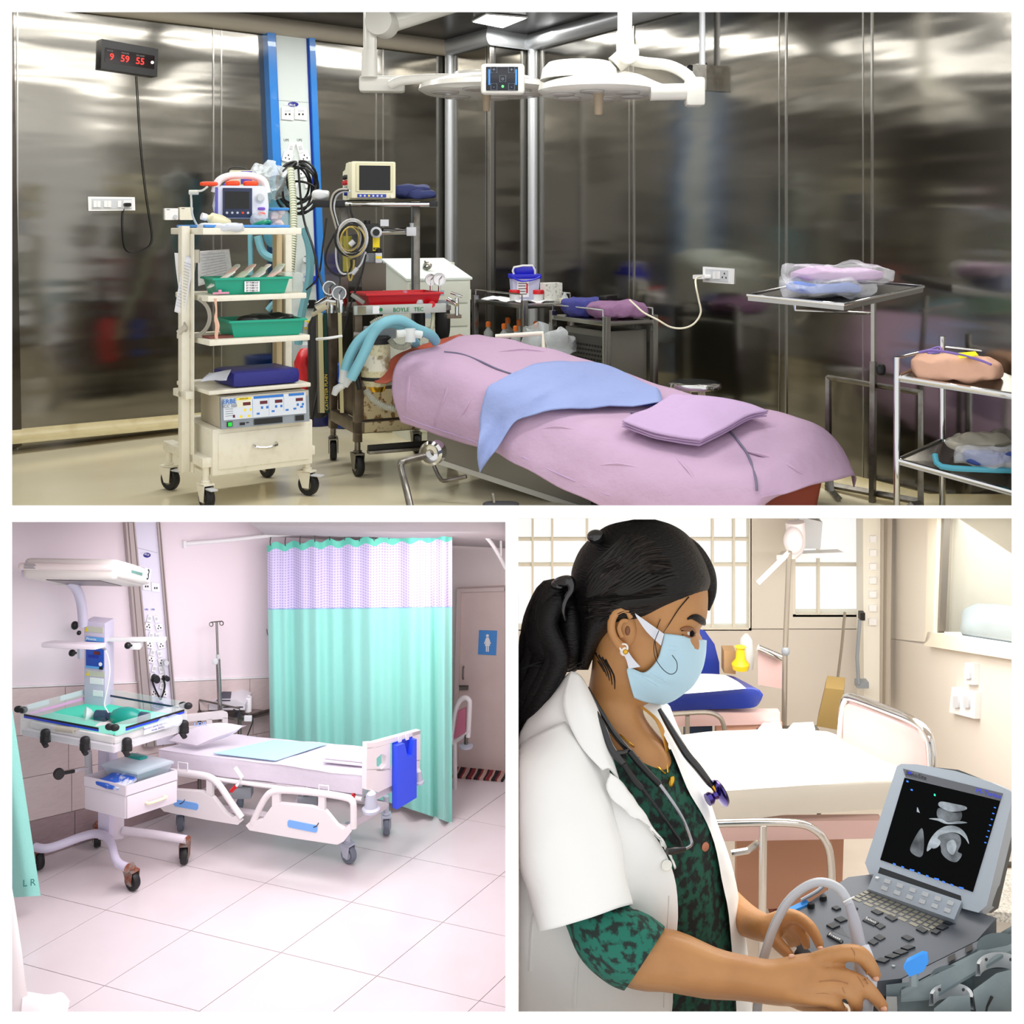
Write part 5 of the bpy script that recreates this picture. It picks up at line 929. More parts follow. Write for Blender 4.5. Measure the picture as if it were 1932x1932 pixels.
if True:
    nt = msh.node_tree; bs = nt.nodes['Principled BSDF']; tc = nt.nodes.new('ShaderNodeTexCoord'); mx = nt.nodes.new('ShaderNodeMath'); mx.operation = 'MAXIMUM'; fs = []
    for ax in ('X', 'Z'):
        wv = nt.nodes.new('ShaderNodeTexWave'); wv.bands_direction = ax; wv.inputs['Scale'].default_value = 17; nt.links.new(tc.outputs['Object'], wv.inputs[0]); fs.append(wv)
    nt.links.new(fs[0].outputs['Fac'], mx.inputs[0]); nt.links.new(fs[1].outputs['Fac'], mx.inputs[1])
    rp = nt.nodes.new('ShaderNodeValToRGB'); rp.color_ramp.elements[0].position = .6; rp.color_ramp.elements[1].position = .8; rp.color_ramp.elements[0].color = lin('#b7aede'); rp.color_ramp.elements[1].color = lin('#d8cff0')
    nt.links.new(mx.outputs[0], rp.inputs[0]); nt.links.new(rp.outputs[0], bs.inputs['Base Color'])
    mr = nt.nodes.new('ShaderNodeMapRange'); mr.inputs['To Min'].default_value = .86; mr.inputs['To Max'].default_value = .95; nt.links.new(mx.outputs[0], mr.inputs['Value']); nt.links.new(mr.outputs[0], bs.inputs['Alpha'])
part(t, 'header', band(top_y, hd, 2), mintd, sm=80); part(t, 'mesh_panel', band(hd, lambda u: 1149 - 4 * u, 8), msh, sm=80)
part(t, 'seam', band(lambda u: 1148 - 4 * u, lambda u: 1150.5 - 4 * u, 1), mat('seam blue', '#8fb4d8', .7), sm=80)
part(t, 'cloth', band(lambda u: 1150 - 4 * u, lambda u: 1470 + 84 * u ** 1.5, 26), mint, sm=80)
for i in range(13): u = .02 + .96 * i / 12; p = ct(u, top_y(u) + 3); part(t, 'hook', MB().tube([p, p + Vector((0, -.01, .03)), p + Vector((0, .01, .055))], .004, 5), dsteel)
t = thing('privacy_curtain', 'mint curtain edge marked LR at the left of the ward', 'curtain', on_z(50, 1684, .02))
lf = MB().loft([[U(x + 22 + .152 * (y - 1330), y + x * -.06 * (y > 1600), 6.62 - .05 * math.sin(x * .19)) for x in (-130, -100, -75, -50, -25, 0)] for y in (1250, 1330, 1420, 1520, 1610, 1690)], 4, 4)
part(t, 'cloth', lf, mint, sm=80); lb_ = lf.bvh()
pl = fp(6.5); p = onto(lb_, 55, 1666, .01); ftext(t, 'lettering', 'L R', p, (1, 0, .12), (0, 0, 1), .055, mat('pen teal', '#3f8f88', .7))
# --- hospital bed ---
bw = mat('bed white', '#e9e3e4', .35); bfr = mat('bed frame paint', '#d9d0d6', .4); sheetw = mat('white bed sheet', '#dcd4e0', .85, bump=(10, .25)); bins = mat('insert blue', '#78aef0', .4)
bt = thing('hospital_bed', 'white hospital bed with plastic side rails and blue inserts', 'bed', on_z(540, 1600, 0))
top = [U(300, 1413, 7.42), U(684, 1464, 7.05), U(706, 1411, 7.42), U(448, 1386, 7.62)]
mt_ = [[top[0], top[0].lerp(top[1], .33), top[0].lerp(top[1], .66), top[1]], [top[3], top[3].lerp(top[2], .33), top[3].lerp(top[2], .66), top[2]]]
dz = Vector((0, 0, .115))
rw = []
for a, o_ in ((0, -dz), (0, -.06 * Vector((0, 0, 1))), (0, Vector((0, 0, -.012))), (.04, Vector((0, 0, .004))), (.5, Vector((0, 0, .01))), (.96, Vector((0, 0, .004))), (1, Vector((0, 0, -.02))), (1, -dz)):
    rw.append([mt_[0][i].lerp(mt_[1][i], a) + o_ + (Vector((0, -.008 * math.sin(i * 2.2), 0)) if a == 0 else Vector()) for i in range(4)])
part(bt, 'mattress', MB().loft(rw, 6, 4, amp=.007, fr=7), sheetw)
def bx3(n, a, b, r, m, k=4): return part(bt, n, MB().tube([a, b], r, k), m)
ze = Vector((0, 0, 1))
part(bt, 'bed_frame', MB().hexa(top[0] - dz - .005 * ze, top[1] - dz - .005 * ze, top[2] - dz - .005 * ze, top[3] - dz - .005 * ze, (0, 0, -.035)), bfr)
fa, fb = top[0] - dz * 1.1, top[1] - dz * 1.1
part(bt, 'side_bar', MB().tube([fa - Vector((0, .03, 0)), fb - Vector((0, .03, 0))], .013, 8), bw)
bl_, br_, bb_ = on_z(345, 1548, .12), on_z(655, 1600, .12), on_z(729, 1556, .12); bk = bl_ + (bb_ - br_) * 1.3
part(bt, 'base_frame', MB().tube([bl_ + .12 * ze, br_ + .12 * ze, bb_ + .12 * ze, bk + .12 * ze], .022, 4, closed=True), bfr)
for s in (.3, .62): 
    a = bl_.lerp(br_, s) + .12 * ze; b = fa.lerp(fb, s + .12); part(bt, 'lift_arm', MB().tube([a, b], .018, 6), bfr); part(bt, 'lift_arm', MB().tube([a + (bb_ - br_), b + (bb_ - br_)], .018, 6), bfr)
    part(bt, 'mechanism', MB(Matrix.Translation(b - .07 * ze)).box(-.06, .06, -.02, .06, -.04, .03, .008), grey)
wgr = mat('castor grey', '#6f7684', .5); cgr = mat('castor housing', '#b9bdcb', .45)
for p, a in ((on_z(341, 1566, 0), .2), (on_z(658, 1628, 0), .9), (on_z(729, 1574, 0), .15), (bk * 1 - .12 * ze, .4)): castor(bt, p, .055, cgr, wgr, a, False, .12)
# side rails
def side_rail(tubep, panel, ups, ins, D0, D1, xa, xb, nm):
    pl = Pl(U(xa, 1540, D0), (U(xb, 1540, D1) - U(xa, 1540, D0)).cross(Vector((0, 0, 1)))); pl.n = pl.n if pl.n.y < 0 else -pl.n
    r = part(bt, 'side_rail', MB().pp(panel, pl, .03), bw); part(r, 'rail_tube', MB().tube([pl.at(x, y, .015) for x, y in tubep], .02, 12, k=4), bw)
    for a in ups: part(r, 'rail_upright', MB().pp(a, pl, .024, .003), bw)
    x0, y0, x1, y1, sl = ins; part(r, 'blue_insert', MB().pp([(x0 + 3, y0), (x1 - 3, y1 - sl), (x1, y1 - sl + 3), (x1, y1 - 3), (x1 - 3, y1), (x0 + 3, y0 + sl), (x0, y0 + sl - 3), (x0, y0 + 3)], pl, .003, .03), bins)
    part(r, 'scale_mark', MB().tube([pl.at(x0 + (x1 - x0) * (.75 if nm else .05) + 12 * math.sin(q), y0 + 3 + (6 if nm else 0) + 10 * math.cos(q) * (-1 if nm else 1) * (-1 if nm else 1), .034) for q in (.2, .5, .8, 1.1, 1.4)], .0025, 5), inkb); return r
side_rail([(323, 1456), (358, 1459), (392, 1465), (411, 1478), (430, 1505), (445, 1527), (456, 1543)], [(300, 1484), (384, 1490), (407, 1501), (430, 1531), (442, 1538), (452, 1534), (460, 1546), (454, 1552), (392, 1542), (315, 1527), (304, 1516)], [[(328, 1457), (336, 1458), (336, 1488), (328, 1487)], [(394, 1466), (405, 1474), (405, 1499), (394, 1494)]], (334, 1504, 380, 1524, 13), 7.36, 7.16, 320, 460, 0)
side_rail([(477, 1552), (488, 1528), (501, 1505), (514, 1494), (540, 1491), (600, 1496), (650, 1504), (664, 1511), (667, 1525), (667, 1562)], [(468, 1553), (478, 1545), (498, 1543), (516, 1518), (530, 1512), (590, 1518), (618, 1526), (640, 1553), (652, 1560), (660, 1554), (668, 1562), (652, 1583), (640, 1589), (560, 1577), (475, 1562)], [[(517, 1494), (531, 1494), (531, 1516), (517, 1518)], [(604, 1497), (616, 1499), (616, 1527), (604, 1524)]], (547, 1542, 603, 1566, 14), 7.1, 6.92, 470, 668, 1)
# foot board with openings
pf = Pl(U(685, 1440, 6.98), (U(785, 1440, 7.42) - U(685, 1440, 6.98)).cross(Vector((0, 0, 1)))); pf.n = pf.n if pf.n.y < 0 else -pf.n
fbd = MB()
for q in ([(684, 1399), (700, 1398), (785, 1375), (785, 1382), (700, 1408), (684, 1410)], [(684, 1408), (702, 1408), (702, 1450), (683, 1450)], [(720, 1402), (728, 1400), (728, 1450), (720, 1450)], [(702, 1408), (720, 1402), (720, 1423), (711, 1420), (702, 1428)], [(702, 1442), (711, 1449), (720, 1440), (720, 1452), (702, 1452)], [(683, 1449), (728, 1447), (784, 1430), (784, 1454), (705, 1492), (683, 1487)], [(770, 1380), (785, 1376), (785, 1432), (770, 1436)]): fbd.pp(q, pf, .035)
part(bt, 'foot_board', fbd, bw); part(bt, 'end_bar', MB().tube([pf.at(700, 1508), pf.at(785, 1463)], .022, 4), bfr)
for x, y, s in ((700, 1497, 1), (789, 1455, .7)): p = pf.at(x, y, .04); part(bt, 'bumper', MB().lathe([(.03 * s, 0), (.04 * s, -.08 * s), (.055 * s, -.09 * s), (.055 * s, -.105 * s)], p, 18), cgr); part(bt, 'bumper_cap', MB().lathe([(.025 * s, .0), (.018 * s, .012)], p, 14), white)
t = thing('chart_holder', 'bright blue chart holder hung on the bed foot board', 'folder', pf.at(755, 1500)); bb2 = mat('bright blue plastic', '#2f50f0', .35)
part(t, 'pocket', MB().pp([(731, 1402), (745, 1397), (751, 1422), (759, 1419), (763, 1391), (768, 1389), (768, 1499), (731, 1521)], pf, .036, .04), bb2); part(t, 'back_plate', MB().pp([(731, 1399), (768, 1387), (768, 1497), (731, 1518)], pf, .006, .036), mat('deep blue plastic', '#1f38c0', .4))
for x in (741, 755): part(t, 'hook', MB().pp([(x, 1386 - (x - 741) * .3), (x + 6, 1384 - (x - 741) * .3), (x + 6, 1396 - (x - 741) * .3), (x, 1398 - (x - 741) * .3)], pf, .01, .036), white)
# head board
ph = Pl(U(345, 1370, 7.68), (U(427, 1370, 7.8) - U(345, 1370, 7.68)).cross(Vector((0, 0, 1)))); ph.n = ph.n if ph.n.y < 0 else -ph.n
hbm = MB()
for q in ([(336, 1349), (420, 1340), (428, 1343), (428, 1352), (336, 1359)], [(418, 1350), (428, 1350), (428, 1400), (418, 1400)], [(388, 1354), (398, 1352), (400, 1375), (388, 1372)], [(336, 1372), (418, 1362), (418, 1400), (336, 1400)]): hbm.pp(q, ph, .035)
part(bt, 'head_board', hbm, bw)
for x, y in ((336, 1444), (602, 1487)): part(bt, 'sheet_hook', MB().tube([U(x, y + 10, 7.3 - (x - 336) * .0012), U(x, y - 6, 7.3 - (x - 336) * .0012), U(x + 18, y - 4, 7.28 - (x - 336) * .0012), U(x + 18, y + 12, 7.28 - (x - 336) * .0012)], .004, 6), white)
for pts, D in (([(455, 1470), (446, 1483), (436, 1493)], 7.14), ([(668, 1498), (664, 1510)], 6.98)): part(bt, 'red_lever', MB().tube([U(*pts[-2], D), U(*pts[-1], D)], .012, 8), red); part(bt, 'lever', MB().tube([U(*pts[0], D), U(*pts[-2], D)], .009, 8), white)
part(bt, 'hinge_plate', MB().tube([U(444, 1448, 7.15), U(458, 1468, 7.12)], .014, 4), white)
# pillow, pad and folded sheet on the bed
mbed = MB().loft(rw, 6, 4); bb_v = mbed.bvh()
def pill(cs, h, name, m, label, cat, amp=.008, n=8, e=2.2):
    """soft cushion over a pixel quad on the mattress"""
    q = [onto(bb_v, x, y, 0, 7.4) for x, y in cs]; vs = []; mb = MB()
    for s in (1, -1):
        for i in range(n + 1):
            for j in range(n + 1):
                u, v = i / n, j / n; p = q[0].lerp(q[1], u).lerp(q[3].lerp(q[2], u), v); k_ = (max(0, 1 - abs(2 * u - 1) ** e) * max(0, 1 - abs(2 * v - 1) ** e)) ** .5
                vs.append(p + ze * (h * .45 + s * h * .5 * k_ + .006) + noise.noise_vector(p * 7) * amp)
    N = (n + 1) ** 2; fs = [[s * N + i * (n + 1) + j, s * N + (i + 1) * (n + 1) + j, s * N + (i + 1) * (n + 1) + j + 1, s * N + i * (n + 1) + j + 1] for s in (0, 1) for i in range(n) for j in range(n)]
    mb.add(vs, fs); o = solo(name, mb, m, label, cat, sm=70); return o
def quad_on(cs, off, name, m, label, cat, th=.004):
    q = [onto(bb_v, x, y, 0, 7.4) + ze * off for x, y in cs]; mb = MB().hexa(*q, (0, 0, th)); return solo(name, mb, m, label, cat)
pil = pill([(312, 1411), (372, 1421), (466, 1384), (400, 1387)], .1, 'pillow', sheetw, 'plump white pillow at the head of the hospital bed', 'pillow', .006)
p = onto(bb_v, 378, 1393, .12); ftext(pil, 'printed_mark', 'LDR', p + ze * .07, (.95, .1, 0), (-.2, .9, .3), .035, mat('blue print', '#5f7fd0', .7))
quad_on([(402, 1426), (520, 1440), (618, 1408), (515, 1401)], .014, 'bed_pad', mat('pale blue pad', '#b2d6f0', .8), 'pale blue absorbent pad lying across the hospital bed', 'pad')
for i in range(2): quad_on([(609, 1444 - i * 3), (684, 1452 - i * 3), (700, 1424 - i * 2), (648, 1420 - i * 2)], .02 + .012 * i, 'folded_sheet', sheetw, ('lower', 'upper')[i] + ' fold of the white sheet at the foot of the hospital bed', 'sheet', .009)
# IV pole
ivp = U(414, 1345, 7.85); t = thing('drip_stand', 'slim steel drip pole with two loops behind the bed head', 'stand', ivp)
part(t, 'lower_pole', MB().tube([U(418, 1400, 7.85), U(411, 1243, 7.85)], .016, 12), steel); part(t, 'upper_pole', MB().tube([U(411, 1243, 7.85), U(408.5, 1173, 7.85)], .008, 8), steel)
part(t, 'collar', MB().tube([U(411.5, 1246, 7.85), U(411, 1234, 7.85)], .013, 10), milky); part(t, 'clamp_knob', MB().sup(U(406, 1248, 7.8), .02, .012, .022, .9), milky)
part(t, 'hook_bar', MB().tube([U(398, 1174, 7.85), U(419, 1172, 7.85)], .004, 6), dsteel)
for x, y in ((398.5, 1178), (418, 1176)): part(t, 'hook_loop', MB().tube([U(x + 3.4 * math.cos(a), y + 3.8 * math.sin(a), 7.85) for a in [2 * math.pi * i / 16 for i in range(16)]], .0035, 5, closed=True), dsteel)
# side table with printer
q = [U(376, 1340, 7.9), U(452, 1356, 7.87), U(512, 1342, 8.2), U(440, 1330, 8.15)]; t = thing('side_table', 'stainless side table with guard rail behind the bed head', 'table', (q[1].x, q[1].y, 0))
part(t, 'tabletop', MB().hexa(*q, (0, 0, -.02)), steel)
for p in q: part(t, 'leg', MB().tube([p + ze * .0, Vector((p.x, p.y, 0))], .013, 8), dsteel)
part(t, 'guard_rail', MB().tube([q[0], q[0] + ze * .07, q[1] + ze * .07, q[1]], .006, 8), dsteel); part(t, 'guard_rail', MB().tube([q[1] + ze * .0, q[2] + ze * .01], .012, 8), dsteel)
M, W, H = frame(394, 462, 1325, 1343, 7.93, .0); t = thing('ecg_machine', 'white rounded recorder with dark screen on the side table', 'device', M.translation)
part(t, 'body', MB(M).prism([(0, 0, 0.012), (W, 0, .012), (W, 0, .05), (.75 * W, 0, .085), (.25 * W, 0, .085), (0, 0, .05)], (0, .2, 0)), mat('device white', '#dcd9e0', .35)); part(t, 'screen', MB(M).hexa((.22 * W, -.004, .075), (.6 * W, -.004, .075), (.55 * W, .08, .1), (.3 * W, .08, .1), (0, 0, .006)), mat('slate screen', '#4a4a58', .25)); part(t, 'slot', MB(M).box(.4 * W, .95 * W, -.003, 0, .03, .036), black)
mt = Matrix.Translation(U(454, 1323, 8.08)); t = thing('dropper_bottle', 'small clear bottle with pointed tip behind the recorder', 'bottle', mt.translation); part(t, 'bottle_body', MB(mt).lathe([(.018, -.05), (.018, .0), (.01, .02)], n=14), mat('pale blue bottle', '#cfdcf2', .3)); part(t, 'tip', MB(mt).lathe([(.008, .018), (.002, .045)], n=10), white)
solo('paper_cup', MB().lathe([(.024, 0), (.026, .1), (.024, .1), (.02, .01)], U(468, 1342, 8.04), 18), paperb, 'white paper roll standing at the right end of the side table', 'roll')
solo('wire', MB().tube([U(x, y, 7.72) for x, y in ((440, 1338), (455, 1345), (470, 1350), (477, 1358), (472, 1375), (466, 1390))], .004, 6, k=4), rubber, 'thin dark wire hanging from the recorder', 'wire')
solo('lead_clip', MB().box(0, 0, 0, 0, 0, 0) if 0 else MB(Matrix.Translation(U(468, 1356, 7.68))).box(-.025, .025, -.01, .01, -.015, .02, .004), milky, 'white lead clip hanging below the side table edge', 'clip')
solo('wall_hook', MB().tube([PW.at(503, 1187, .03), PW.at(505, 1197, .04), PW.at(509, 1196, .05), PW.at(510, 1190, .05)], .004, 6, k=3), dsteel, 'small wire hook on the ward wall left of the curtain', 'hook')
# second bed behind the curtain
t = thing('hospital_bed', 'white bed end with a pink panel behind the curtain by the door', 'bed', on_z(875, 1440, 0)); D = 8.05
pb = Pl(U(868, 1370, D), (-.25, -1, 0))
part(t, 'bed_end', MB().tube([pb.at(x, y) for x, y in ((852, 1400), (858, 1350), (865, 1326), (876, 1317), (885, 1321), (886, 1335), (883, 1390))], .018, 10, k=4), bw)
part(t, 'pink_panel', MB().pp([(866, 1340), (880, 1333), (879, 1380), (858, 1392)], pb, .02), mat('pink laminate', '#c4708a', .4)); part(t, 'end_bar', MB().tube([pb.at(852, 1402), pb.at(886, 1377)], .02, 4), bw)
part(t, 'castor_post', MB().tube([pb.at(880, 1378), pb.at(879, 1406)], .014, 8), dsteel); part(t, 'bumper_disc', MB().lathe([(.05, 0), (.05, .012), (.02, .02)], pb.at(879, 1409), 18), cgr)
part(t, 'leg', MB().tube([pb.at(858, 1400), Vector((pb.at(858, 1400).x, pb.at(858, 1400).y + .05, 0))], .015, 8), bw)
# pale sheet at the near left corner
sw = mat('pale sheet', '#fbf2f2', .85)
solo('draped_sheet', MB().loft([U3(r) for r in ([(-20, 1640, 5.62), (15, 1650, 5.62), (26, 1690, 5.64)], [(-20, 1760, 5.6), (20, 1770, 5.6), (40, 1790, 5.62)], [(-20, 1860, 5.58), (25, 1865, 5.58), (52, 1872, 5.6)], [(-20, 1930, 5.56), (30, 1930, 5.56), (60, 1930, 5.58)])], 5, 5, amp=.01, fr=6), sw, 'pale sheet edge hanging at the near left corner of the ward', 'sheet')
solo('crumpled_cloth', MB().loft([U3(r) for r in ([(40, 1872, 5.6), (90, 1878, 5.62), (115, 1872, 5.64), (132, 1890, 5.66)], [(40, 1900, 5.56), (90, 1905, 5.57), (120, 1915, 5.6), (126, 1918, 5.62)], [(40, 1940, 5.5), (90, 1945, 5.5), (118, 1945, 5.52), (120, 1945, 5.54)])], 5, 5, amp=.012, fr=8), sw, 'crumpled white cloth at the bottom left of the ward floor', 'cloth')
# ---------- infant warmer ----------
wp = mat('warmer grey', '#cfc8dc', .4); wpw = mat('warmer white', '#ded6de', .35); rust2 = mat('rusty castor', '#8a4a32', .7, var=(30, .4, .65), col2='#8f8780')
O = U(42, 1386, 6.98); a1 = U(215, 1419, 6.745) - O; a1.z = 0; a2 = Vector((.33, .30, 0)); O.z = .87
LX, LY = a1.length, a2.length
WM = Matrix((a1.normalized(), a2.normalized(), Vector((0, 0, 1)))).transposed().to_4x4(); WM.translation = O
wt = thing('infant_warmer', 'infant radiant warmer with glass sided cot, drawer and overhead heater', 'warmer', (O.x + .4, O.y, 0))
def wb(n, x0, x1, y0, y1, z0, z1, m, b=.004): return part(wt, n, MB(WM).box(x0, x1, y0, y1, z0, z1, b), m)
cot = wb('cot_tray', 0, LX, 0, LY, -.01, .03, wpw)
part(cot, 'mattress', MB(WM).box(.02, LX - .02, .02, LY - .02, .03, .075, .02), mat('mattress white', '#ece4e2', .6)); part(cot, 'mint_sheet', MB(WM).loft([[Vector((x, y, .082 + .006 * math.sin(9 * x + 5 * y))) for x in (.02, .2, .4, .56, LX - .015)] for y in (.035, .12, .25, .36, LY - .015)], 4, 4, amp=.006, fr=9), mat('mint sheet', '#4fd8b8', .8, bump=(16, .2)))
gh = .165
gl = mat('cot acrylic', '#e8f2f2', .06, alpha=.2)
for q in ((0, LX, -.012, -.006), (0, LX, LY, LY + .006)): part(cot, 'glass_wall', MB(WM).box(q[0], q[1], q[2], q[3], .0, gh), gl)
for x0 in (-.012, LX + .006): part(cot, 'glass_wall', MB(WM).box(x0, x0 + .006, 0, LY, .0, gh), gl)
for y0, y1, x0, x1, m, z in ((-.014, -.012, .03, LX * .86, black, .118), (-.014, -.012, .03, LX * .86, blue, .106), (LY - .002, LY, .1, LX - .05, MATS['navy bezel'], .12)): part(cot, 'rule_strip', MB(WM).box(x0, x1, y0, y1, z, z + .011), m)
for m, z in ((black, .118), (blue, .106)): part(cot, 'rule_strip', MB(WM).box(LX + .012, LX + .014, .06, LY - .02, z, z + .011), m)
part(cot, 'rule_strip', MB(WM).box(-.008, -.004, .05, LY - .03, .1, .116), mat('pink strip', '#e6b0dc', .5))
for x0, x1 in ((.04, .17), (.24, .4)):
    s = part(cot, 'warning_label', MB(WM).box(-.016, -.014, x0, x1, .13, .16), mat('label pale', '#dfe4ea', .6))
s = part(cot, 'notice', MB(WM).box(LX + .014, LX + .016, .17, .34, .05, .098), paperb)
for i, tx in enumerate(('DO NOT LEAVE THE HEAD SIDE', 'PANEL DOWN')): ftext(s, 'lettering', tx, WM @ Vector((LX + .018, .255, .083 - .02 * i)), a2.normalized(), (0, 0, 1), .0125, inkblue)
def clamp(x, y, z, up=True): return part(cot, 'clip', MB(WM @ Matrix.Translation((x, y, z))).sup((0, 0, .03), .024, .022, .028, .8).box(-.02, .02, -.02, .02, -.025, .02, .008).tube([(0, -.01, -.02), (.03, -.02, -.035)], .014, 8), rubber)
for x, y in ((.2, -.02), (.49, -.02)): clamp(x, y, .01)
for y in (.06, LY - .03): clamp(LX + .02, y, .01)
for x, y in ((-.01, 0), (LX, -.01), (.03, LY), (LX, LY)): part(cot, 'corner_clip', MB(WM @ Matrix.Translation((x, y, gh - .02))).sup((-.018, 0, 0), .022, .02, .02, .9).sup((.018, 0, 0), .022, .02, .02, .9), rubber)
# resuscitator bag and bits in the cot
tq = mat('teal rubber', '#128f80', .35); nav = mat('smoky plastic', '#33405a', .2, alpha=.85); Pq = lambda x, y, z: WM @ Vector((x, y, z))
t = thing('resuscitator', 'teal resuscitator bag with clear mask lying in the warmer cot', 'resuscitator', Pq(.45, .3, .09)); ax = a1.normalized()
c0 = U(238, 1352, 6.98); dd = Vector((1, -.12, 0)).normalized(); tp = lambda s, z=0: c0 + dd * s + ze * z
part(t, 'bag', MB().tube([tp(s) for s in (-.1, -.08, -.04, 0, .04, .075, .09)], [.012, .035, .052, .056, .052, .036, .02], 18), tq)
part(t, 'valve', MB().tube([tp(.085), tp(.14, -.005)], .034, 14), nav); part(t, 'valve', MB().tube([tp(-.13), tp(-.095)], .018, 12), nav); part(t, 'valve', MB().tube([tp(-.19, -.005), tp(-.12, .0)], [.034, .03], 14), nav)
part(t, 'reservoir', MB().sup(tp(.25, -.02), .1, .05, .03, .8, amp=.02, fr=14), clear); part(t, 'mask', MB().lathe([(.012, -.03), (.03, -.015), (.042, .01), (.044, .018), (.036, .02)], tp(-.24, .0), 20, (-1, -.5, .2)), milky)
solo('syringe_pack', MB().tube([U(106, 1374, 6.85), U(140, 1378, 6.82)], .017, 10).tube([U(138, 1377, 6.82), U(150, 1375, 6.83)], .008, 8), mat('grey film', '#bdb8a8', .25, alpha=.7), 'grey and clear syringe lying on the mint cot sheet', 'syringe')
# column, arm and heater
Pc = U(183, 1340, 7.3)
def col(x0, x1, y0, y1, D, d, m, nm, a=-.25, b=.01): M, W, H = frame(x0, x1, y0, y1, D, a); o = part(wt, nm, MB(M).box(0, W, 0, d, 0, H, b), m); return M, W, H, o
M, W, H, o = col(158, 198, 1172, 1345, 7.22, .1, wp, 'column')
cp = part(wt, 'control_panel', MB(M).box(.12 * W, .96 * W, -.006, 0, .5 * H, .84 * H, .002), mat('panel blue', '#1f4cb0', .4))
for z0, z1, m in ((.8, .84, mat('panel sky', '#5fa6e6', .4)), (.5, .525, MATS['panel sky'] if 'panel sky' in MATS else blue)): part(cp, 'panel_band', MB(M).box(.12 * W, .96 * W, -.008, -.005, z0 * H, z1 * H), m)
for u0, u1, z in ((.2, .62, .745), (.5, .8, .655)): part(cp, 'display', MB(M).box(u0 * W, u1 * W, -.009, -.005, z * H, (z + .035) * H), redled)
for u in (.3, .48, .66): part(cp, 'key', MB(M).box((u - .07) * W, (u + .07) * W, -.008, -.005, .615 * H, .645 * H), inkblue)
ftext(cp, 'lettering', 'Phoenix', M @ Vector((.4 * W, -.009, .82 * H)), M.col[0].xyz, (0, 0, 1), .022, paperb); part(cp, 'emblem', MB(M).lathe([(.012, 0), (.012, .002)], (.82 * W, -.007, .555 * H), 16, (0, -1, 0)), paperb); part(cp, 'switch', MB(M).box(.78 * W, .94 * W, -.012, -.006, .5 * H, .525 * H), black)
for u0, u1, z0, z1, m in ((.1, .92, .89, .95, mat('warning label', '#c9c9b8', .6)), (.15, .98, .41, .47, mat('warning label', '#c9c9b8', .6)), (.3, .92, .33, .395, paperb), (.45, .9, .2, .26, paperb)): part(wt, 'sticker', MB(M).box(u0 * W, u1 * W, -.003, 0, z0 * H, z1 * H), m)
for u, z in ((.15, .92), (.2, .44)): part(wt, 'warning_mark', MB(M).prism([((u - .08) * W, -.004, (z - .025) * H), ((u + .08) * W, -.004, (z - .025) * H), (u * W, -.004, (z + .025) * H)], (0, -.001, 0)), yellow)
part(wt, 'column_knob', MB().sup(U(141, 1180, 7.25), .022, .02, .026, .9), black); part(wt, 'column_knob', MB().sup(U(149, 1194, 7.2), .014, .014, .014, 1), black)
part(wt, 'neck_tube', MB().tube([U(130, 1095, 7.05), U(142, 1108, 7.1), (U(150, 1125, 7.15)), U(155, 1150, 7.2), U(157, 1180, 7.22)], .03, 14, k=4), wp)
tilt = Matrix.Rotation(math.radians(-22), 4, 'X')
Mh = Matrix.Translation(U(38, 1090, 6.75)) @ Matrix.Rotation(-.06, 4, 'Z') @ tilt; hw = (U(222, 1090, 6.75) - U(38, 1090, 6.75)).length
hm = mat('heater shell', '#dcd8d2', .35); h_ = part(wt, 'heater_head', MB(Mh).box(0, hw, 0, .5, 0, .115, .035, 3), hm)
part(h_, 'front_bar', MB(Mh).box(-.02, hw * .98, -.02, .03, .045, .085, .018, 3), mat('heater bar', '#eadfdc', .35)); part(h_, 'end_cap', MB(Mh).box(hw - .03, hw + .04, .02, .47, .01, .105, .03, 3), hm)
part(h_, 'underside', MB(Mh).box(.12, hw - .12, .08, .42, -.004, .004), mat('heater grille', '#6a6664', .3, .6)); part(h_, 'tube_end', MB(Mh).tube([(-.08, .2, .05), (.02, .2, .05)], .03, 12), wp)
part(h_, 'strip', MB(Mh).box(hw + .038, hw + .043, .12, .3, .05, .066), mat('green strip', '#5e8a80', .4)); s3 = part(h_, 'number_sticker', MB(Mh).box(hw + .038, hw + .043, .34, .44, .025, .1), paperb)
ftext(s3, 'lettering', '3', Mh @ Vector((hw + .0455, .39, .062)), Mh.col[1].xyz, Mh.col[2].xyz, .09, inkb)
for i in range(4): part(h_, 'print_line', MB(Mh).box(.02, .09 - .01 * (i % 2), -.022, -.02, .05 + .008 * i, .053 + .008 * i), grey)
part(wt, 'side_shelf', MB(frame(76, 186, 1210, 1222, 6.85, -.12)[0] @ Matrix.Rotation(math.radians(-14), 4, 'X')).box(0, .34, 0, .14, 0, .03, .012), wpw); part(wt, 'side_rail', MB(frame(193, 313, 1204, 1211, 7.2, -.0)[0]).box(0, .39, 0, .03, 0, .022, .004), white)
part(wt, 'shelf_bracket', MB().tube([U(150, 1215, 7.0), U(151, 1240, 7.1)], .014, 8), wp); part(wt, 'rail_clamp', MB(frame(247, 265, 1213, 1226, 7.2, 0)[0]).box(0, .055, 0, .06, 0, .04, .004), white)
for x, y, D in ((136, 1232, 7.0), (241, 1218, 7.15)): part(wt, 'clamp_knob', MB().sup(U(x, y, D), .02, .018, .02, .9).tube([U(x, y, D), U(x + 8, y, D + .02)], .007, 6), black)
part(wt, 'probe_wire', MB().tube([U(x, y, 7.0) for x, y in ((196, 1222), (204, 1240), (207, 1270), (200, 1310), (197, 1330), (205, 1345))], .004, 6, k=4), white); part(wt, 'probe_plug', MB().tube([U(189, 1219, 7.0), U(200, 1226, 7.0)], [.012, .006], 8), grey)
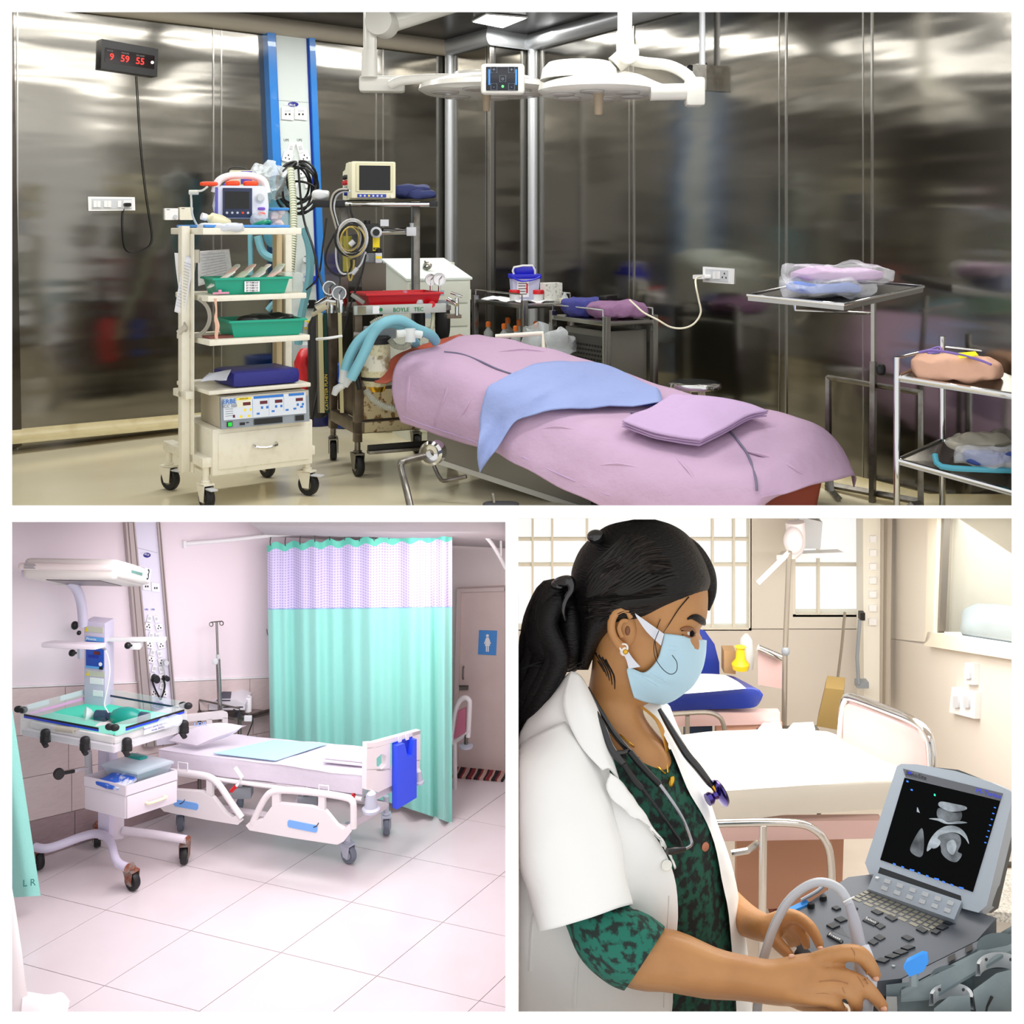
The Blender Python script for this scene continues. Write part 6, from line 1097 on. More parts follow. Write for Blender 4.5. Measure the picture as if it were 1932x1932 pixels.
# lower column, drawer and base
M, W, H, o = col(184, 206, 1412, 1585, 7.1, .1, wp, 'lower_column', -.2); M, W, H, o = col(198, 234, 1470, 1588, 7.12, .1, wpw, 'lower_column', .3)
DO = U(160, 1526, 6.92); d1 = U(236, 1543, 6.8) - DO; d1.z = 0; d2 = U(331, 1519, 7.0) - U(236, 1543, 6.8); d2.z = 0
DM = Matrix((d1.normalized(), d2.normalized(), Vector((0, 0, 1)))).transposed().to_4x4(); DM.translation = DO; dx, dy = d1.length, d2.length
bxd = part(wt, 'drawer_box', MB(DM).box(0, dx, 0, dy, 0, .135, .003), wpw); dfr = part(wt, 'drawer_front', MB(DM).box(dx, dx + .012, .004, dy, .002, .13, .004), wpw)
part(dfr, 'handle', MB(DM).tube([(dx + .01, dy * .38, .06), (dx + .03, dy * .4, .058), (dx + .03, dy * .72, .06), (dx + .01, dy * .74, .062)], .009, 8, k=3), ivory)
tw = MB(DM)
for x0, x1, y0, y1 in ((0, dx + .01, -.004, .004), (0, dx + .01, dy - .004, dy + .004), (-.004, .004, 0, dy), (dx + .004, dx + .012, 0, dy)): tw.box(x0, x1, y0, y1, .138, .195)
part(wt, 'tray_rim', tw, wpw)
part(wt, 'push_handle', MB().tube([U(140, 1455, 6.95), U(118, 1459, 6.9)], .011, 8), rubber); part(wt, 'push_handle', MB().lathe([(.03, -.015), (.032, 0), (.03, .015)], U(111, 1460, 6.88), 16, (.6, -.8, 0)), rubber); part(wt, 'handle_arm', MB().tube([U(140, 1455, 6.95), U(166, 1450, 7.05)], .009, 8), wpw); part(wt, 'actuator', MB().tube([U(166, 1418, 7.1), U(168, 1470, 7.1)], .022, 12), lgrey)
part(wt, 'base_tube', MB().tube([U(*p) for p in ((66, 1598, 7.0), (85, 1601, 6.98), (112, 1594, 7.0), (150, 1580, 7.05), (178, 1573, 7.08), (198, 1577, 7.04), (210, 1592, 6.98), (216, 1615, 6.9), (224, 1629, 6.86), (240, 1637, 6.83))], .025, 12, k=4), wp)
part(wt, 'base_tube', MB().tube([U(232, 1567, 7.15), U(290, 1574, 7.13), U(352, 1584, 7.1)], .024, 12), wpw)
for p in (U(241, 1637.5, 6.825), U(353, 1584.5, 7.1)): part(wt, 'rusty_end', MB().lathe([(.02, 0), (.0265, .001), (.0265, .004), (.02, .004)], p, 14, (.8, -.6, -.1)), rust2)
for x, y, a, d in ((250, 1679, .95, 0), (348, 1629, .1, 0), (72, 1640, .8, 0), (184, 1597, .3, 0)): castor(wt, on_z(x, y, 0), .055, rust2, rubber, a, False, .03)
# things on the drawer tray
zt2 = .145; Pd = lambda x, y, z: DM @ Vector((x, y, z))
t = thing('storage_box', 'clear plastic box with a teal handle on the warmer drawer', 'box', Pd(.15, .22, zt2)); bm_ = DM @ Matrix.Translation((.05, dy * .36, zt2))
part(t, 'tub', MB(bm_).loft([[Vector((-a, -a, z)), Vector((dx * .7 + a, -a, z)), Vector((dx * .7 + a, dy * .55 + a, z)), Vector((-a, dy * .55 + a, z))] for z, a in ((0, 0), (.085, .022))], 1, 2, closed=True, cap=True), mat('frosted box', '#d5e2ec', .2, alpha=.45))
part(t, 'lid', MB(bm_).loft([[Vector((-a, -a, z)), Vector((dx * .7 + a, -a, z)), Vector((dx * .7 + a, dy * .55 + a, z)), Vector((-a, dy * .55 + a, z))] for z, a in ((.085, .028), (.1, .026), (.125, -.02))], 1, 2, closed=True, cap=True), MATS['frosted box'])
part(t, 'handle', MB(bm_).box(.03, dx * .5, dy * .2, dy * .36, .126, .14, .006), mat('teal handle', '#148f86', .35)); part(t, 'contents', MB(bm_).sup((dx * .34, dy * .3, .045), .07, .1, .035, .7, amp=.01), mat('teal contents', '#3aa0a0', .4))
solo('packet', MB(DM @ Matrix.Translation((dx * .58, dy * .18, zt2 + .035)) @ Matrix.Rotation(.2, 4, 'X')).sup((0, 0, 0), .1, .07, .016, .5, amp=.012, fr=14), mat('blue packet', '#2f62c8', .4, var=(14, .5, .6), col2='#dfe4f0'), 'blue and white packet in the warmer drawer tray', 'packet')
# ================= ROOM 3: SCAN ROOM =================
Z3 = -1.9
sc_w = mat('scan room wall', '#dfd8cc', .7); sc_w2 = mat('scan wall lower', '#d9d1c6', .5)
def wall_y(name, px, D, t, m): 
    q = [U(x, y, D) for x, y in px]; return struct(name, MB().prism(q, (0, t, 0)), m)
BD = 13.0
bw3 = wall_y('wall_back', [(960, 1188), (1700, 1188), (1700, 1460), (960, 1460)], BD, .2, sc_w2)
for q in ([(1416, 930), (1496, 930), (1496, 1186), (1416, 1186)], [(1634, 930), (1700, 930), (1700, 1186), (1634, 1186)], [(1496, 1160), (1634, 1160), (1634, 1186), (1496, 1186)]): part(bw3, 'wall_piece', MB().prism([U(x, y, BD) for x, y in q], (0, .2, 0)), sc_w)
fr3 = mat('window frame', '#e6e0d0', .5); gls = mat('window pane', '#f4faf0', .05, alpha=.12)
def window(n, x0, y0, x1, y1, D, vs, hs, wpx=5):
    w = struct(n, MB().prism([U(x, y, D) for x, y in ((x0, y1 - wpx), (x1, y1 - wpx), (x1, y1), (x0, y1))], (0, .15, 0)), fr3)
    for x in (x0, x1 - wpx): part(w, 'frame_side', MB().prism([U(a, b, D) for a, b in ((x, y0), (x + wpx, y0), (x + wpx, y1), (x, y1))], (0, .15, 0)), fr3)
    xs = [x0] + list(vs) + [x1]
    for x, bw_ in [(v, 4) for v in vs]: part(w, 'window_bar', MB().prism([U(a, b, D + .03) for a, b in ((x - bw_ / 2, y0), (x + bw_ / 2, y0), (x + bw_ / 2, y1), (x - bw_ / 2, y1))], (0, .08, 0)), fr3)
    for y in hs: part(w, 'window_bar', MB().prism([U(a, b, D + .05) for a, b in ((x0, y - 2.5), (x1, y - 2.5), (x1, y + 2.5), (x0, y + 2.5))], (0, .06, 0)), fr3)
    for i in range(len(xs) - 1): part(w, 'pane', MB().prism([U(a, b, D + .09) for a, b in ((xs[i], y0), (xs[i + 1], y0), (xs[i + 1], y1), (xs[i], y1))], (0, .01, 0)), gls)
    return w
window('window_1', 962, 930, 1418, 1190, BD, (1005, 1042, 1108, 1345, 1385), (1018, 1066)); window('window_2', 1496, 930, 1636, 1164, BD, (1545,), (1066,))
K3a, K3b = U(1684, 1200, 12.6), U(2060, 1200, 8.2); d3 = (K3b - K3a); d3.z = 0; d3.normalize(); P3 = Pl(K3a, (d3.y, -d3.x, 0)); P3.n = P3.n if P3.n.x < 0 else -P3.n
rw3 = struct('wall_right', MB().pp([(1684, 1205), (2060, 1240), (2060, 2600), (1684, 1760)], P3, .02), sc_w2)
part(rw3, 'wall_piece', MB().pp([(1684, 930), (1778, 930), (1768, 1218), (1684, 1206)], P3, .02), sc_w)
part(rw3, 'wall_piece', MB().pp([(1768, 1214), (2060, 1262), (2060, 1290), (1768, 1222)], P3, .022), sc_w)
wf = mat('cream window frame', '#ded5c2', .4)
w3 = struct('window_3', MB().pp([(1770, 1192), (2060, 1236), (2060, 1264), (1762, 1218)], P3, .1), wf)
part(w3, 'frame_side', MB().pp([(1772, 930), (1790, 930), (1780, 1200), (1764, 1214)], P3, .1), wf); part(w3, 'inner_frame', MB().pp([(1790, 930), (1796, 930), (1784, 1188), (1780, 1196)], P3, .06), mat('dark frame', '#6f6a62', .4))
part(w3, 'pane', MB().pp([(1790, 930), (2060, 930), (2060, 1236), (1780, 1192)], P3, .01, -.06), gls)
part(w3, 'inner_wall', MB().pp([(1770, 900), (2100, 900), (2100, 1260), (1760, 1215)], P3, .02, -1.2), mat('beyond wall', '#d3c9bb', .7))
part(w3, 'inner_wall', MB().hexa(P3.at(1792, 930, -.08), P3.at(1783, 1192, -.08), P3.at(1783, 1192, -.08) - P3.n * 1.1, P3.at(1792, 930, -.08) - P3.n * 1.1, (.01, .01, 0)), mat('grey pillar', '#a8a294', .6))
part(w3, 'ledge', MB().pp([(1828, 1068), (2060, 1076), (2060, 1092), (1828, 1082)], P3, .1, -1.0), MATS['grey pillar'])
t = thing('bundle', 'dark bundle on a brown box seen through the side window', 'bundle', P3.at(1850, 1190, -.6))
part(t, 'dark_top', MB().sup(P3.at(1848, 1136, -.6), .2, .2, .09, .7, amp=.06, fr=6), mat('dark navy', '#26284a', .7)); part(t, 'box', MB().pp([(1826, 1145), (1868, 1147), (1868, 1192), (1822, 1186)], P3, .2, -.8), mat('brown box', '#7a6248', .7))
solo('grey_cushion', MB().sup(P3.at(1885, 1178, -.45), .35, .2, .16, .7, amp=.05, fr=5), mat('slate cloth', '#7f8d98', .8), 'grey cushion seen at the lower right of the side window', 'cushion')
for q, la in ([(1836, 1250), (1853, 1252), (1851, 1292), (1833, 1290)], 'narrow white switch plate on the right wall below the window'), ([(1810, 1296), (1856, 1306), (1854, 1356), (1805, 1344)], 'large white socket plate, lower of the two on the right wall'):
    t = thing('switch_plate', la, 'switch', P3.at(*q[3])); part(t, 'plate', MB().pp(q, P3, .05, .02), white); c = [sum(v[i] for v in q) / 4 for i in (0, 1)]
    n = 1 if q[0][0] > 1830 else 2
    for i in range(n): part(t, 'rocker', MB().rect(c[0] - 5 + (i - (n - 1) / 2) * 20, c[1] - 12, c[0] + 5 + (i - (n - 1) / 2) * 20, c[1] + 10, P3, .02, .07, 1), lgrey)
struct('ceiling', MB().hexa((.03, 5.362, HC - 5.362 * 547 / F), (9.5, 5.362, HC - 5.362 * 547 / F), (9.5, 13.4, HC - 13.4 * 547 / F), (.03, 13.4, HC - 13.4 * 547 / F), (0, 0, .012)), mat('scan ceiling', '#e8e0d6', .8))
struct('floor', MB().box(.03, 9.5, 5.4, 13.4, Z3 - .1, Z3), mat('scan floor tile', '#d8cec2', .35, var=(2, .4, .8), col2='#cfc2b4'))
struct('wall_left', MB().box(-.02, .03, 8.7, 13.2, Z3, 2.0), sc_w)
# service column
t = thing('service_column', 'white socket column with grey edge strips at the scan room corner', 'panel', U(1650, 1330, 12.4)); D = 12.4
part(t, 'face_panel', MB().prism([U(x, y, D) for x, y in ((1628, 930), (1664, 930), (1662, 1330), (1630, 1330))], (0, .25, 0)), mat('column white', '#eae6da', .4)); part(t, 'edge_strip', MB().prism([U(x, y, D - .05) for x, y in ((1664, 930), (1684, 930), (1678, 1345), (1662, 1345))], (0, .2, 0)), mat('column grey', '#b7ad9f', .5)); part(t, 'edge_strip', MB().prism([U(x, y, D - .07) for x, y in ((1670, 930), (1674, 930), (1669, 1345), (1666, 1345))], (0, .03, 0)), mat('column dark', '#8f8678', .5))
for i in range(7): part(t, 'socket', MB().rect(1640 - i * .3, 1010 + i * 26, 1652, 1022 + i * 26, fp(D), .03, 0, 1), white)
part(t, 'outlet', MB().rect(1612, 1280, 1634, 1292, fp(D - .1), .1, 0, 1), grey); part(t, 'tube', MB().tube([U(1620, 1290, D - .2), U(1617, 1240, D - .2), U(1622, 1170, D - .2)], .02, 6), grey); part(t, 'clip', MB().rect(1619, 1152, 1628, 1166, fp(D - .1), .08), black)
# drip stand, lamp and trolley in the background
solo('lamp_arm', MB().tube([U(1500, 985, 12), U(1502, 1025, 12), U(1490, 1040, 12)], .1, 12, k=3).sup(U(1497, 1020, 11.9), .1, .1, .14, 1), mat('lamp pale', '#e9e1e6', .3), 'pale examination lamp hanging before the far window', 'lamp')
t = thing('monitor_shelf', 'white shelf with monitor mounted before the far window', 'shelf', U(1520, 1045, 12.2)); part(t, 'shelf_board', MB().hexa(U(1465, 1047, 12.2), U(1592, 1042, 12.2), U(1580, 1036, 12.6), U(1475, 1040, 12.6), (0, 0, -.05)), white); part(t, 'monitor', MB().prism([U(x, y, 12.3) for x, y in ((1508, 975), (1552, 985), (1548, 1035), (1506, 1035))], (0, .2, 0)), lgrey)
t = thing('drip_stand', 'thin grey drip pole standing between the two scan room beds', 'stand', on_z(1480, 1520, Z3)); D = 11.2
part(t, 'pole', MB().tube([U(1489, 1040, D), U(1481, 1240, D), U(1479, 1400, D), U(1478, 1520, D)], .026, 10), mat('pole grey', '#9d958a', .35, .6)); part(t, 'knob', MB().sup(U(1482, 1228, D), .04, .04, .05, 1), grey); part(t, 'arm', MB().tube([U(1430, 1100, D), U(1489, 1042, D)], .025, 8), white)
solo('tube_line', MB().tube([U(1594, 1155, 12.3), U(1588, 1220, 12.3), U(1578, 1300, 12.3)], .015, 6), MATS['pole grey'], 'thin hanging line beside the scan room column', 'tube')
pinkm = mat('pink bed paint', '#d9b8b4', .45); tan = mat('tan board', '#b5866c', .55); wsh = mat('cream bed sheet', '#dedacf', .85, bump=(3, .2)); royal = mat('royal blue vinyl', '#1c3494', .4, bump=(6, .1))
t = thing('carton', 'olive brown box leaning between the beds by the column', 'box', U(1560, 1375, 11.0)); part(t, 'front_face', MB().prism([U(x, y, 11.0) for x, y in ((1557, 1298), (1592, 1302), (1585, 1378), (1540, 1370))], (.1, .3, 0)), mat('olive card', '#8c7442', .7))
# near bed
t = thing('patient_bed', 'bed with cream mattress and pink headboard in front of the column', 'bed', on_z(1480, 1730, Z3))
rb_ = [[U(x, y, D) for x, y, D in r] for r in ([(1220, 1540, 9.25), (1350, 1548, 9.15), (1500, 1538, 9.05), (1670, 1526, 9.0)], [(1220, 1505, 9.2), (1350, 1500, 9.1), (1500, 1490, 9.0), (1690, 1478, 8.95)], [(1220, 1490, 9.3), (1350, 1482, 9.2), (1500, 1476, 9.1), (1700, 1462, 9.05)], [(1230, 1430, 9.9), (1350, 1428, 9.85), (1520, 1420, 9.8), (1690, 1440, 9.4)], [(1250, 1396, 10.4), (1350, 1386, 10.4), (1500, 1380, 10.4), (1590, 1392, 10.2)], [(1250, 1392, 10.5), (1350, 1381, 10.5), (1490, 1376, 10.5), (1560, 1380, 10.5)])]
part(t, 'mattress', MB().loft(rb_, 6, 5, amp=.012, fr=3), wsh)
part(t, 'side_frame', MB().hexa(U(1220, 1552, 9.25), U(1665, 1548, 9.0), U(1662, 1582, 9.0), U(1220, 1590, 9.25), (0, .1, 0)), pinkm); part(t, 'under_board', MB().hexa(U(1390, 1583, 9.45), U(1592, 1583, 9.45), U(1588, 1712, 9.45), U(1390, 1716, 9.45), (0, .08, 0)), tan)
part(t, 'under_gap_shade', MB().hexa(U(1460, 1716, 9.5), U(1585, 1714, 9.5), U(1585, 1745, 9.5), U(1460, 1745, 9.5), (0, .4, 0)), mat('maroon shade', '#7a3a26', .7))  # solid block coloured as the shade beneath the board
part(t, 'foot_rail', MB().tube([U(x, y, 8.85) for x, y in ((1280, 1556), (1400, 1552), (1500, 1553), (1538, 1566), (1560, 1592), (1568, 1630), (1569, 1700))] + [Vector((U(1569, 1700, 8.85).x, 8.85, Z3))], .03, 12, k=4), chrome); part(t, 'leg', MB().tube([U(1440, 1556, 8.85), Vector((U(1437, 1700, 8.85).x, 8.85, Z3))], .03, 12), chrome); part(t, 'crank', MB().tube([U(1380, 1610, 8.9), U(1410, 1605, 8.9), U(1432, 1588, 8.9)], .025, 8), chrome)
part(t, 'head_panel', MB().prism([U(x, y, D) for x, y, D in ((1592, 1332, 10.1), (1600, 1328, 10.05), (1728, 1378, 8.95), (1745, 1400, 8.9), (1752, 1480, 8.9), (1590, 1402, 10.1))], (.03, .06, 0)), mat('pink laminate panel', '#e2c2c2', .45))
part(t, 'head_rail', MB().tube([U(x, y, D) for x, y, D in ((1585, 1420, 10.2), (1589, 1350, 10.15), (1594, 1322, 10.1), (1608, 1316, 10.0), (1680, 1342, 9.4), (1725, 1361, 9.0), (1748, 1382, 8.85), (1757, 1410, 8.8), (1760, 1470, 8.8))], .035, 12, k=4), chrome)
# far bed
t = thing('patient_bed', 'far bed with royal blue mattress behind the masked woman', 'bed', on_z(1400, 1430, Z3))
part(t, 'mattress', MB().loft([[U(x, y, D) for x, y, D in r] for r in ([(1250, 1342, 11.0), (1340, 1338, 10.95), (1415, 1336, 10.9), (1432, 1328, 10.9)], [(1250, 1310, 10.95), (1340, 1306, 10.9), (1420, 1300, 10.85), (1438, 1316, 10.85)], [(1250, 1304, 11.1), (1340, 1300, 11.05), (1415, 1296, 11.0), (1436, 1306, 10.95)], [(1250, 1275, 11.8), (1340, 1274, 11.8), (1380, 1275, 11.7), (1400, 1285, 11.5)])], 5, 4), royal)
part(t, 'sheet', MB().loft([[U(x, y, D) for x, y, D in r] for r in ([(1250, 1312, 10.85), (1330, 1306, 10.8), (1408, 1299, 10.8)], [(1250, 1290, 11.2), (1330, 1286, 11.2), (1392, 1286, 11.2)], [(1260, 1272, 11.7), (1330, 1271, 11.7), (1368, 1273, 11.7)])], 4, 4), mat('white linen', '#f4f2f0', .85))
part(t, 'back_rest', MB().prism([U(x, y, 11.9) for x, y in ((1316, 1185), (1330, 1190), (1348, 1215), (1357, 1250), (1358, 1290), (1316, 1290))], (-.05, .3, -.1)), royal)
part(t, 'frame', MB().hexa(U(1255, 1345, 11.0), U(1472, 1345, 10.9), U(1472, 1366, 10.9), U(1255, 1372, 11.0), (0, .1, 0)), pinkm); part(t, 'end_board', MB().hexa(U(1352, 1368, 11.0), U(1476, 1364, 10.9), U(1476, 1396, 10.9), U(1352, 1402, 11.0), (0, .1, 0)), mat('salmon board', '#d9a792', .5))
part(t, 'foot_rail', MB().tube([U(x, y, 10.85) for x, y in ((1262, 1348), (1330, 1344), (1356, 1352), (1366, 1370), (1370, 1400))], .022, 8, k=4), MATS['pole grey']); part(t, 'leg', MB().tube([U(1297, 1350, 10.85), U(1297, 1420, 10.85)], .022, 8), MATS['pole grey']); part(t, 'dark_panel', MB().hexa(U(1292, 1372, 11.05), U(1344, 1370, 11.05), U(1344, 1410, 11.05), U(1292, 1412, 11.05), (0, .1, 0)), mat('dark teal', '#16304c', .5))
part(t, 'head_panel', MB().prism([U(x, y, 11.5) for x, y in ((1430, 1228), (1478, 1246), (1478, 1300), (1430, 1292))], (.02, .05, 0)), pinkm); part(t, 'head_rail', MB().tube([U(1430, 1222, 11.45), U(1478, 1242, 11.45)], .035, 10), chrome)
solo('yellow_bottle', MB().lathe([(.08, 0), (.09, .05), (.05, .1), (.04, .2), (.06, .22)], U(1397, 1262, 11.6), 14), mat('bright yellow', '#f0cc1a', .4), 'yellow pump bottle behind the blue mattress', 'bottle'); solo('clear_canister', MB().lathe([(.07, 0), (.08, .1), (.06, .3), (.02, .35)], U(1408, 1262, 11.7), 14), milky, 'pale clear canister beside the yellow bottle', 'canister')
solo('carton', MB().prism([U(x, y, 11.75) for x, y in ((1366, 1228), (1388, 1228), (1388, 1272), (1366, 1270))], (0, .15, 0)), mat('kraft card', '#b8936a', .7), 'small brown carton standing behind the blue mattress', 'box')
t = thing('side_trolley', 'low steel trolley with white papers behind the cream bed', 'trolley', U(1500, 1395, 10.7)); part(t, 'tray', MB().hexa(U(1420, 1388, 10.6), U(1550, 1384, 10.6), U(1540, 1368, 11.0), U(1430, 1370, 11.0), (0, 0, -.05)), dsteel); part(t, 'leg', MB().tube([U(1425, 1386, 10.65), Vector((U(1425, 1386, 10.65).x, 10.65, Z3))], .02, 8), dsteel); part(t, 'leg', MB().tube([U(1545, 1384, 10.65), Vector((U(1545, 1384, 10.65).x, 10.65, Z3))], .02, 8), dsteel)
for i, (a, b) in enumerate(((1428, 1476), (1484, 1538))): solo('paper_stack', MB().hexa(U(a, 1386, 10.6), U(b, 1384, 10.6), U(b - 4, 1370, 10.9), U(a + 12, 1372, 10.9), (0, 0, .04)), paperb, ('left', 'right')[i] + ' stack of white papers on the low steel trolley', 'paper')
t = thing('side_counter', 'speckled pale counter edge behind the ultrasound lid', 'counter', U(1890, 1720, 7.4)); part(t, 'top_slab', MB().hexa(U(1840, 1640, 8.0), U(2100, 1640, 8.0), U(2100, 1745, 7.2), U(1862, 1718, 7.2), (0, 0, -.06)), mat('speckled stone', '#cfcbc2', .35, var=(60, .45, .6), col2='#9a968e')); part(t, 'edge_trim', MB().hexa(U(1850, 1628, 8.05), U(2100, 1616, 8.05), U(2100, 1630, 8.05), U(1850, 1640, 8.05), (0, .1, 0)), dsteel)
part(t, 'pedestal', MB().hexa(U(1870, 1730, 7.4), U(2100, 1745, 7.4), Vector((U(2100, 1700, 7.4).x, 7.4, Z3)), Vector((U(1870, 1700, 7.4).x, 7.4, Z3)), (0, .5, 0)), sc_w2)
# ---------- portable ultrasound ----------
KP = 373.0; D0 = 5.95
def V(x, y, z): return U(x, y, D0 - z / KP)                 # pixel-sized space: z pixels towards the viewer
def q(x, y, z=0): return Vector((x, -z, -y))                # same space as a right-handed frame for the helpers
def mp(mb):
    mb.v = [V(v.x, -v.z, -v.y) for v in mb.v]
    for v in mb.v: v.x = max(v.x, .0335)          # nothing passes the partition
    return mb
def dz(x, y): return .1597 * x + .872 * y - 1753            # the deck plane
def dk(x, y, h=0): return q(x, y - h * .88, dz(x, y) + h * .45)
usg = mat('console grey', '#5a6069', .45); usl = mat('console silver', '#9fa9b4', .35, .3); usd = mat('console dark', '#1c1f24', .4); keyd = mat('key dark', '#2c3136', .4); keyl = mat('key silver', '#b4babf', .35); keyk = mat('key tan', '#8e8b7d', .45)
us = thing('ultrasound_machine', 'grey portable ultrasound with a lit scan on its raised screen', 'ultrasound', V(1690, 1860, 60))
deck = [(1498, 1722), (1548, 1688), (1600, 1655), (1640, 1650), (1880, 1732), (1842, 1775), (1700, 1846), (1655, 1851), (1596, 1834), (1540, 1806), (1503, 1770)]
part(us, 'deck', mp(MB().prism([dk(*p) for p in deck], q(0, 30, -6))), usg)
part(us, 'base_shell', mp(MB().prism([dk(p[0], p[1], -30) for p in deck], q(2, 34, -4))), usd)
part(us, 'side_trim', mp(MB().hexa(dk(1702, 1852, 6), dk(1846, 1780, 6), dk(1846, 1796, 6), dk(1702, 1870, 6), q(2, 2, -6))), usg)
for x, y in ((1795, 1815), (1828, 1797)): part(us, 'port', mp(MB().hexa(dk(x - 7, y - 2, 9), dk(x + 7, y - 9, 9), dk(x + 7, y + 2, 9), dk(x - 7, y + 9, 9), q(0, 0, 2))), black)
part(us, 'blue_edge', mp(MB().prism([dk(1488, 1715, 3), dk(1520, 1700, 3), dk(1530, 1706, 3), dk(1492, 1722, 3)], q(0, 5, 0))), mat('tab blue', '#2f8fe8', .35)); part(us, 'carry_handle', mp(MB().tube([dk(1512, 1704, 6), dk(1540, 1690, 8), dk(1552, 1680, 8)], 4, 8, k=3)), usl)
for x, y in ((1530, 1712), (1553, 1698)): part(us, 'dial', mp(MB().lathe([(7, 0), (7.5, 4), (6, 9)], dk(x, y, 0), 16, q(0, -.88, .45))), black)
def keycap(x0, y0, ux, uy, vx, vy, h, m, n='key', e=1.0):
    return part(us, n, mp(MB().add([dk(x0, y0), dk(x0 + ux, y0 + uy), dk(x0 + ux + vx, y0 + uy + vy), dk(x0 + vx, y0 + vy), dk(x0 + e, y0 + .3, h), dk(x0 + ux - e, y0 + uy, h), dk(x0 + ux + vx - e, y0 + uy + vy - .4, h), dk(x0 + vx + e, y0 + vy - .4, h)], [(0, 1, 2, 3), (4, 5, 6, 7), (0, 1, 5, 4), (1, 2, 6, 5), (2, 3, 7, 6), (3, 0, 4, 7)])), m)
# silver strip with twelve keys
def st(u, v): a = (1650 + 165 * u, 1645 + 55 * u); b = (1637 + 163 * u, 1677 + 58 * u); return (a[0] + (b[0] - a[0]) * v, a[1] + (b[1] - a[1]) * v)
def dst(u, v, h): x, y = st(u, v); return q(x, y - h, dz(1640, 1680) + (x - 1640) * .42 + (y - 1680) * .3 + 12 + h)
part(us, 'key_strip', mp(MB().hexa(dst(0, 0, 0), dst(1, 0, 0), dst(1, 1, 0), dst(0, 1, 0), q(2, 8, -10))), usl)
for i in range(6):
    for j, v in enumerate((.22, .62)):
        u = .14 + .145 * i; part(us, 'strip_key', mp(MB().hexa(dst(u, v, 0), dst(u + .07, v, 0), dst(u + .07, v + .22, 0), dst(u, v + .22, 0), q(-.5, -3, 2))), keyl)
part(us, 'round_key', mp(MB().lathe([(5, 0), (4, 3)], dst(.055, .3, 0), 14, q(0, -.8, .5))), keyl)
# typing keys
def kb(u, v): a = (1640 + 152 * u, 1678 + 57 * u); b = (1602 + 150 * u, 1697 + 66 * u); return (a[0] + (b[0] - a[0]) * v, a[1] + (b[1] - a[1]) * v)
for r in range(5):
    n = 13 if r < 4 else 7
    for i in range(n):
        u0, u1 = (i + .12) / n, (i + .88) / n
        if r == 4 and i == 2: u1 = (i + 1.88) / n
        if r == 4 and i == 3: continue
        x0, y0 = kb(u0, (r + .1) / 5); x1, y1 = kb(u1, (r + .1) / 5); x2, y2 = kb(u0, (r + .85) / 5); keycap(x0, y0, x1 - x0, y1 - y0, x2 - x0, y2 - y0, 3, keyk, 'typing_key', .6)
# control keys and touch pad
for x, y, ux, uy, vx, vy in ((1577, 1712, 11, 5, -9, 4), (1610, 1713, 10, 4, -6, 4), (1652, 1719, 16, 7, -10, 4), (1678, 1729, 17, 8, -10, 5), (1586, 1732, 14, 7, -13, 5), (1572, 1743, 14, 7, -14, 6), (1636, 1733, 24, 11, -10, 7), (1660, 1745, 12, 6, -10, 6), (1562, 1762, 30, 16, -3, 6), (1657, 1766, 15, 7, -10, 6), (1645, 1775, 14, 6, -9, 6), (1737, 1752, 16, 7, -10, 5), (1709, 1767, 17, 7, -10, 5), (1790, 1738, 14, 4, -12, 6), (1777, 1748, 14, 4, -12, 6), (1763, 1756, 13, 4, -8, 6), (1712, 1786, 16, 4, -14, 6), (1697, 1794, 18, 5, -14, 6), (1682, 1802, 18, 4, -14, 6), (1660, 1810, 20, 4, -10, 6)): keycap(x, y, ux, uy, vx, vy, 5, keyd, 'control_key', 1.6)
part(us, 'touch_pad', mp(MB().hexa(dk(1607, 1740, 1), dk(1653, 1763, 1), dk(1624, 1783, 1), dk(1572, 1758, 1), q(0, -.8, .4))), mat('pad dark', '#454b53', .3))
def dtext(s, x, y, x2, y2, h, m): return ftext(us, 'lettering', s, V(*[c for c in (lambda p: (p.x, -p.z, -p.y))(dk(x, y, 6.5))]), V(x2, y2, dz(x2, y2)) - V(x, y, dz(x, y)), V(x + h * .5, y - h, dz(x, y) - h) - V(x, y, dz(x, y)), .022, m)
dtext('Freeze', 1575, 1773, 1600, 1785, 6, lgrey); dtext('Select', 1643, 1742, 1660, 1750, 6, lgrey)
part(us, 'round_button', mp(MB().lathe([(4, 0), (3.5, 2)], dk(1686, 1823, 0), 12, q(0, -.88, .45))), keyl)
# lid and screen
lb0, lu, lv = q(1630, 1640, -45), q(232, 78, 105), q(63, -197, -60)
def ld(u, v, h=0): return lb0 + lu * u + lv * v + q(-.35, .12, .9) * h
def lpx(x, y, h=0):
    a, b, c, d = 232, 63, 78, -197; det = a * d - b * c; X, Y = x - 1630, y - 1640; return ld((X * d - b * Y) / det, (a * Y - X * c) / det, h)
lid = part(us, 'lid', mp(MB().prism([lpx(*p) for p in ((1632, 1628), (1692, 1446), (1700, 1441), (1730, 1442), (1800, 1454), (1870, 1476), (1906, 1492), (1912, 1500), (1862, 1708), (1846, 1722), (1816, 1714), (1813, 1690), (1660, 1636), (1655, 1650), (1640, 1650))], q(14, 4, -26))), usl)
part(lid, 'lid_back', mp(MB().prism([lpx(*p, -22) for p in ((1640, 1640), (1700, 1444), (1800, 1455), (1912, 1500), (1864, 1712), (1850, 1722))], q(12, 4, -20))), mat('lid dark', '#3a3d3c', .45))
part(lid, 'bezel_strip', mp(MB().prism([lpx(*p, .6) for p in ((1704, 1450), (1893, 1497), (1888, 1511), (1709, 1466))], q(-.2, .1, .8))), mat('bezel slate', '#565a62', .4))
